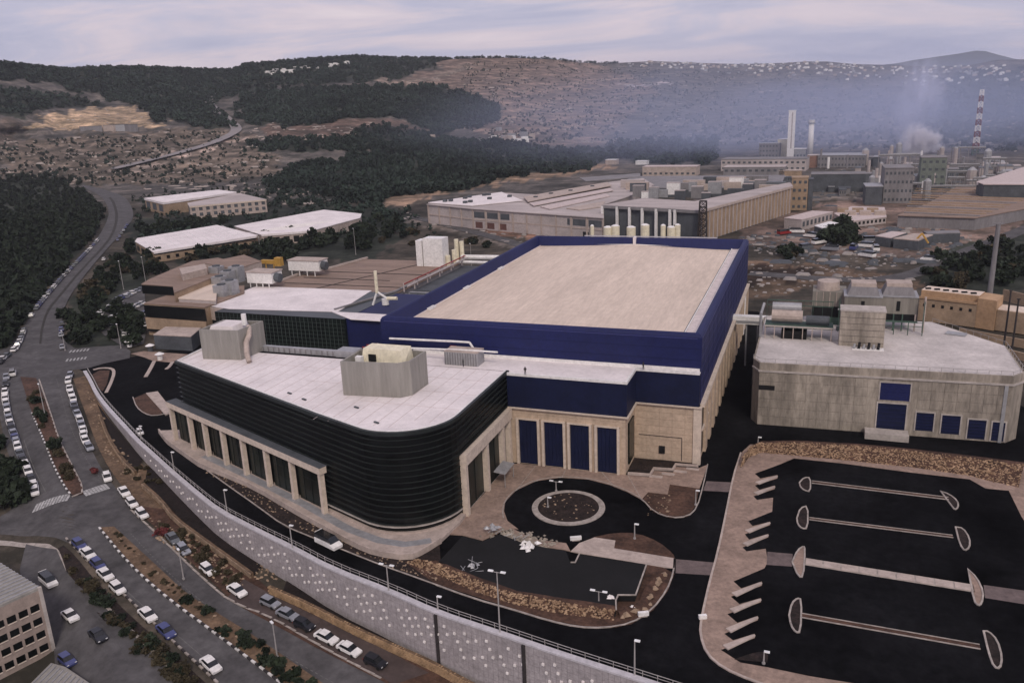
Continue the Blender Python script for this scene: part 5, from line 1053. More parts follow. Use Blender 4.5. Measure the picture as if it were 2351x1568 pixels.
# warehouses at the left
t_, poly, z1 = bldg('warehouse', 'nearest white-roofed warehouse at left, with a tan side wall', 'warehouse', [(311,554),(316,547),(497,517),(590,540),(352,578)], z1=5.6, m=m_ochred)
a, b = P(352,578,z1), P(588,541,z1)
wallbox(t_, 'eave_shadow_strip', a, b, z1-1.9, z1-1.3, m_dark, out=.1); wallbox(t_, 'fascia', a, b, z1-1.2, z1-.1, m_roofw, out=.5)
ra, rb_ = P(500,516,z1+1.2), P(330,562,z1+.9)
for k in range(14): MB().obox((Vector(a).lerp(Vector(b), (k+.5)/14) + Vector(P(316,547,z1)).lerp(Vector(P(497,517,z1)), (k+.5)/14))/2, P(316,547,z1)-a, (P(316,547,z1)-a).length*.97, .3, z1, z1+.12).build('roof_rib', m_white, t_)
windows(t_, P(311,554,z1), a, 1.0, 3.6, 4, .6); windows(t_, a, b, 1.0, 2.6, 12, .35)
t_, poly, z1 = bldg('warehouse', 'second long white-roofed warehouse, farther right behind the trees', 'warehouse', [(540,519),(743,482),(829,491),(826,500),(713,530),(600,538)], z1=6.2, m=m_pavel)
a, b = P(600,538,z1), P(713,530,z1); windows(t_, a, b, 0.5, 4.0, 5, .6, m_dark); wallbox(t_, 'fascia', a, b, z1-1.2, z1-.1, m_roofw, out=.5)
for k in range(12): p_ = P(600+k*9,537-k*.8,z1).lerp(P(743,482,z1), .1+k*.02); MB().obox(p_, (1,0.9,0), 26, .3, z1, z1+.12).build('roof_rib', m_white, t_)
t_, poly, z1 = bldg('warehouse', 'farthest flat warehouse at left with a row of cypresses in front', 'warehouse', [(332,455),(500,436),(542,441),(375,465)], z1=9.5, m=m_ochred)
windows(t_, P(332,455,z1), P(375,465,z1), 2, 7, 3, .6, m_greyd); wallbox(t_, 'fascia', P(332,455,z1), P(375,465,z1), z1-1.6, z1-.2, m_roofw, out=.4); wallbox(t_, 'fascia', P(375,465,z1), P(542,441,z1), z1-1.6, z1-.2, m_roofw, out=.4)
t_, poly, z1 = bldg('office_block', 'cream two-storey block with many windows behind the white warehouses', 'building', [(431,466),(550,444),(611,458),(435,474)], base=(440,503), top=(435,474), m=m_pavel, mr=m_pinkr)
a, b, c_ = P(435,474,z1), P(611,458,z1), P(431,466,z1)
for r in range(2): windows(t_, a, b, 1.5+r*4, 3.9+r*4, 11, .5, m_greyd)
windows(t_, c_, a, 1.5, 8, 2, .5, m_greyd); wallbox(t_, 'fascia', a, b, z1-1.2, z1-.1, m_stonel, out=.4)
# central works
t_, poly, z1 = bldg('works_hall', 'broad low works hall with dusty pink roofs left of the grey-fronted hall', 'factory', [(983,469),(1152,443),(1232,447),(1400,418),(1475,410),(1500,425),(1440,452),(1383,470),(1385,500),(1240,490),(1085,479)], base=(985,512), top=(983,469), m=m_pinkr, mr=m_pinkr)
zz_ = z1
def roofstrip(px, dz, m, nm='roof_strip', h=.5): MB().prism(PX(px, zz_+dz), zz_+dz-h, zz_+dz).build(nm, m, t_, fix=True)
roofstrip([(983,465),(1152,441),(1200,460),(1083,472)], .8, m_roofw); roofstrip([(1202,452),(1395,418),(1404,426),(1212,463)], 1.5, m_pavel, 'monitor_roof'); roofstrip([(1215,466),(1400,432),(1408,437),(1225,472)], 1.0, m_roofp, 'monitor_roof')
roofstrip([(1240,474),(1390,444),(1400,450),(1262,480)], .7, m_roofp, 'monitor_roof'); roofstrip([(1300,478),(1388,462),(1385,474),(1330,482)], .6, m_pavel, 'monitor_roof'); roofstrip([(1330,408),(1470,398),(1470,406),(1345,416)], 1, m_grey)
a = P(983,469,z1); b = P(1085,479,z1); c_ = P(1385,500,z1)
for q0, q1, n in ((a, b, 4), (b, c_, 9)):
    for k in range(n+1):
        p_ = q0.lerp(q1, k/n); d_ = (q1-q0).normalized(); wallbox(t_, 'pier', p_-d_*.5, p_+d_*.5, 0, z1-.4, m_pavel, out=.5)
    wallbox(t_, 'wall_rail', q0, q1, z1*.42, z1*.48, m_pavel, out=.3)
windows(t_, b, c_, z1*.55, z1*.85, 9, .8, m_greyd); windows(t_, b, b.lerp(c_,.6), .5, z1*.35, 6, .6, mat('rust_door', (0.12,0.06,0.05), 0.9, 0.3, 0.5), name='door'); wallbox(t_, 'gate', b.lerp(c_,.86), b.lerp(c_,.90), 0.2, 3.6, m_dark, out=.2)
for (x, y) in [(1022,463),(1035,462),(1068,456),(1078,453),(1068,466),(1080,464),(1112,449),(1122,448),(1124,457),(1170,452),(1230,455),(1265,447),(1310,440),(1360,430)]:
    p_ = P(x, y, z1+1); MB().box(p_.x-1.2,p_.x+1.2,p_.y-1.2,p_.y+1.2,z1+.5,z1+2.2).build('roof_vent', m_greyd, t_)
t_, poly, z1 = bldg('grey_hall', 'tall grey-fronted hall with pale pilasters behind the blue factory', 'factory', [(1383,471),(1480,455),(1595,462),(1812,419),(1818,427),(1606,483),(1500,476)], base=(1385,540), top=(1383,471), m=m_greyd, mr=m_pinkr)
a = P(1383,471,z1); b = P(1606,483,z1); c_ = P(1818,427,z1)
for k, x in enumerate((1382,1420,1450,1480,1512,1543,1554)):
    f = (x-1383)/223; p_ = a.lerp(b, max(0.004, f)); d_ = (b-a).normalized(); wallbox(t_, 'pilaster', p_-d_*.7, p_+d_*.7, 0, z1-.4, m_white, out=.9)
wallbox(t_, 'fascia', a, b, z1-1.6, z1-.1, m_grey, out=.7); wallbox(t_, 'flank_cladding', b, c_, 0, z1-.5, m_ochred, out=.15); wallbox(t_, 'flank_gutter', b, c_, z1-1.4, z1-.2, m_pavel, out=.9)
for k in range(26): p_ = b.lerp(c_, (k+.3)/26); d_ = (c_-b).normalized(); wallbox(t_, 'flank_pilaster', p_-d_*.35, p_+d_*.35, 0, z1-1.4, m_pinkr, out=.6)
windows(t_, b, c_, 1.5, 4.6, 13, .45, m_greyd)
# lattice mast beside it
def lattice(name, label, x, yb, yt, w_, mlist, n, legs=1.0, cat='mast', z0=0.0, bw=None):
    p = P(x, yb, z0); H_ = zat(x + (x-1400)*0.06*(yb-yt)/150.0, yt, p) - z0; t_ = thing(name, label, cat, (p.x, p.y, z0)); bw = bw or w_*1.4
    for i in range(n):
        m_ = mlist[i % len(mlist)]; za, zb_ = z0+H_*i/n, z0+H_*(i+1)/n; wa = bw+(w_-bw)*i/n; wb = bw+(w_-bw)*(i+1)/n; mb_ = MB()
        ca = [(p.x+sx*wa/2, p.y+sy*wa/2, za) for sx, sy in ((-1,-1),(1,-1),(1,1),(-1,1))]; cb_ = [(p.x+sx*wb/2, p.y+sy*wb/2, zb_) for sx, sy in ((-1,-1),(1,-1),(1,1),(-1,1))]
        r = w_*0.07*legs
        for k in range(4):
            mb_.tube(ca[k], cb_[k], r, 4); mb_.tube(ca[k], cb_[(k+1)%4], r*.7, 4); mb_.tube(ca[(k+1)%4], cb_[k], r*.7, 4); mb_.tube(cb_[k], cb_[(k+1)%4], r, 4)
        mb_.build('mast_section', m_, t_)
    return t_, p, H_
t_, p, H_ = lattice('lattice_mast', 'red and white lattice mast on the far right against the hills', 2238, 356, 206, 3.0, [m_green, mat('mast_red', (0.17,0.05,0.045), 0.7, 0.1, 1.0), m_white, MATS['mast_red'], m_white, MATS['mast_red'], m_white, MATS['mast_red'], m_white, MATS['mast_red'], m_white], 11, 2.2, bw=5.5)
lattice('lattice_mast', 'dark lattice mast in front of the long tan flank wall', 1612, 560, 462, 3.2, [m_poled], 7, 1.2)
# pale storage tanks behind the hall
TK = [(1360,516,1.4),(1396,519,3.2),(1413,516,3.0),(1449,519,3.2),(1481,514,3.0),(1522,515,1.8),(1541,519,3.0),(1555,514,2.0)]
for i, (x, y, r) in enumerate(TK):
    gx = P(x, 566, 0); zt = zat(x, y, gx)
    t_ = thing('storage_tank', ['slim leftmost','second','third','fourth, alone','fifth, alone','slim sixth','broad seventh','rightmost'][i] + ' cream storage tank in the row behind the blue hall', 'tank', (gx.x, gx.y, 0), 'cream tanks behind the hall')
    MB().tube((gx.x,gx.y,0),(gx.x,gx.y,zt-.6),r*.72,14).build('shell', m_yel, t_, smooth=False); MB().tube((gx.x,gx.y,zt-.6),(gx.x,gx.y,zt),r*.72,14,r*.3).build('cap', m_white, t_); MB().tube((gx.x-r*.8,gx.y-.3,0),(gx.x-r*.8,gx.y-.3,zt-.3),.14,5).build('ladder', m_poled, t_)
# ochre tower, yard buildings
def boxb(name, label, cat, x0, x1, yt, yb, dep, m, mr, group=None, win=0, z0=0.0):
    a = P(x0, yb, z0); b = P(x1, yb, z0); z1 = zat(x0, yt, a); d = (b-a).normalized(); n_ = Vector((-d.y, d.x, 0)); t_ = thing(name, label, cat, ((a.x+b.x)/2, (a.y+b.y)/2, z0), group)
    MB().prism([a, b, b+n_*dep, a+n_*dep], z0-.3, z1-.4).build('wall', m, t_, fix=True); MB().prism([a-d*.3-n_*.3, b+d*.3-n_*.3, b+d*.3+n_*(dep+.3), a-d*.3+n_*(dep+.3)], z1-.4, z1).build('roof', mr, t_, fix=True)
    if win:
        rows = max(1, int((z1-z0)/5))
        for r in range(rows): windows(t_, a, b, z0+1.2+r*(z1-z0)/rows, z0+1.2+r*(z1-z0)/rows+1.8, win, .5, m_greyd)
    return t_, a, b, z1
boxb('ochre_tower', 'weathered ochre tower block at the end of the long flank wall', 'tower', 1815, 1852, 408, 482, 12, m_ochred, m_ochred, win=3)
boxb('dark_tower', 'dark ribbed block standing against the ochre tower', 'tower', 1853, 1864, 412, 482, 12, m_greyd, m_greyd)
t_, poly, z1 = bldg('yard_building', 'small pale yard building with a blank grey end wall', 'building', [(1801,500),(1865,484),(1912,486),(1841,504)], base=(1840,528), top=(1841,504), m=m_pinkr, mr=m_roofp)
windows(t_, P(1841,504,z1), P(1912,486,z1), 1.5, z1-1.5, 8, .5, m_greyd)
t_, poly, z1 = bldg('yard_building', 'rambling pinkish yard building beside the small pale one', 'building', [(1915,490),(1955,474),(2030,476),(2035,498),(1950,508)], base=(1950,522), top=(1950,508), m=m_pinkr, mr=m_roofp)
windows(t_, P(1950,508,z1), P(2035,498,z1), .8, z1-1, 9, .5, m_dark)
for k in range(6): p_ = P(1935+k*17, 487+(k%2)*6, z1); MB().box(p_.x-3,p_.x+3,p_.y-2,p_.y+3,z1,z1+2.2).build('roof_shed', m_pavel if k%2 else m_ochred, t_)
for i, (px, m_, nm) in enumerate([([(2010,541),(2048,531),(2080,534),(2045,546)], m_roofp, 'left'),([(2052,547),(2098,536),(2142,539),(2108,552)], m_pavel, 'middle'),([(2120,531),(2200,528),(2205,534),(2130,537)], m_grey, 'long far'),([(1870,518),(1905,508),(1925,512),(1890,524)], m_white, 'small white')]):
    t_, poly, z1 = bldg('yard_shed', f'{nm} flat-roofed yard shed among the parked lorries', 'shed', px, z1=4.5, m=m_greyd, mr=m_, group='yard sheds')
t_, poly, z1 = bldg('brown_depot', 'large low depot with a brown striped roof in the right middle distance', 'depot', [(2062,494),(2130,468),(2200,428),(2351,432),(2460,440),(2400,470),(2240,500)], base=(2062,520), top=(2062,494), m=m_grey, mr=m_tanroof)
for k in range(12): a_ = P(2075+k*2.5, 489-k*5, z1); b_ = P(2250+k*14, 497-k*5, z1); MB().obox((a_+b_)/2, b_-a_, (b_-a_).length, .8, z1, z1+.5).build('roof_rib', m_ochred if k % 3 else m_grey, t_)
t_, poly, z1 = bldg('white_roof_depot', 'grey-white roofed shed at the right edge', 'depot', [(2243,417),(2351,384),(2500,384),(2500,424),(2260,423)], z1=14, m=m_greyd, mr=m_roofp)
wallbox(t_, 'fascia', P(2243,418,z1), P(2500,425,z1), z1-1.8, z1+.05, m_roofw, out=.5)
sr = [hit(x, y) for x, y in smooth_px([(1722,628),(1800,634),(1900,642),(2000,644),(2090,634),(2160,606),(2215,580),(2290,552),(2370,520)], 2)]
MB().band([(p.x, p.y) for p in sr], -4.2, 4.2, -.4, -.12).build('service_road', m_road, kind='structure', label='grey service road curving up to the right behind the hall', fix=True)
sr = [P(x, y) for x, y in smooth_px([(940,497),(1010,512),(1100,535),(1180,556),(1240,580)], 2)]
MB().band([(p.x, p.y) for p in sr], -4.0, 4.0, -.4, -.12).build('service_road', m_road, kind='structure', label='grey service road in front of the works hall', fix=True)
# power plant
def stack(label, x, yt, yb, wpx, sq=False, m=m_white):
    p = P(x, yb, 0); zt = zat(x, yt, p); r = wpx/2/F*math.hypot(p.x, p.y); t_ = thing('chimney', label, 'chimney', (p.x, p.y, 0))
    if sq: MB().box(p.x-r,p.x+r,p.y-r,p.y+r,0,zt).build('shaft', m, t_); MB().box(p.x-r*.1,p.x+r*.25,p.y-r-.1,p.y-r,zt*.2,zt*.97).build('ladder_recess', m_pinkr, t_); MB().box(p.x-r*1.1,p.x+r*1.1,p.y-r*1.1,p.y+r*1.1,zt,zt+1).build('rim', m_white, t_)
    else: MB().tube((p.x,p.y,0),(p.x,p.y,zt),r*1.1,14,r*.95).build('shaft', m, t_, smooth=True); MB().tube((p.x,p.y,zt*.93),(p.x,p.y,zt*.96),r*1.35,14).build('gallery', m_galv, t_); MB().tube((p.x,p.y,zt),(p.x,p.y,zt+.8),r*1.2,14).build('rim', m_white, t_)
stack('tall square white chimney at the power plant', 1814, 256, 362, 14, True); stack('shorter round white chimney right of the square one', 1859, 278, 362, 11)
boxb('boiler_house', 'cream boiler house at the foot of the square chimney', 'boiler house', 1784, 1808, 320, 360, 14, m_yel, m_white); boxb('boiler_house', 'ribbed grey boiler house left of the cream one', 'boiler house', 1742, 1786, 330, 362, 16, m_grey, m_galv, win=6)
boxb('pump_house', 'small pale pump house between the two chimneys', 'building', 1820, 1850, 342, 362, 12, m_galv, m_white, win=4); boxb('red_brick_block', 'reddish block below the round chimney', 'building', 1852, 1873, 357, 385, 14, mat('dull_brick', (0.26,0.15,0.11), 0.9, 0.2, 0.3), m_pinkr)
boxb('long_shed', 'long grey-green shed running right of the chimneys', 'shed', 1876, 1985, 357, 384, 30, m_grey, m_galv, win=14); boxb('long_shed', 'long pale shed below the boiler houses', 'shed', 1655, 1850, 366, 392, 24, m_pinkr, m_grey, win=16)
boxb('pipe_hall', 'grey hall in front of the long pale shed', 'factory', 1660, 1800, 384, 412, 20, m_grey, m_pinkr, win=10); boxb('tan_hall', 'tan shed with a pale roof edge right of the grey hall', 'shed', 1788, 1838, 392, 412, 12, m_ochred, m_pavel)
boxb('tall_kiln_block', 'tall ribbed process block in the smoke at right', 'process block', 2026, 2092, 386, 466, 26, m_grey, m_grey, win=7); boxb('kiln_block', 'dark process block beside the tall ribbed one', 'process block', 1985, 2024, 428, 470, 20, m_greyd, m_galv)
boxb('kiln_block', 'pale green process block behind the tall ribbed one', 'process block', 2110, 2168, 362, 430, 20, mat('pale_green_cladding', (0.15,0.17,0.15), 0.9, 0.2, 0.2), m_grey, win=4)
boxb('office_slab', 'plain slab building low in front of the tan hall', 'building', 1860, 1985, 400, 440, 18, m_greyd, m_grey, win=12); boxb('terrace_block', 'block of pink terraced offices in the middle distance', 'building', 1475, 1598, 383, 404, 16, m_pavel, m_roofp, win=10)
boxb('far_house', 'long white shed among trees past the works', 'shed', 1459, 1484, 370, 378, 9, m_white, m_white); boxb('far_house', 'small pale house group left of the long white shed', 'house', 1390, 1414, 367, 378, 9, m_pavel, m_white)
rg = random.Random(21)
for i in range(26):
    x = 1975 + rg.random()*370; yb = 372 + rg.random()*88; h = 10 + rg.random()*34; p = P(x, yb, 0); r = rg.uniform(1.4, 3.2); zt = zat(x, yb-h, p)
    t_ = thing('process_vessel', 'tall grey process vessel in the smoky plant', 'vessel', (p.x, p.y, 0), 'process vessels of the smoky plant')
    MB().tube((p.x,p.y,0),(p.x,p.y,zt),r,9).build('shell', m_galv if i % 3 else m_pinkr, t_); MB().tube((p.x,p.y,zt),(p.x,p.y,zt+r*.7),r,9,r*.3).build('dome', m_galv, t_)
for i in range(16):
    x = 1990 + rg.random()*350; yb = 374 + rg.random()*80; p = P(x, yb, 0); wd = rg.uniform(10, 34); h = rg.uniform(5, 16)
    t_ = thing('pipe_rack', 'steel pipe rack crossing the smoky plant', 'pipe rack', (p.x, p.y, 0), 'pipe racks of the smoky plant')
    for k in range(5): MB().box(p.x+k*wd/4-.25,p.x+k*wd/4+.25,p.y-.25,p.y+.25,0,h).build('leg', m_grey, t_)
    MB().box(p.x,p.x+wd,p.y-.8,p.y+.8,h-.6,h).build('deck', m_grey, t_); MB().tube((p.x,p.y-.4,h+.5),(p.x+wd,p.y-.4,h+.5),.5,6).build('pipe', m_galv, t_)
# warehouses bits on the works roofs
for i, (x, y, s) in enumerate([(1465,437,7),(1500,440,6),(1545,432,8),(1560,448,6),(1600,440,7),(1640,430,8),(1690,420,9),(1716,432,6),(1745,424,7),(1590,425,5),(1480,447,4),(1620,452,5)]):
    p = P(x, y+8, 14); t_ = thing('roof_plant', 'grey plant box on the roof of the grey hall', 'plant box', (p.x,p.y,13), 'plant boxes on the grey hall'); MB().box(p.x-s/2,p.x+s/2,p.y,p.y+s*.6,12,16+s*.4).build('casing', [m_grey,m_galv,m_white,m_greyd][i%4], t_); MB().box(p.x-s/2-.1,p.x+s/2+.1,p.y-.1,p.y+s*.6+.1,16+s*.4,16.3+s*.4).build('lid', m_pinkr, t_)
boxb('works_roofs', 'spread of flat grey workshop roofs behind the grey hall', 'workshops', 1400, 1790, 432, 452, 90, m_greyd, m_grey)
# quarry edge buildings on the left hill
for i, (x0, x1, yt, yb) in enumerate([(186,236,294,303),(238,262,291,303),(264,288,290,302),(291,318,290,303)]):
    pa, pb = hit(x0, yb), hit(x1, yb); d = (pb-pa); zt = pa.z + (yb-yt)/F*math.hypot(pa.x, pa.y)
    t_ = thing('hill_building', ['long grey','small white','pale square','greenish'][i] + ' building on the terrace below the tan quarry', 'building', tuple(pa)); n_ = Vector((-d.y, d.x, 0)).normalized()*14
    MB().prism([pa, pb, pb+n_, pa+n_], min(pa.z,pb.z)-3, zt).build('wall', [m_grey,m_pavel,m_galv,m_grey][i], t_, fix=True); MB().prism([pa, pb, pb+n_, pa+n_], zt, zt+.6).build('roof', m_greyd, t_, fix=True)
# hillside towns
rg = random.Random(3)
def town(n, fx, fy, group, lab, smin=7, smax=14, mats=None):
    mats = mats or [m_white, m_white, m_pavel, m_galv]; 
    protos = []
    for k in range(4):
        me = MB().box(-.5,.5,-.4,.4,-.5,.45+.1*k); me.box(-.2,.45,-.3,.3,.45+.1*k,.75); mm = me.mesh('house'); mm.materials.append(mats[k]); protos.append(mm)
    for i in range(n):
        x = fx(); y = fy(x); p = hit(x, y); s = rg.uniform(smin, smax)
        o = bpy.data.objects.new('house', protos[rg.randrange(4)]); C.objects.link(o); o.location = (p.x, p.y, p.z+1); o.scale = (s*1.2, s, s*.75); o.rotation_euler = (0, 0, rg.uniform(-.6,.6)); tag(o, lab, 'house', group)
sk_ = lambda x: float(np.interp(x, SKYX, SKYY))
town(230, lambda: min(2120, 1440 + min(1, abs(rg.gauss(0.55, .33)))*680), lambda x: sk_(x) + 1.5 + abs(rg.gauss(0, 1))*(7 + max(0, (x-1600)/35.0)), 'houses of the ridge town', 'small pale house in the hillside town along the right ridge', 4, 9)
town(70, lambda: rg.uniform(2125, 2360), lambda x: 152 + rg.random()**1.3*42, 'houses of the far right hill town', 'small pale house on the hill at the far right', 5, 10)
town(26, lambda: rg.uniform(610, 800), lambda x: 172 - (x-610)*0.11 + rg.uniform(-5, 3), 'houses of the hilltop village', 'white house of the hilltop village on the left ridge', 5, 11, [m_white]*4)
town(12, lambda: rg.uniform(940, 1250), lambda x: rg.uniform(300, 330), 'farm sheds on the hillside', 'lone pale shed on the middle hillside', 6, 11)
# winding hill road
def hillroad(pts, wd, label, m=m_kerb):
    q = [hit(x, y) for x, y in smooth_px(pts, 2)]; v = []
    for i, p in enumerate(q):
        a = q[max(i-1,0)]; b = q[min(i+1,len(q)-1)]; d = Vector((b.x-a.x, b.y-a.y, 0)).normalized(); n_ = Vector((-d.y, d.x, 0))*wd/2
        v += [(p.x+n_.x, p.y+n_.y, p.z+2.2), (p.x-n_.x, p.y-n_.y, p.z+2.2)]
    MB().add(v, [(2*i, 2*i+2, 2*i+3, 2*i+1) for i in range(len(q)-1)]).build('hill_road', m, kind='structure', label=label)
hillroad([(498,216),(474,232),(490,252),(515,270),(540,290),(545,304),(520,318),(480,335),(400,358),(330,375),(260,392)], 16, 'pale road winding down the left hillside', mat('pale_road', (0.22,0.20,0.20), 0.9, 0.15, 0.05))

# ================================================================== vegetation
def crown_mesh(name, m, seed, n=90, w=1.0, h=1.0, leaf=.26, shape='round'):
    r = random.Random(seed); mb_ = MB(); lobes = [(r.uniform(-.5,.5)*w, r.uniform(-.5,.5)*w, r.uniform(.35,.85)*h, r.uniform(.32,.55)) for _ in range(6)]
    for _ in range(n):
        if shape == 'cone':
            u = r.random()**.7; rad = w*.5*(1-u)*r.uniform(.6,1.05)+.03; a = r.uniform(0, 6.283); c = Vector((rad*math.cos(a), rad*math.sin(a), h*(.08+.92*u)))
        else:
            lx, ly, lz, lr = r.choice(lobes); v = Vector((r.gauss(0,1), r.gauss(0,1), r.gauss(0,1))).normalized()*lr*r.uniform(.55,1.0); c = Vector((lx+v.x, ly+v.y, lz+v.z*.8))
            if c.z < .12*h: c.z = .12*h + r.random()*.1
        for _k in range(2):
            d = Vector((r.gauss(0,1), r.gauss(0,1), r.gauss(0,1)+.6)).normalized(); u_ = d.orthogonal().normalized(); w_ = d.cross(u_); s = leaf*r.uniform(.6,1.2); c2_ = c + Vector((r.uniform(-.1,.1),)*3)
            mb_.add([c2_-u_*s, c2_-w_*s*.8, c2_+u_*s*.9, c2_+w_*s+d*s*.4], [(0,1,2),(0,2,3)])
    me = mb_.mesh(name); me.materials.append(m); return me
def trunk_mesh(seed):
    r = random.Random(seed); mb_ = MB(); mb_.tube((0,0,-.05),(0,0,.45),.05,6,.035)
    for k in range(3): a = r.uniform(0,6.28); mb_.tube((0,0,.3),(math.cos(a)*.25,math.sin(a)*.25,.6),.028,5,.015)
    me = mb_.mesh('trunk'); me.materials.append(m_bark); return me
CROWNS = {'round': [crown_mesh('crown', [m_leaf, m_leaf2, m_leaf][k], 10+k, 110) for k in range(3)], 'tall': [crown_mesh('crown', m_leaf, 30+k, 90, .75, 1.25) for k in range(2)],
          'cypress': [crown_mesh('crown', m_leaf, 50, 80, .42, 1.9, .16, 'cone')], 'olive': [crown_mesh('crown', m_leafo, 60+k, 70, .9, .8, .24) for k in range(2)], 'pine': [crown_mesh('crown', m_leaf2, 70+k, 90, .8, 1.5, .2, 'cone') for k in range(2)]}
TR = trunk_mesh(1)
def tree(kind, p, s, label, group, cat='tree', name=None):
    o = bpy.data.objects.new(name or {'cypress':'cypress_tree','pine':'pine_tree','olive':'shrub'}.get(kind, 'broadleaf_tree'), None); C.objects.link(o); o.location = p; o.rotation_euler = (0,0,rng.uniform(0,6.28)); s *= .62 if s > 3 else .8; o.scale = (s*rng.uniform(.85,1.15), s*rng.uniform(.85,1.15), s*rng.uniform(.85,1.15)); tag(o, label, cat, group)
    c = bpy.data.objects.new('crown', rng.choice(CROWNS[kind])); C.objects.link(c); c.parent = o; t__ = bpy.data.objects.new('trunk', TR); C.objects.link(t__); t__.parent = o; return o
BLD = []
def scat(n, poly, fn):
    x0, x1 = min(p[0] for p in poly), max(p[0] for p in poly); y0_, y1_ = min(p[1] for p in poly), max(p[1] for p in poly); k = 0; tries = 0
    while k < n and tries < n*60:
        tries += 1; x = rng.uniform(x0, x1); y = rng.uniform(y0_, y1_)
        if pip(np.array([x]), np.array([y]), poly)[0]: fn(x, y); k += 1
ntree = 0
def T(n, poly, kinds, smin, smax, label, group, cat='tree'):
    global ntree
    def f(x, y):
        global ntree
        tree(rng.choice(kinds), PGG(x, y), rng.uniform(smin, smax), label, group, cat); ntree += 1
    scat(n, poly, f)
T(34, [(150,720),(250,680),(330,705),(325,790),(300,812),(250,785),(170,790),(150,760)], ['round','tall','round'], 4.5, 7.5, 'dark leafy tree between bending road and tan office', 'trees between road and tan office')
T(38, [(165,700),(215,640),(300,560),(310,600),(330,640),(300,650),(230,700)], ['round','tall','olive'], 4.5, 8, 'dark tree on the inner side of the road bend', 'trees inside the road bend')
T(48, [(590,560),(640,545),(820,500),(935,500),(930,530),(850,575),(680,600),(600,600)], ['round','round','tall'], 5.5, 9.5, 'dark green tree in the belt behind the rooftop sheds', 'trees behind the rooftop sheds')
T(28, [(330,595),(480,580),(590,560),(600,590),(470,600),(400,620),(330,640)], ['round','olive','tall'], 4.5, 8, 'dark tree in front of the nearest white warehouse', 'trees in front of the white warehouses')
T(26, [(320,520),(480,508),(560,505),(540,515),(320,545)], ['round','tall'], 5, 8.5, 'dark tree behind the nearest white warehouse', 'trees behind the nearest warehouse')
T(44, [(2125,625),(2200,560),(2250,560),(2351,530),(2351,640),(2300,660),(2180,672),(2120,650)], ['round','round','olive'], 4.5, 8.0, 'dark bushy tree on the slope above the ochre building', 'trees above the ochre building')
T(14, [(1890,540),(1935,525),(1965,545),(1950,575),(1890,570)], ['round'], 7, 10, 'dark tree in the lorry yard', 'trees in the lorry yard')
T(10, [(1790,575),(1830,570),(1840,590),(1800,600)], ['round','olive'], 4, 6, 'dark bush on the waste ground left of the lorry yard', 'bushes on the waste ground', 'bush')
for i in range(13): tree('cypress', PGG(378+i*12.5, 472-i*1.5), 7.5, 'cypress in the row before the farthest warehouse', 'row of cypresses')
T(14, [(0,1020),(20,1060),(52,1150),(0,1190),(-30,1100)], ['round'], 4, 6.5, 'leafy tree left of the parked cars at the left edge', 'trees at the left edge')
T(16, [(860,560),(1180,575),(1100,555),(1000,530),(900,520)], ['round','olive'], 4, 7, 'dark tree by the road behind the white tanks', 'trees behind the white tanks')
# shrubs on the embankment, verge, medians
def TS(n, poly, kinds, smin, smax, label, group):
    def f(x, y):
        p = PG(x, y); tree(rng.choice(kinds), p, rng.uniform(smin, smax), label, group, 'shrub', 'shrub')
    scat(n, poly, f)
CROWNS['red'] = [crown_mesh('crown', m_leafr, 90, 60, 1, .8, .24)]
TS(70, [(146,1262),(205,1330),(290,1415),(395,1510),(470,1578),(400,1590),(300,1490),(230,1405),(168,1335)], ['olive','round','olive'], 1.0, 1.9, 'dark shrub on the embankment above the yard', 'shrubs on the embankment')
TS(26, [(420,1385),(440,1380),(600,1480),(720,1568),(690,1590),(560,1500)], ['round'], 1.0, 1.7, 'low clipped shrub on the lower median', 'shrubs on the lower median')
TS(18, [(62,880),(76,880),(120,1010),(178,1120),(168,1128),(130,1060),(90,970)], ['round','olive'], 1.6, 2.8, 'dark shrub on the upper median', 'shrubs on the upper median')
TS(30, [(240,1215),(262,1218),(375,1320),(470,1400),(450,1405),(350,1330)], ['olive'], .5, .9, 'small dry tuft on the stony part of the lower median', 'dry tufts on the lower median')
TS(46, [(350,1200),(420,1215),(480,1260),(560,1335),(520,1350),(440,1290),(370,1240)], ['olive'], .8, 1.7, 'straggly dry shrub on the red-brown verge', 'dry shrubs on the verge')
TS(16, [(290,1060),(330,1070),(380,1120),(330,1120),(290,1090)], ['olive'], .7, 1.3, 'small dry shrub on the upper dirt slope', 'dry shrubs on the upper slope')
tree('red', PG(372,1226), 2.2, 'round dark red shrub at the edge of the lower road', None, 'shrub', 'shrub'); tree('red', PG(222,1084), 2.0, 'dark red shrub beside the upper row of cars', None, 'shrub', 'shrub')
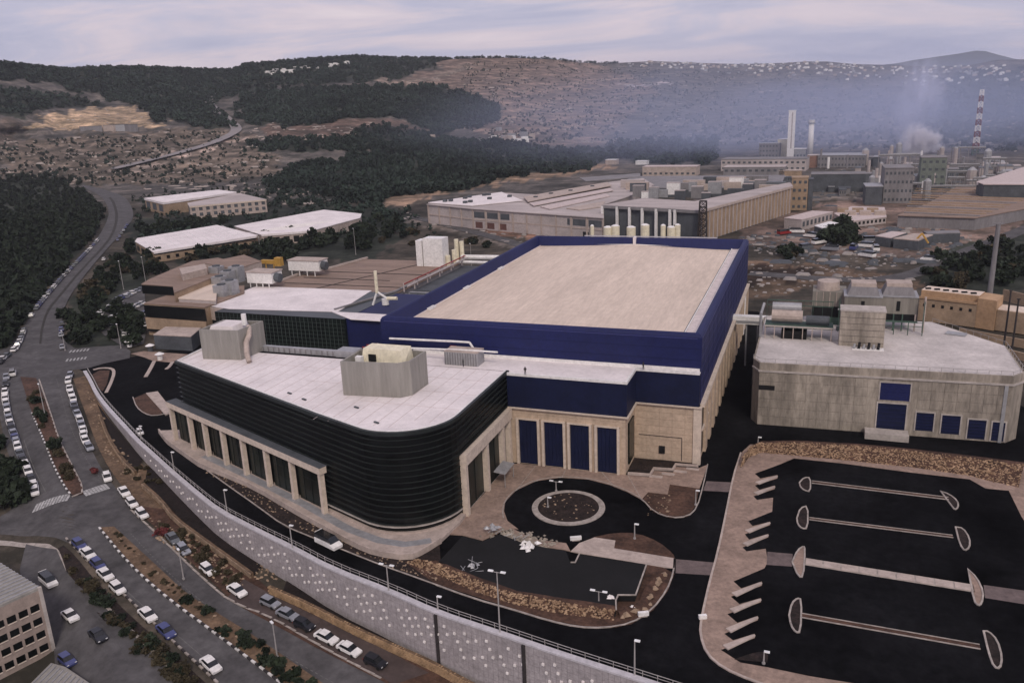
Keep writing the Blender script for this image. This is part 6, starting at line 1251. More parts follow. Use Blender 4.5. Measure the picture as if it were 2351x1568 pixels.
# woods that read as one mass
def mass(name, pts, m, label, seeds=4, nl=16, wd=.55, hh=1.0, hit_fn=None):
    rs = np.random.RandomState(5); P_ = np.array(pts); n = len(P_)
    base = []
    for s in range(seeds):
        r = random.Random(s+100); vv = []
        for k in range(nl):
            a = r.uniform(0,6.28); u = r.random(); rad = wd*math.sqrt(1-(2*u-1)**2)*r.uniform(.5,1.0); c = Vector((rad*math.cos(a), rad*math.sin(a), hh*(.15+.8*u))); d = Vector((r.gauss(0,1), r.gauss(0,1), abs(r.gauss(0,1))+.3)).normalized(); u_ = d.orthogonal().normalized(); w_ = d.cross(u_); sz = .36*r.uniform(.7,1.2)
            vv += [c-u_*sz-w_*sz*.6, c+u_*sz-w_*sz*.6, c+w_*sz+d*sz*.3]
        base.append(np.array([list(v) for v in vv]))
    V_ = []; 
    for i in range(n):
        b_ = base[rs.randint(seeds)]; a = rs.rand()*6.28; s = P_[i, 3]; ca_, sa_ = math.cos(a), math.sin(a); R2 = np.array([[ca_, sa_, 0], [-sa_, ca_, 0], [0, 0, 1]])
        V_.append((b_ @ R2)*s*np.array([1, 1, rs.uniform(.85, 1.2)]) + P_[i, :3])
    V_ = np.concatenate(V_); Fa = np.arange(len(V_)).reshape(-1, 3); return npmesh(name, V_, Fa, m, label, 'wood', 'stuff')
def sample(polys, n, smin, smax, rs, jit=0, gap=None):
    out_ = []
    for poly, k in zip(polys, n):
        xs_ = rs.uniform(min(p[0] for p in poly), max(p[0] for p in poly), k*5); ys_ = rs.uniform(min(p[1] for p in poly), max(p[1] for p in poly), k*5); far_ = ys_ < 440; ok = pip(np.where(far_, xs_+jitx(xs_, ys_), xs_), np.where(far_, ys_+jity(xs_, ys_), ys_), poly)
        if gap is not None: ok &= vnoise(xs_, ys_*2.2, 22.0, 31.0, 3) + rs.normal(0, .08, len(xs_)) > gap
        xs_, ys_ = xs_[ok][:k], ys_[ok][:k]
        lo_ = ys_ > np.interp(xs_, HX, HY0); d = rays(xs_, ys_); z = np.zeros(len(xs_))
        for _ in range(12): t_v = (z - EYE)/d[:, 2]; z = 0.6*G(d[:, 0]*t_v, d[:, 1]*t_v) + 0.4*z
        t_v = (z - EYE)/d[:, 2]
        for q in range(len(xs_)):
            if lo_[q]: out_.append((d[q, 0]*t_v[q], d[q, 1]*t_v[q], z[q]-.3, rs.uniform(smin, smax)))
            else:
                y = max(ys_[q], float(np.interp(xs_[q], SKYX, SKYY)) + .5); p = hit(xs_[q], y); out_.append((p.x, p.y, p.z-.3, rs.uniform(smin, smax)))
    return out_
rs = np.random.RandomState(11)
near = sample([FOREST[5]], [5200], 2.6, 5.2, rs); mass('near_wood', near, m_leaf, 'dense dark wood on the left of the bending road', 5, 40)
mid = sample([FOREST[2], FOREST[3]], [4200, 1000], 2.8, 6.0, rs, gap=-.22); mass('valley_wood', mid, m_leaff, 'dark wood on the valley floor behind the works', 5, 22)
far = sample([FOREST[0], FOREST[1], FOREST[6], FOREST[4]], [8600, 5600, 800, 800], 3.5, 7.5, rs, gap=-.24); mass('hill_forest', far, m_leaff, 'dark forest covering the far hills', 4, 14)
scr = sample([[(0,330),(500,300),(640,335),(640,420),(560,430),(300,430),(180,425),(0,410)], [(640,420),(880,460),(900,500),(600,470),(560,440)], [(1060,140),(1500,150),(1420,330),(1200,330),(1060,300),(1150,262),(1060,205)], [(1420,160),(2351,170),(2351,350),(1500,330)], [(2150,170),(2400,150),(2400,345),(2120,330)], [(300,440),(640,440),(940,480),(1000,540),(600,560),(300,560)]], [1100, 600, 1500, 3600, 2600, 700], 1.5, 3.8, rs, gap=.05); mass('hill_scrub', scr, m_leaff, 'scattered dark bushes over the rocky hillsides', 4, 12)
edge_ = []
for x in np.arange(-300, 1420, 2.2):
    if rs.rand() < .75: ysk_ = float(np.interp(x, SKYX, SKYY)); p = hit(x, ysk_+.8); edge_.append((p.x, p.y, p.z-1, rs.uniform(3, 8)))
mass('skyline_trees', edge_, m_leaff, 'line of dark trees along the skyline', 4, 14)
print('trees', ntree)


# ---- pale rock and terrace fragments over the open hillsides
def chips(name, pts, m, label, wmin, wmax, big=2.2):
    rs2 = np.random.RandomState(9); P_ = np.array(pts); n = len(P_); w_ = rs2.uniform(wmin, wmax, n)*(1 + big*(rs2.rand(n) < .12)); d_ = w_*rs2.uniform(.3,.8,n); h_ = np.minimum(w_, 3.0)*rs2.uniform(.25,.5,n); a = rs2.normal(0,.35,n)
    base = np.array([[-.5,-.5,0],[.5,-.5,0],[.5,.5,0],[-.5,.5,0],[-.35,-.3,1],[.3,-.35,1],[.35,.3,1],[-.3,.35,1]]); Fb = np.array([[0,1,5,4],[1,2,6,5],[2,3,7,6],[3,0,4,7],[4,5,6,7]])
    V_ = base[None]*np.stack([w_, d_, h_], -1)[:, None, :]; c_, s_ = np.cos(a)[:, None], np.sin(a)[:, None]; X = V_[..., 0]*c_ - V_[..., 1]*s_; Y = V_[..., 0]*s_ + V_[..., 1]*c_
    V_ = np.stack([X, Y, V_[..., 2]], -1) + P_[:, None, :3]; Fa = (Fb[None] + 8*np.arange(n)[:, None, None]).reshape(-1, 4)
    return npmesh(name, V_.reshape(-1, 3), Fa, m, label, 'rocks', 'stuff')
rs = np.random.RandomState(23)
rk = sample([[(0,325),(400,300),(520,292),(640,335),(640,425),(520,430),(180,428),(0,412)], [(560,300),(640,288),(860,280),(1010,312),(860,325),(600,325)], [(1060,150),(1500,150),(1430,330),(1200,330),(1060,300),(1150,262),(1060,205)], [(1420,170),(2351,180),(2351,350),(1500,335)], [(60,300),(150,255),(280,245),(385,285),(180,300)], [(880,200),(1060,160),(1110,150),(1000,190)], [(300,425),(640,425),(860,470),(620,470),(480,440)]], [420, 160, 900, 1300, 50, 160, 120], 1, 2, rs, gap=.08)
chips('hill_rocks', rk, mat('pale_limestone', (0.33,0.28,0.245), 0.95, 0.3, 0.02), 'pale limestone outcrops and terrace walls over the hillsides', 1.2, 5.0)
yd = sample([[(1700,545),(1850,520),(2100,520),(2250,540),(2150,600),(2000,620),(1760,600)], [(1720,600),(2000,620),(2130,650),(1900,655),(1720,690)], [(880,480),(1300,530),(1280,545),(1180,560),(900,500)], [(2060,440),(2351,400),(2351,500),(2100,480)], [(1860,390),(2340,370),(2340,440),(2100,450),(1870,480)]], [420, 160, 120, 0, 260], 1, 2, rs)
chips('yard_clutter', yd, mat('pale_clutter', (0.25,0.225,0.21), 0.9, 0.45, 0.08), 'scattered pallets, blocks and scrap over the yards beyond the hall', 0.5, 2.0)
dk2 = sample([[(1700,545),(1850,520),(2100,520),(2250,540),(2150,600),(2000,620),(1760,600)], [(1860,390),(2340,370),(2340,440),(2100,450),(1870,480)]], [260, 260], 1, 2, rs)
chips('yard_clutter', dk2, m_greyd, 'dark heaps and containers over the yards beyond the hall', 1.0, 3.6)
def slope_clutter(name, polys, ns, m, label, a_, b_, sd):
    r3 = np.random.RandomState(sd); out2 = []
    for poly, k in zip(polys, ns):
        x_ = r3.uniform(min(p[0] for p in poly), max(p[0] for p in poly), k*4); y_ = r3.uniform(min(p[1] for p in poly), max(p[1] for p in poly), k*4); ok = pip(x_, y_, poly)
        for x, y in list(zip(x_[ok], y_[ok]))[:k]: p = PG(x, y); out2.append((p.x, p.y, float(zlow(p.x, p.y))+.05, 1))
    chips(name, out2, m, label, a_, b_, .6)
slope_clutter('verge_stones', [[(330,1185),(420,1215),(480,1260),(570,1340),(520,1355),(440,1300),(360,1240)], [(200,890),(240,960),(300,1060),(330,1110),(270,1090),(215,990)], [(240,1215),(262,1218),(375,1320),(480,1400),(600,1480),(700,1560),(660,1550),(450,1420),(340,1325)], [(600,1290),(640,1330),(600,1345),(560,1310)], [(290,1040),(330,1090),(310,1100),(275,1060)]], [160, 80, 220, 40, 30], m_rockl, 'loose stones over the verges and the median', .18, .7, 4)
pstrip = []
for i in range(240):
    u = rng.random(); ax = np.interp(u, [0,.3,.6,1], [455,600,800,1000]); ay = np.interp(ax, [455,588,728,875,1000], [1062,1142,1222,1284,1322]); p = P(ax + rng.uniform(-6,6), ay + rng.uniform(-12,12), .1); pstrip.append((p.x, p.y, .08, 1))
for i in range(36):
    p = P(rng.uniform(1484,1540), rng.uniform(1135,1185), .1); pstrip.append((p.x,p.y,.1,1))
    a = rng.uniform(0,6.28); r = 5.2*math.sqrt(rng.random()); pstrip.append((cc.x+r*math.cos(a), cc.y+r*math.sin(a), .2, 1))
chips('bed_stones', pstrip, m_rockl, 'small stones and builders litter in the bare beds', .1, .4, .5)
# ---- denser plant at the right
rg = random.Random(99)
for i in range(46):
    x = 1880 + rg.random()*440; yb = 370 + rg.random()*80; p = P(x, yb, 0); hh_ = rg.uniform(14, 44)*(.6 if x > 2190 else 1)
    MB().tube((p.x,p.y,0), (p.x,p.y,zat(x, yb-hh_, p)), rg.uniform(.5,1.3), 7).build('exhaust_pipe', [m_galv, m_pinkr, m_white, m_grey][i%4], label='thin upright pipe of the smoky plant', cat='pipe', group='upright pipes of the smoky plant')
rg = random.Random(77)
PB = [m_grey, m_greyd, m_galv, m_pinkr, mat('plant_blue_grey', (0.13,0.14,0.155), 0.9, 0.25, 0.2)]
for i in range(34):
    x = 1880 + rg.random()*450; yb = 368 + rg.random()**.8*(92 if x < 2200 else 40); w_ = rg.uniform(10, 34); h = rg.uniform(6, 30)*(1.2 if i % 5 == 0 else .8)
    boxb('process_block', 'grey process block crowded into the smoky plant', 'process block', x, x+w_, yb-h, yb, rg.uniform(8,18), PB[i%5], PB[(i+1)%5], group='process blocks of the smoky plant', win=rg.choice([0,3,4,5]))
for i in range(18):
    x = 1660 + rg.random()*230; yb = 384 + rg.random()*34; boxb('works_shed', 'low grey shed between the power plant and the works', 'shed', x, x+rg.uniform(16,40), yb-rg.uniform(5,12), yb, rg.uniform(8,18), PB[i%5], PB[(i+2)%5], group='low sheds below the power plant', win=4)
for i in range(22):
    x = 1420 + rg.random()*360; y = 432 - (x-1420)*.02 + rg.uniform(-14, 16); p = P(x, y, 14.5); s_ = rg.uniform(3, 11)
    t_ = thing('roof_plant', 'plant box on the roof of the grey hall', 'plant box', (p.x,p.y,13), 'plant boxes on the grey hall'); MB().box(p.x-s_,p.x+s_,p.y,p.y+s_*.5,12,15.5+rg.random()*2.5).build('casing', PB[i%5] if i%3 else m_pavel, t_)

# ================================================================== vehicles
CARC = {'white': m_white, 'silver': mat('silver_paint', (0.30,0.31,0.34), 0.35, 0.05, 1, metal=0.3, spec=0.5), 'black': mat('black_paint', (0.012,0.013,0.018), 0.3, 0.2, 1, spec=0.5), 'blue': mat('blue_paint', (0.05,0.06,0.17), 0.35, 0.1, 1, spec=0.5), 'grey': mat('grey_paint', (0.11,0.12,0.13), 0.35, 0.1, 1, spec=0.5), 'red': mat('red_paint', (0.25,0.02,0.02), 0.35, 0.1, 1, spec=0.5)}
m_carglass = mat('car_glass', (0.008,0.010,0.012), 0.1, 0.2, 1, spec=0.6); m_tyre = mat('tyre', (0.012,0.012,0.012), 0.9, 0.2, 1); m_tail = mat('tail_lamp', (0.2,0.01,0.01), 0.3, 0.1, 1); m_head = mat('head_lamp', (0.6,0.6,0.6), 0.2, 0.1, 1)
def car_meshes(prof, roof, wd, bevel=0.09):
    """side profile of the body extruded and bevelled; separate glasshouse; roof"""
    def ext(pts, w0, w1=None):
        bm = bmesh.new(); a = [bm.verts.new((x, -w0/2, z)) for x, z in pts]; b = [bm.verts.new((x, w0/2, z)) for x, z in pts]
        bm.faces.new(a[::-1]); bm.faces.new(b); n = len(pts)
        for i in range(n): bm.faces.new((a[i], a[(i+1)%n], b[(i+1)%n], b[i]))
        bmesh.ops.recalc_face_normals(bm, faces=bm.faces); return bm
    bm = ext(prof, wd); bmesh.ops.bevel(bm, geom=[e for e in bm.edges if abs(e.verts[0].co.y - e.verts[1].co.y) < 1e-4], offset=bevel, segments=2, affect='EDGES'); body = bpy.data.meshes.new('body'); bm.to_mesh(body); bm.free()
    bm = ext(roof, wd-.16)
    zt_ = max(z for x, z in roof)
    for v_ in bm.verts:
        if v_.co.z > zt_-.12: v_.co.y *= .82
    gl = bpy.data.meshes.new('window_glass'); bm.to_mesh(gl); bm.free()
    xs_ = [x for x, z in roof if z > zt_-.05]; rp_ = MB().box(min(xs_)-.05, max(xs_)+.05, -(wd-.16)*.42, (wd-.16)*.42, zt_-.01, zt_+.05).mesh('roof_panel')
    return body, gl, rp_
sed = car_meshes([(-2.2,.28),(2.2,.28),(2.25,.62),(2.05,.80),(1.1,.93),(-1.55,.98),(-2.15,.92),(-2.25,.6)], [(-1.75,.90),(1.15,.90),(.35,1.40),(-1.05,1.42)], 1.76)
hat = car_meshes([(-1.9,.28),(1.95,.28),(2.0,.62),(1.8,.82),(1.0,.95),(-1.8,1.0),(-1.95,.6)], [(-1.86,.92),(1.05,.92),(.25,1.46),(-1.55,1.46)], 1.70)
vanm = car_meshes([(-2.5,.3),(2.5,.3),(2.55,.8),(1.7,1.15),(1.5,1.3),(-2.5,1.3),(-2.55,.7)], [(-2.5,1.25),(1.75,1.2),(1.0,1.95),(-2.45,2.0)], 1.9)
wheel = MB().tube((0,-.11,0),(0,.11,0),.32,12).mesh('wheel'); wheel.materials.append(m_tyre)
hl_ = MB().box(-.04,.04,-.16,.16,-.07,.07).mesh('headlight'); hl_.materials.append(m_head); tl_ = MB().box(-.04,.04,-.14,.14,-.08,.08).mesh('tail_light'); tl_.materials.append(m_tail)
plug = {}
def car_proto(kind, color, parts=True):
    key = (kind, color, parts)
    if key in plug: return plug[key]
    body, gl, rp_ = {'sedan': sed, 'hatch': hat, 'van': vanm}[kind]
    L2 = {'sedan': (1.38, 2.22), 'hatch': (1.22, 1.95), 'van': (1.6, 2.5)}[kind]; res = []
    def mk(me, m, nm):
        k = (nm, kind, color)
        if k not in plug: q = me.copy(); q.name = nm; q.materials.clear(); q.materials.append(m); plug[k] = q
        return plug[k]
    res = [('body', mk(body, CARC[color], 'body'), (0,0,0)), ('window_glass', mk(gl, m_carglass, 'window_glass'), (0,0,0)), ('roof_panel', mk(rp_, CARC[color], 'roof_panel'), (0,0,0))]
    if parts:
        for sx in (-1, 1):
            for sy in (-1, 1): res.append(('wheel', wheel, (sx*L2[0], sy*.80, .32)))
        for sy in (-1, 1): res.append(('headlight', hl_, (L2[1], sy*.62, .68))); res.append(('tail_light', tl_, (-L2[1], sy*.64, .72)))
    plug[key] = res; return res
def car(p, rz, kind, color, label, group=None, parts=True, cat='car', sc_=0.97):
    o = bpy.data.objects.new('parked_van' if kind == 'van' else 'parked_car', None); C.objects.link(o); o.location = p; o.rotation_euler = (0, 0, rz); o.scale = (sc_, sc_, sc_); tag(o, label, cat, group)
    # follow the slope of the road
    q = Vector(p) + Vector((math.cos(rz), math.sin(rz), 0))*2; o.rotation_euler[1] = -math.atan2(float(zlow(q.x, q.y)) - float(zlow(p[0], p[1])), 2.0) if p[2] < -0.3 else 0
    for nm, me, loc in car_proto(kind, color, parts):
        c = bpy.data.objects.new(nm, me); C.objects.link(c); c.parent = o; c.location = loc
    return o
def heading(a, b): return math.atan2(b.y-a.y, b.x-a.x)
ORD = ['first','second','third','fourth','fifth','sixth','seventh','eighth','ninth','tenth','eleventh','twelfth','thirteenth','fourteenth','fifteenth','sixteenth','seventeenth','eighteenth','nineteenth','twentieth','twenty-first','twenty-second']
def rowcars(pts, cols, lab, group, parts=True, kinds=None, off=0.12):
    n = len(pts)
    for i, ((x, y), c) in enumerate(zip(pts, cols)):
        p = PG(x, y); a = PG(*pts[max(i-1, 0)]); b = PG(*pts[min(i+1, n-1)]); rz = heading(a, b) + rng.uniform(-.03, .03)
        k = (kinds[i] if kinds else rng.choice(['sedan','hatch','hatch']))
        car((p.x, p.y, float(zlow(p.x, p.y)) + off), rz, k, c, lab.format(n=ORD[i], c=c), group, parts)
def T1(x, y): return (x/4.0, 320 + 0 + y/4.0)
tl1 = lambda l: [(x/4.0, 783.7 + y/4.0) for x, y in l]
rowcars(tl1([(62,1395-1395+345),(55,410),(50,485),(52,540),(58,585),(68,632),(76,682),(86,724),(98,772),(112,815),(128,862),(142,905),(155,945),(166,985),(186,1050),(212,1108),(243,1160),(262,1212),(292,1290),(318,1350),(325,1398)]),
    ['silver','black','white','white','white','silver','white','silver','white','black','silver','blue','silver','white','grey','black','white','white','black','white','white'], '{c} car, {n} from the junction top in the left kerb row', 'cars parked along the left kerb')
car(tuple(PG(30, 861) + Vector((0,0,.06))), heading(PG(20,900), PG(26,840)), 'van', 'white', 'white van driving away in the left carriageway above the parked row', None, True, 'van')
rowcars(tl1([(648,330),(630,380),(644,452),(658,500),(676,548),(684,602),(698,642),(714,684),(738,742),(752,790),(768,836),(772,884),(788,930),(822,992)]),
    ['silver','white','white','white','white','silver','black','silver','white','silver','white','white','white','silver'], '{c} car, {n} from the top in the row right of the upper road', 'cars parked right of the upper road')
def one(px, hd, kind, color, label, dz=.1, cat='car', lowz=True):
    p = PG(*px); a = PG(*hd[0]); b = PG(*hd[1]); return car((p.x, p.y, float(zlow(p.x,p.y))+dz), heading(a, b), kind, color, label, None, True, cat)
dn = ((250,1105),(330,1190)); 
one((247,1101), ((243,1085),(252,1115)), 'hatch', 'white', 'white hatchback alone just above the right zebra crossing')
one((286,1135), ((275,1120),(298,1150)), 'sedan', 'white', 'white saloon, upper of the two close together below the right crossing', .15); one((304,1161), ((290,1145),(318,1178)), 'hatch', 'white', 'white hatchback, lower of the two close together below the right crossing', .15)
one((327,1186), ((312,1170),(342,1202)), 'hatch', 'white', 'white hatchback beside the dirt verge at the junction corner', .15)
one((398,1243), ((385,1228),(412,1258)), 'sedan', 'grey', 'dark grey car half hidden by dry shrubs on the verge', .2); one((422,1268), ((408,1254),(436,1284)), 'hatch', 'silver', 'silver hatchback beside the dry shrubs on the verge', .15)
one((478,1314), ((462,1300),(494,1326)), 'hatch', 'white', 'white hatchback stopped at the road edge below the dry shrubs', .1); one((545,1362), ((528,1350),(562,1374)), 'sedan', 'white', 'white saloon at the road edge beside the bare red earth', .1)
dl = ((600,1380),(700,1425))
one((621,1391), dl, 'hatch', 'silver', 'silver-roofed hatchback at the head of the layby row', .2); one((661,1418), dl, 'sedan', 'silver', 'blue-silver saloon, second in the layby row', .2); one((699,1442), dl, 'hatch', 'black', 'black hatchback with dusty windows in the layby row', .2)
one((750,1471), ((700,1446),(800,1496)), 'sedan', 'white', 'large white saloon in the layby before the last two cars', .2); one((802,1498), ((750,1471),(850,1522)), 'sedan', 'white', 'white saloon with a dark roof patch near the layby end', .2); one((862,1527), ((802,1498),(900,1545)), 'hatch', 'black', 'black hatchback, last car of the layby row', .2)
dL = ((190,1265),(270,1340))
for px, k, c, l in [((183,1256),'hatch','blue','dark blue hatchback at the top of the lower left kerb row'),((203,1277),'sedan','white','white saloon behind the dark blue hatchback at lower left'),((226,1302),'hatch','blue','blue-grey hatchback between two white cars at lower left'),((243,1325),'sedan','white','white saloon in the middle of the lower left kerb row'),((271,1357),'hatch','white','white hatchback beside a bush at the end of the lower left row'),((340,1418),'sedan','white','white saloon parked alone before the blue car at lower left'),((382,1455),'sedan','blue','mid-blue saloon with a silver bonnet at the lower left kerb'),((485,1533),'sedan','white','white saloon at the very bottom beside a red shrub')]: one(px, dL, k, c, l, .12)
one((113,1342), ((100,1330),(125,1352)), 'van', 'white', 'white van in the shade beside the corner office building', .15, 'van'); one((163,1421), ((148,1408),(180,1436)), 'sedan', 'white', 'white saloon parked in the yard beside the corner office', .15); one((226,1466), ((212,1452),(240,1480)), 'sedan', 'black', 'black saloon in the yard under the embankment', .15); one((156,1524), ((140,1512),(172,1538)), 'hatch', 'blue', 'blue hatchback beside the ribbed shed roof', .15)
p = P(755,1253); car((p.x,p.y,.03), heading(P(735,1240), P(780,1262)), 'van', 'white', 'white covered van on the driveway below the curved building', None, True, 'van', 1.1)
p = P(322,996); car((p.x,p.y,.03), heading(P(316,985), P(330,1008)), 'hatch', 'white', 'small white car at the kerb of the driveway bend', None, True, 'car', .8)
# far cars along the bending road and its edges
def edgecars(pts, n, lab, group, keep=.8, cols=('white','white','silver','blue','grey','black'), off=.1, back=0.0):
    q = resample([P(x, y) for x, y in smooth_px(pts, 2)], n)
    for i in range(n):
        if rng.random() > keep: continue
        a = q[max(i-1,0)]; b = q[min(i+1,n-1)]; c_ = rng.choice(cols)
        car((q[i][0], q[i][1], off), math.atan2(b[1]-a[1], b[0]-a[0]), rng.choice(['hatch','sedan']), c_, lab.format(c=c_), group, False)
edgecars([(38,802),(50,780),(62,742),(92,700),(141,642),(190,592),(226,552)], 62, 'small {c} car parked along the outer edge of the bend', 'cars along the outer edge of the bend', .78)
edgecars([(144,800),(140,765),(146,735)], 6, 'small {c} car beside the trees right of the bend', 'cars right of the bend', .6); edgecars([(222,620),(246,588),(262,566),(296,512)], 14, 'small {c} car at the inner edge of the bend', 'cars at the inner edge of the bend', .5)
edgecars([(2,834),(8,826),(20,818),(34,806)], 5, 'small {c} car by the round kerb at the left edge', 'cars by the round kerb', .9)
# office car park
MB().poly(PX([(215,745),(232,712),(285,668),(332,660),(336,760),(330,790),(290,800),(240,770)]), .02).build('car_park', m_road, kind='structure', label='old car park beside the tan office block')
for (xa, ya, xb, yb, n) in [(226,725,300,676,11),(240,740,322,700,12),(258,752,330,722,9),(268,690,328,664,8),(285,772,328,750,5)]:
    A_ = P(xa, ya); B_ = P(xb, yb); rz = heading(A_, B_) + 1.5
    for i in range(n):
        if rng.random() < .14: continue
        p_ = A_.lerp(B_, i/(n-1)); c_ = rng.choice(['white','white','silver','blue','grey']); car((p_.x, p_.y, .03), rz + rng.uniform(-.06,.06), rng.choice(['hatch','sedan']), c_, f'small {c_} car in the crowded car park beside the tan office', 'cars in the office car park', False)
# lorry yard and working site
for i, (x, y, c_) in enumerate([(1862,545,'white'),(1880,560,'white'),(1905,575,'silver'),(1935,560,'silver'),(1960,572,'blue'),(1985,568,'white'),(2010,575,'white'),(2060,552,'white'),(2080,565,'silver'),(1830,535,'white'),(1850,572,'grey'),(2000,555,'silver'),(1990,590,'white'),(1800,538,'red'),(2135,600,'white')]):
    p_ = P(x, y); car((p_.x,p_.y,-.1), rng.uniform(0,3), 'van', c_, f'{c_} lorry or van in the cluttered yard beyond the blue hall', 'vehicles in the lorry yard', False, 'van', 1.5)
ex = P(2092, 570); e_ = thing('yellow_excavator', 'yellow excavator standing in the lorry yard', 'excavator', (ex.x, ex.y, 0)); MB().box(ex.x-2.5,ex.x+2.5,ex.y-1.5,ex.y+1.5,0,1.4).build('tracks', m_poled, e_); MB().box(ex.x-2,ex.x+2,ex.y-1.3,ex.y+1.3,1.4,4.2).build('cab', m_orange, e_); MB().path([(ex.x+1,ex.y,3),(ex.x+4,ex.y,7),(ex.x+7,ex.y,2.5)],.45,5).build('boom', m_orange, e_)

# ================================================================== lamps, poles, people, small things
def lamp(base, px_top, label, kind='single', group='site lamp posts', m=m_pole, arm=(1,0)):
    zt_ = zat(px_top[0], px_top[1], base); h = zt_ - base.z; t_ = thing('lamp_post', label, 'lamp post', tuple(base), group)
    MB().tube(base, (base.x, base.y, zt_), .13, 8, .08).build('pole', m, t_); MB().tube(base, (base.x, base.y, base.z+.35), .24, 8).build('foot', m, t_)
    d = Vector((arm[0], arm[1], 0)).normalized()
    for s in ((1,) if kind == 'single' else (1,-1)):
        e_ = Vector((base.x, base.y, zt_)) + d*s*(.35 if kind == 'single' else .95); MB().tube((base.x, base.y, zt_-.1), tuple(e_), .05, 5).build('arm', m, t_); MB().obox(e_, d, .75, .36, e_.z-.02, e_.z+.14).build('lamp_head', m_lamp, t_)
    return t_
SL = [((401,1085),(393,1038),'single','lamp post on the driveway edge near the arcade start'),((522,1178),(512,1125),'single','lamp post beside the driveway below the arcade middle'),((672,1262),(665,1206),'single','lamp post beside the retaining wall near the white van'),((893,1360),(885,1297),'double','twin-headed lamp post beside the wall below the rounded corner'),((1006,1404),(1003,1369),'single','short lamp post behind the wall right of the twin-headed one'),((1148,1456),(1147,1312),'double','tall lamp post on the wall in front of the rock bank'),((1457,1555),(1455,1470),'single','lone lamp post on the drive at the bottom centre'),((1375,1395),(1376,1357),'double','twin lamp post at the corner of the inner lot'),((1277,1128),(1276,1105),'double','twin lamp post at the rim of the roundabout island'),((1258,1166),(1256,1142),'single','lamp post inside the roundabout island'),((1457,1238),(1456,1203),'single','lamp post in the half-round earth bed'),((1597,1160),(1594,1126),'single','lamp post in the bed beside the turning circle'),((1753,1525),(1751,1495),'single','lamp post at the lower corner of the big car park'),((325,1008),(322,978),'single','lamp post near the small white car on the bend'),((1740,1022),(1741,1004),'single','short lamp post at the corner of the orange rock bank')]
for b_, t__, k_, l_ in SL: lamp(P(*b_), t__, l_, k_)
RL = [((422,1330),(414,1262),'slender street lamp on the verge beside the silver hatchback'),((637,1510),(600,1437),'slender street lamp leaning over the lower carriageway'),((105,960),(75,885),'street lamp on the upper median above the shrubs'),((278,800),(268,745),'street lamp at the plant entrance'),((335,650),(332,590),'pale street pole in front of the nearest warehouse'),((284,665),(272,600),'tall pole inside the road bend'),((150,805),(143,760),'street lamp beside the upper zebra crossing'),((817,585),(813,525),'grey pole in the tree belt behind the rooftop sheds'),((598,580),(594,545),'thin pole beside the nearest warehouse'),((1083,620),(1080,560),'thin pole behind the white tanks')]
for b_, t__, l_ in RL: lamp(PG(*b_), t__, l_, 'single', 'street lamps', m_pole, (-1, .6))
for (bx, by, tx, ty, lab, r, m_) in [(2270,695,2290,515,'tall grey concrete post on the slope above the ochre building',.9,m_grey),(2303,805,2320,668,'left of the two dark posts at the right edge',.28,m_poled),(2322,812,2338,688,'right of the two dark posts at the right edge',.28,m_poled)]:
    b = P(bx, by); zt_ = zat(tx, ty, b); t_ = thing('post', lab, 'post', tuple(b)); MB().tube(b, (b.x+ (0), b.y, zt_), r, 8, r*.8).build('shaft', m_, t_); MB().box(b.x-r*1.6,b.x+r*1.6,b.y-r*.6,b.y+r*.6,zt_,zt_+.3).build('cap', m_, t_)
# signs and small site items
for (x, y, l_, s) in [(1477,1413+1,'white low sign board on the kerb at the rock bank corner',1.6),(1613,1421,'white barrier block at the car park kerb',1.2),(1322,1240,'white low slab beside the walkway',2.0)]:
    p_ = P(x, y); t_ = thing('low_sign', l_, 'sign', tuple(p_)); MB().obox((p_.x,p_.y),(1,.5,0),s,.5,.15,.75).build('board', m_white, t_); MB().obox((p_.x,p_.y),(1,.5,0),s*.7,.6,.0,.15).build('foot', m_kerb, t_)
rg = random.Random(8); rub = MB()
def chunk(mb_, c, s):
    q = [rg.uniform(.6,1.2)*s for _ in range(6)]; a = rg.uniform(0,1.5); ca2, sa2 = math.cos(a), math.sin(a)
    pts = [(q[0]*ca2,q[0]*sa2,0),(-q[1]*sa2,q[1]*ca2,0),(-q[2]*ca2,-q[2]*sa2,0),(q[3]*sa2,-q[3]*ca2,0),(0,0,q[4]*.8),(0,0,-q[5]*.4)]
    mb_.add([(c[0]+x_, c[1]+y_, c[2]+z_) for x_, y_, z_ in pts], [(0,1,4),(1,2,4),(2,3,4),(3,0,4),(1,0,5),(2,1,5),(3,2,5),(0,3,5)])
for _ in range(260):
    u = rg.random(); p_ = P(1140+u*110+rg.gauss(0,14), 1225+u*22+rg.gauss(0,8), .2); chunk(rub, p_, rg.uniform(.12,.55))
rub.build('rubble', m_conc, kind='stuff', label='heap of broken concrete and debris beside the plaza', cat='rubble')
for i, (x, y, s) in enumerate([(1214,1258,1.5),(1130,1215,1.2),(1085,1300,.9),(1208,1247,.9)]):
    m_b = MB(); p_ = P(x, y, 1.2)
    for _ in range(10): chunk(m_b, p_ + Vector((rg.gauss(0,s*.5), rg.gauss(0,s*.5), rg.uniform(0,s*.3))), s*.5)
    m_b.build('debris_pile', [m_white, m_galv, m_galv, m_white][i], label=['white sheeting pile at the right of the rubble','grey debris mound on the plaza edge','bluish scrap pile at the left end of the inner lot','pale block pile beside the white sheeting'][i], cat='debris pile')
for i in range(14):
    x, y = rg.choice([(1140,1228),(1200,1240),(1090,1290),(1080,1310)]); p_ = P(x+rg.uniform(-22,22), y+rg.uniform(-6,6), 1.2); a = rg.uniform(0,3.1); MB().tube(p_, p_+Vector((math.cos(a)*1.5, math.sin(a)*1.5, rg.uniform(.1,.4))), .05, 5).build('scrap_pole', m_galv, label='thin metal pole lying across the building rubble', cat='pole', group='poles in the rubble')
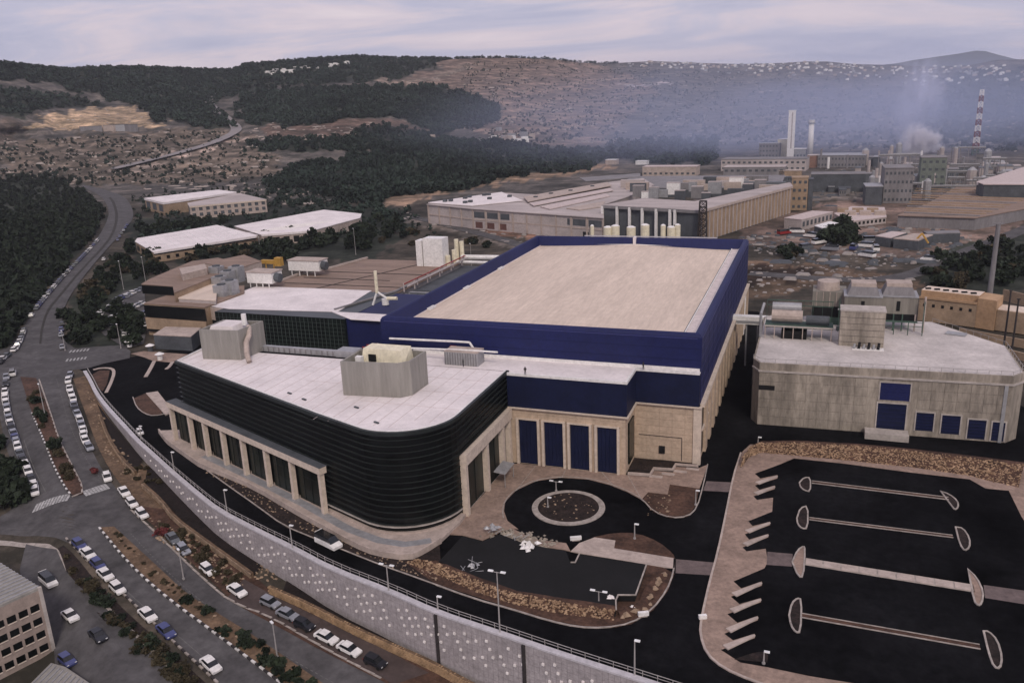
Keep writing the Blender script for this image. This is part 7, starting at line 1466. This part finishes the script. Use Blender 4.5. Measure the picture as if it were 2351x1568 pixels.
for i, (x, y, s, z) in enumerate([(1417,1365,.5,.1),(1452,1396,.6,.1),(1403,1372,.5,1.25)]):
    m_b = MB()
    for _ in range(5): chunk(m_b, P(x,y,z)+Vector((rg.gauss(0,.2),rg.gauss(0,.2),.1)), s)
    m_b.build('boulder', m_block, label=['pale boulder in the notch of the inner lot','pale boulder near the end of the boulder row','pale stone at the inner lot kerb'][i], cat='boulder')
# gatehouse parasol booths
for i, (x, y) in enumerate([(346,806),(298,796),(368,826)]):
    p_ = P(x, y); t_ = thing('gate_booth', ['small round-topped white gate booth on the forecourt','white gate booth beside the entrance lamp','low white gate cabinet near the tapering kerb'][i], 'booth', tuple(p_)); MB().tube(p_, p_+Vector((0,0,1.9)), .8, 8).build('cabin', m_greyd if i == 0 else m_white, t_); MB().tube(p_+Vector((0,0,1.9)), p_+Vector((0,0,2.5)), 1.5, 10, .3).build('canopy', m_white, t_)
# people
def person(p, rz, label, top, leg):
    t_ = thing('person', label, 'person', tuple(p)); bm = bmesh.new()
    J = {'pel':(0,0,.95,.15),'ch':(0,0,1.3,.17),'nk':(0,.0,1.5,.06),'hd':(0,.02,1.66,.11),'top':(0,.02,1.75,.08),'kl':(-.1,.03,.5,.07),'fl':(-.1,.0,.08,.05),'tl':(-.1,.16,.04,.04),'kr':(.1,-.05,.5,.07),'fr':(.11,-.12,.08,.05),'tr':(.11,.04,.04,.04),'hl':(-.09,0,.86,.09),'hr':(.09,0,.86,.09),'sl':(-.2,0,1.42,.065),'el':(-.27,.02,1.14,.05),'wl':(-.25,.12,.92,.035),'sr':(.2,0,1.42,.065),'er':(.27,.0,1.14,.05),'wr':(.25,.1,.92,.035)}
    E_ = [('pel','ch'),('ch','nk'),('nk','hd'),('hd','top'),('pel','hl'),('hl','kl'),('kl','fl'),('fl','tl'),('pel','hr'),('hr','kr'),('kr','fr'),('fr','tr'),('ch','sl'),('sl','el'),('el','wl'),('ch','sr'),('sr','er'),('er','wr')]
    ks = list(J); me = bpy.data.meshes.new('body'); me.from_pydata([J[k][:3] for k in ks], [(ks.index(a), ks.index(b)) for a, b in E_], []); o = bpy.data.objects.new('body', me); C.objects.link(o)
    md = o.modifiers.new('skin', 'SKIN'); me.skin_vertices.new(name='') if not me.skin_vertices else None
    for i, k in enumerate(ks): me.skin_vertices[0].data[i].radius = (J[k][3], J[k][3])
    me.skin_vertices[0].data[0].use_root = True; o.modifiers.new('sub', 'SUBSURF').levels = 1; o.parent = t_; t_.rotation_euler = (0,0,rz); me.materials.append(leg)
    jk = MB().tube((0,0,.92),(0,0,1.42),.2,10,.23).build('jacket', top, None); bpy.data.objects.remove(jk)
    j_ = bpy.data.meshes.new('jacket'); q = MB().tube((0,0,.9),(0,0,1.15),.19,10,.17); q.tube((0,0,1.15),(0,0,1.45),.17,10,.21); j_.from_pydata(q.v, [], q.f); j_.materials.append(top); jo = bpy.data.objects.new('jacket', j_); C.objects.link(jo); jo.parent = t_; jo.scale = (1.05,.72,1)
m_skin = mat('work_clothes', (0.05,0.045,0.05), 0.9, 0.2, 2)
person(P(1206,860,20.35), .4, 'person in dark work clothes standing on the front edge of the white podium roof', m_skin, m_poled)
person(P(1477,849,20.35), 1.2, 'person in dark clothes at the step of the white podium roof', m_skin, m_poled)
person(P(1064,842,20.1), 2.0, 'person in dark clothes beside the ribbed rooftop chiller', m_skin, m_poled)

# ================================================================== air and smoke
hz = MB().box(-9000, 9000, -1500, 12000, -60, 420); mh = bpy.data.materials.new('air'); mh.use_nodes = True; t = mh.node_tree; t.nodes.clear(); o_ = t.nodes.new('ShaderNodeOutputMaterial'); v_ = t.nodes.new('ShaderNodeVolumePrincipled'); v_.inputs['Color'].default_value = (0.90, 0.93, 1.0, 1); v_.inputs['Density'].default_value = 0.00005; v_.inputs['Anisotropy'].default_value = 0.2; t.links.new(v_.outputs[0], o_.inputs['Volume'])
hz.build('haze', mh, kind='stuff', label='thin bluish air over the whole valley')
def smoke(name, c, r, dens, col, label, lo=.35, hi=.65, base=.35, ns=2.6):
    bm = bmesh.new(); bmesh.ops.create_icosphere(bm, subdivisions=3, radius=1.0); me = bpy.data.meshes.new(name); bm.to_mesh(me); bm.free(); m = bpy.data.materials.new(name); m.use_nodes = True; t = m.node_tree; t.nodes.clear()
    o_ = t.nodes.new('ShaderNodeOutputMaterial'); v_ = t.nodes.new('ShaderNodeVolumePrincipled'); v_.inputs['Color'].default_value = (*col, 1); t.links.new(v_.outputs[0], o_.inputs['Volume'])
    tc_ = t.nodes.new('ShaderNodeTexCoord'); ln = t.nodes.new('ShaderNodeVectorMath'); ln.operation = 'LENGTH'; t.links.new(tc_.outputs['Object'], ln.inputs[0])
    mr = t.nodes.new('ShaderNodeMapRange'); mr.interpolation_type = 'SMOOTHSTEP'; mr.inputs['From Min'].default_value = 1.0; mr.inputs['From Max'].default_value = 0.1; mr.inputs['To Max'].default_value = dens; t.links.new(ln.outputs['Value'], mr.inputs['Value'])
    nz = t.nodes.new('ShaderNodeTexNoise'); nz.inputs['Scale'].default_value = ns; nz.inputs['Detail'].default_value = 3; t.links.new(tc_.outputs['Object'], nz.inputs['Vector']); rm = t.nodes.new('ShaderNodeMapRange'); rm.inputs['From Min'].default_value = lo; rm.inputs['From Max'].default_value = hi; rm.inputs['To Min'].default_value = base; rm.inputs['To Max'].default_value = 1.3; t.links.new(nz.outputs[0], rm.inputs['Value'])
    ml = t.nodes.new('ShaderNodeMath'); ml.operation = 'MULTIPLY'; t.links.new(mr.outputs[0], ml.inputs[0]); t.links.new(rm.outputs[0], ml.inputs[1]); t.links.new(ml.outputs[0], v_.inputs['Density'])
    o = bpy.data.objects.new(name, me); C.objects.link(o); o.location = c; o.scale = r; me.materials.append(m); return tag(o, label, 'smoke', None, 'stuff')
def at(x, y, D): r = ray(x, y); s = D/math.hypot(r[0], r[1]); return Vector((r[0]*s, r[1]*s, EYE + r[2]*s))
smoke('smoke', at(1900, 290, 1080), (640, 380, 125), 0.0030, (.64,.73,1.0), 'broad bluish smoke drifting over the plant towards the hills')
smoke('smoke_plume', at(2105, 235, 1050), (34, 40, 78), 0.030, (.84,.86,1.0), 'pale ragged plume rising from the plant at right', .44, .62, 0.0, 2.0)
for i, (x, y, r_, l_) in enumerate([(2098,330,17,'tall left puff'),(2112,312,14,'upper puff'),(2128,325,15,'middle puff'),(2146,318,10,'small upper right puff'),(2152,342,9,'small low right puff')]):
    smoke('steam_cloud', at(x, y, 1000+i*6), (r_, r_, r_*(1.5 if i == 0 else 1.0)), 0.30, (.97,.94,.97), f'pinkish white steam over the plant, {l_}', .42, .56, 0.0, 2.4)
# ---- labels that single out members of scattered groups
ONES = ['','first','second','third','fourth','fifth','sixth','seventh','eighth','ninth','tenth','eleventh','twelfth','thirteenth','fourteenth','fifteenth','sixteenth','seventeenth','eighteenth','nineteenth']
def ordw(n):
    if n < 20: return ONES[n]
    t_, u = divmod(n, 10); tens = {2:'twent',3:'thirt',4:'fort',5:'fift',6:'sixt',7:'sevent',8:'eight',9:'ninet'}[t_]
    return tens + ('ieth' if u == 0 else 'y-' + ONES[u])
def scrx(p):
    q = AX.T @ np.array([p[0], p[1], p[2]-EYE]); return q[0]/q[2], q[1]/q[2]
grp = {}
for o in C.objects:
    if o.parent is None and o.get('group') and o.get('category') in ('tree','shrub','bush','pole','process block','vessel','pipe rack','shed','plant box','roof drain','car','van','pipe') and not str(o['group']).startswith('cars parked'): grp.setdefault(o['group'], []).append(o)
for g_, os_ in grp.items():
    lab = {}
    for o in os_: lab.setdefault(o['label'], []).append(o)
    for l_, q in lab.items():
        if 1 < len(q) < 99:
            q.sort(key=lambda o: scrx(o.location)[0])
            for i, o in enumerate(q):
                if len(l_.split()) <= 13: o['label'] = f'{l_}, {ordw(i+1)} from left'
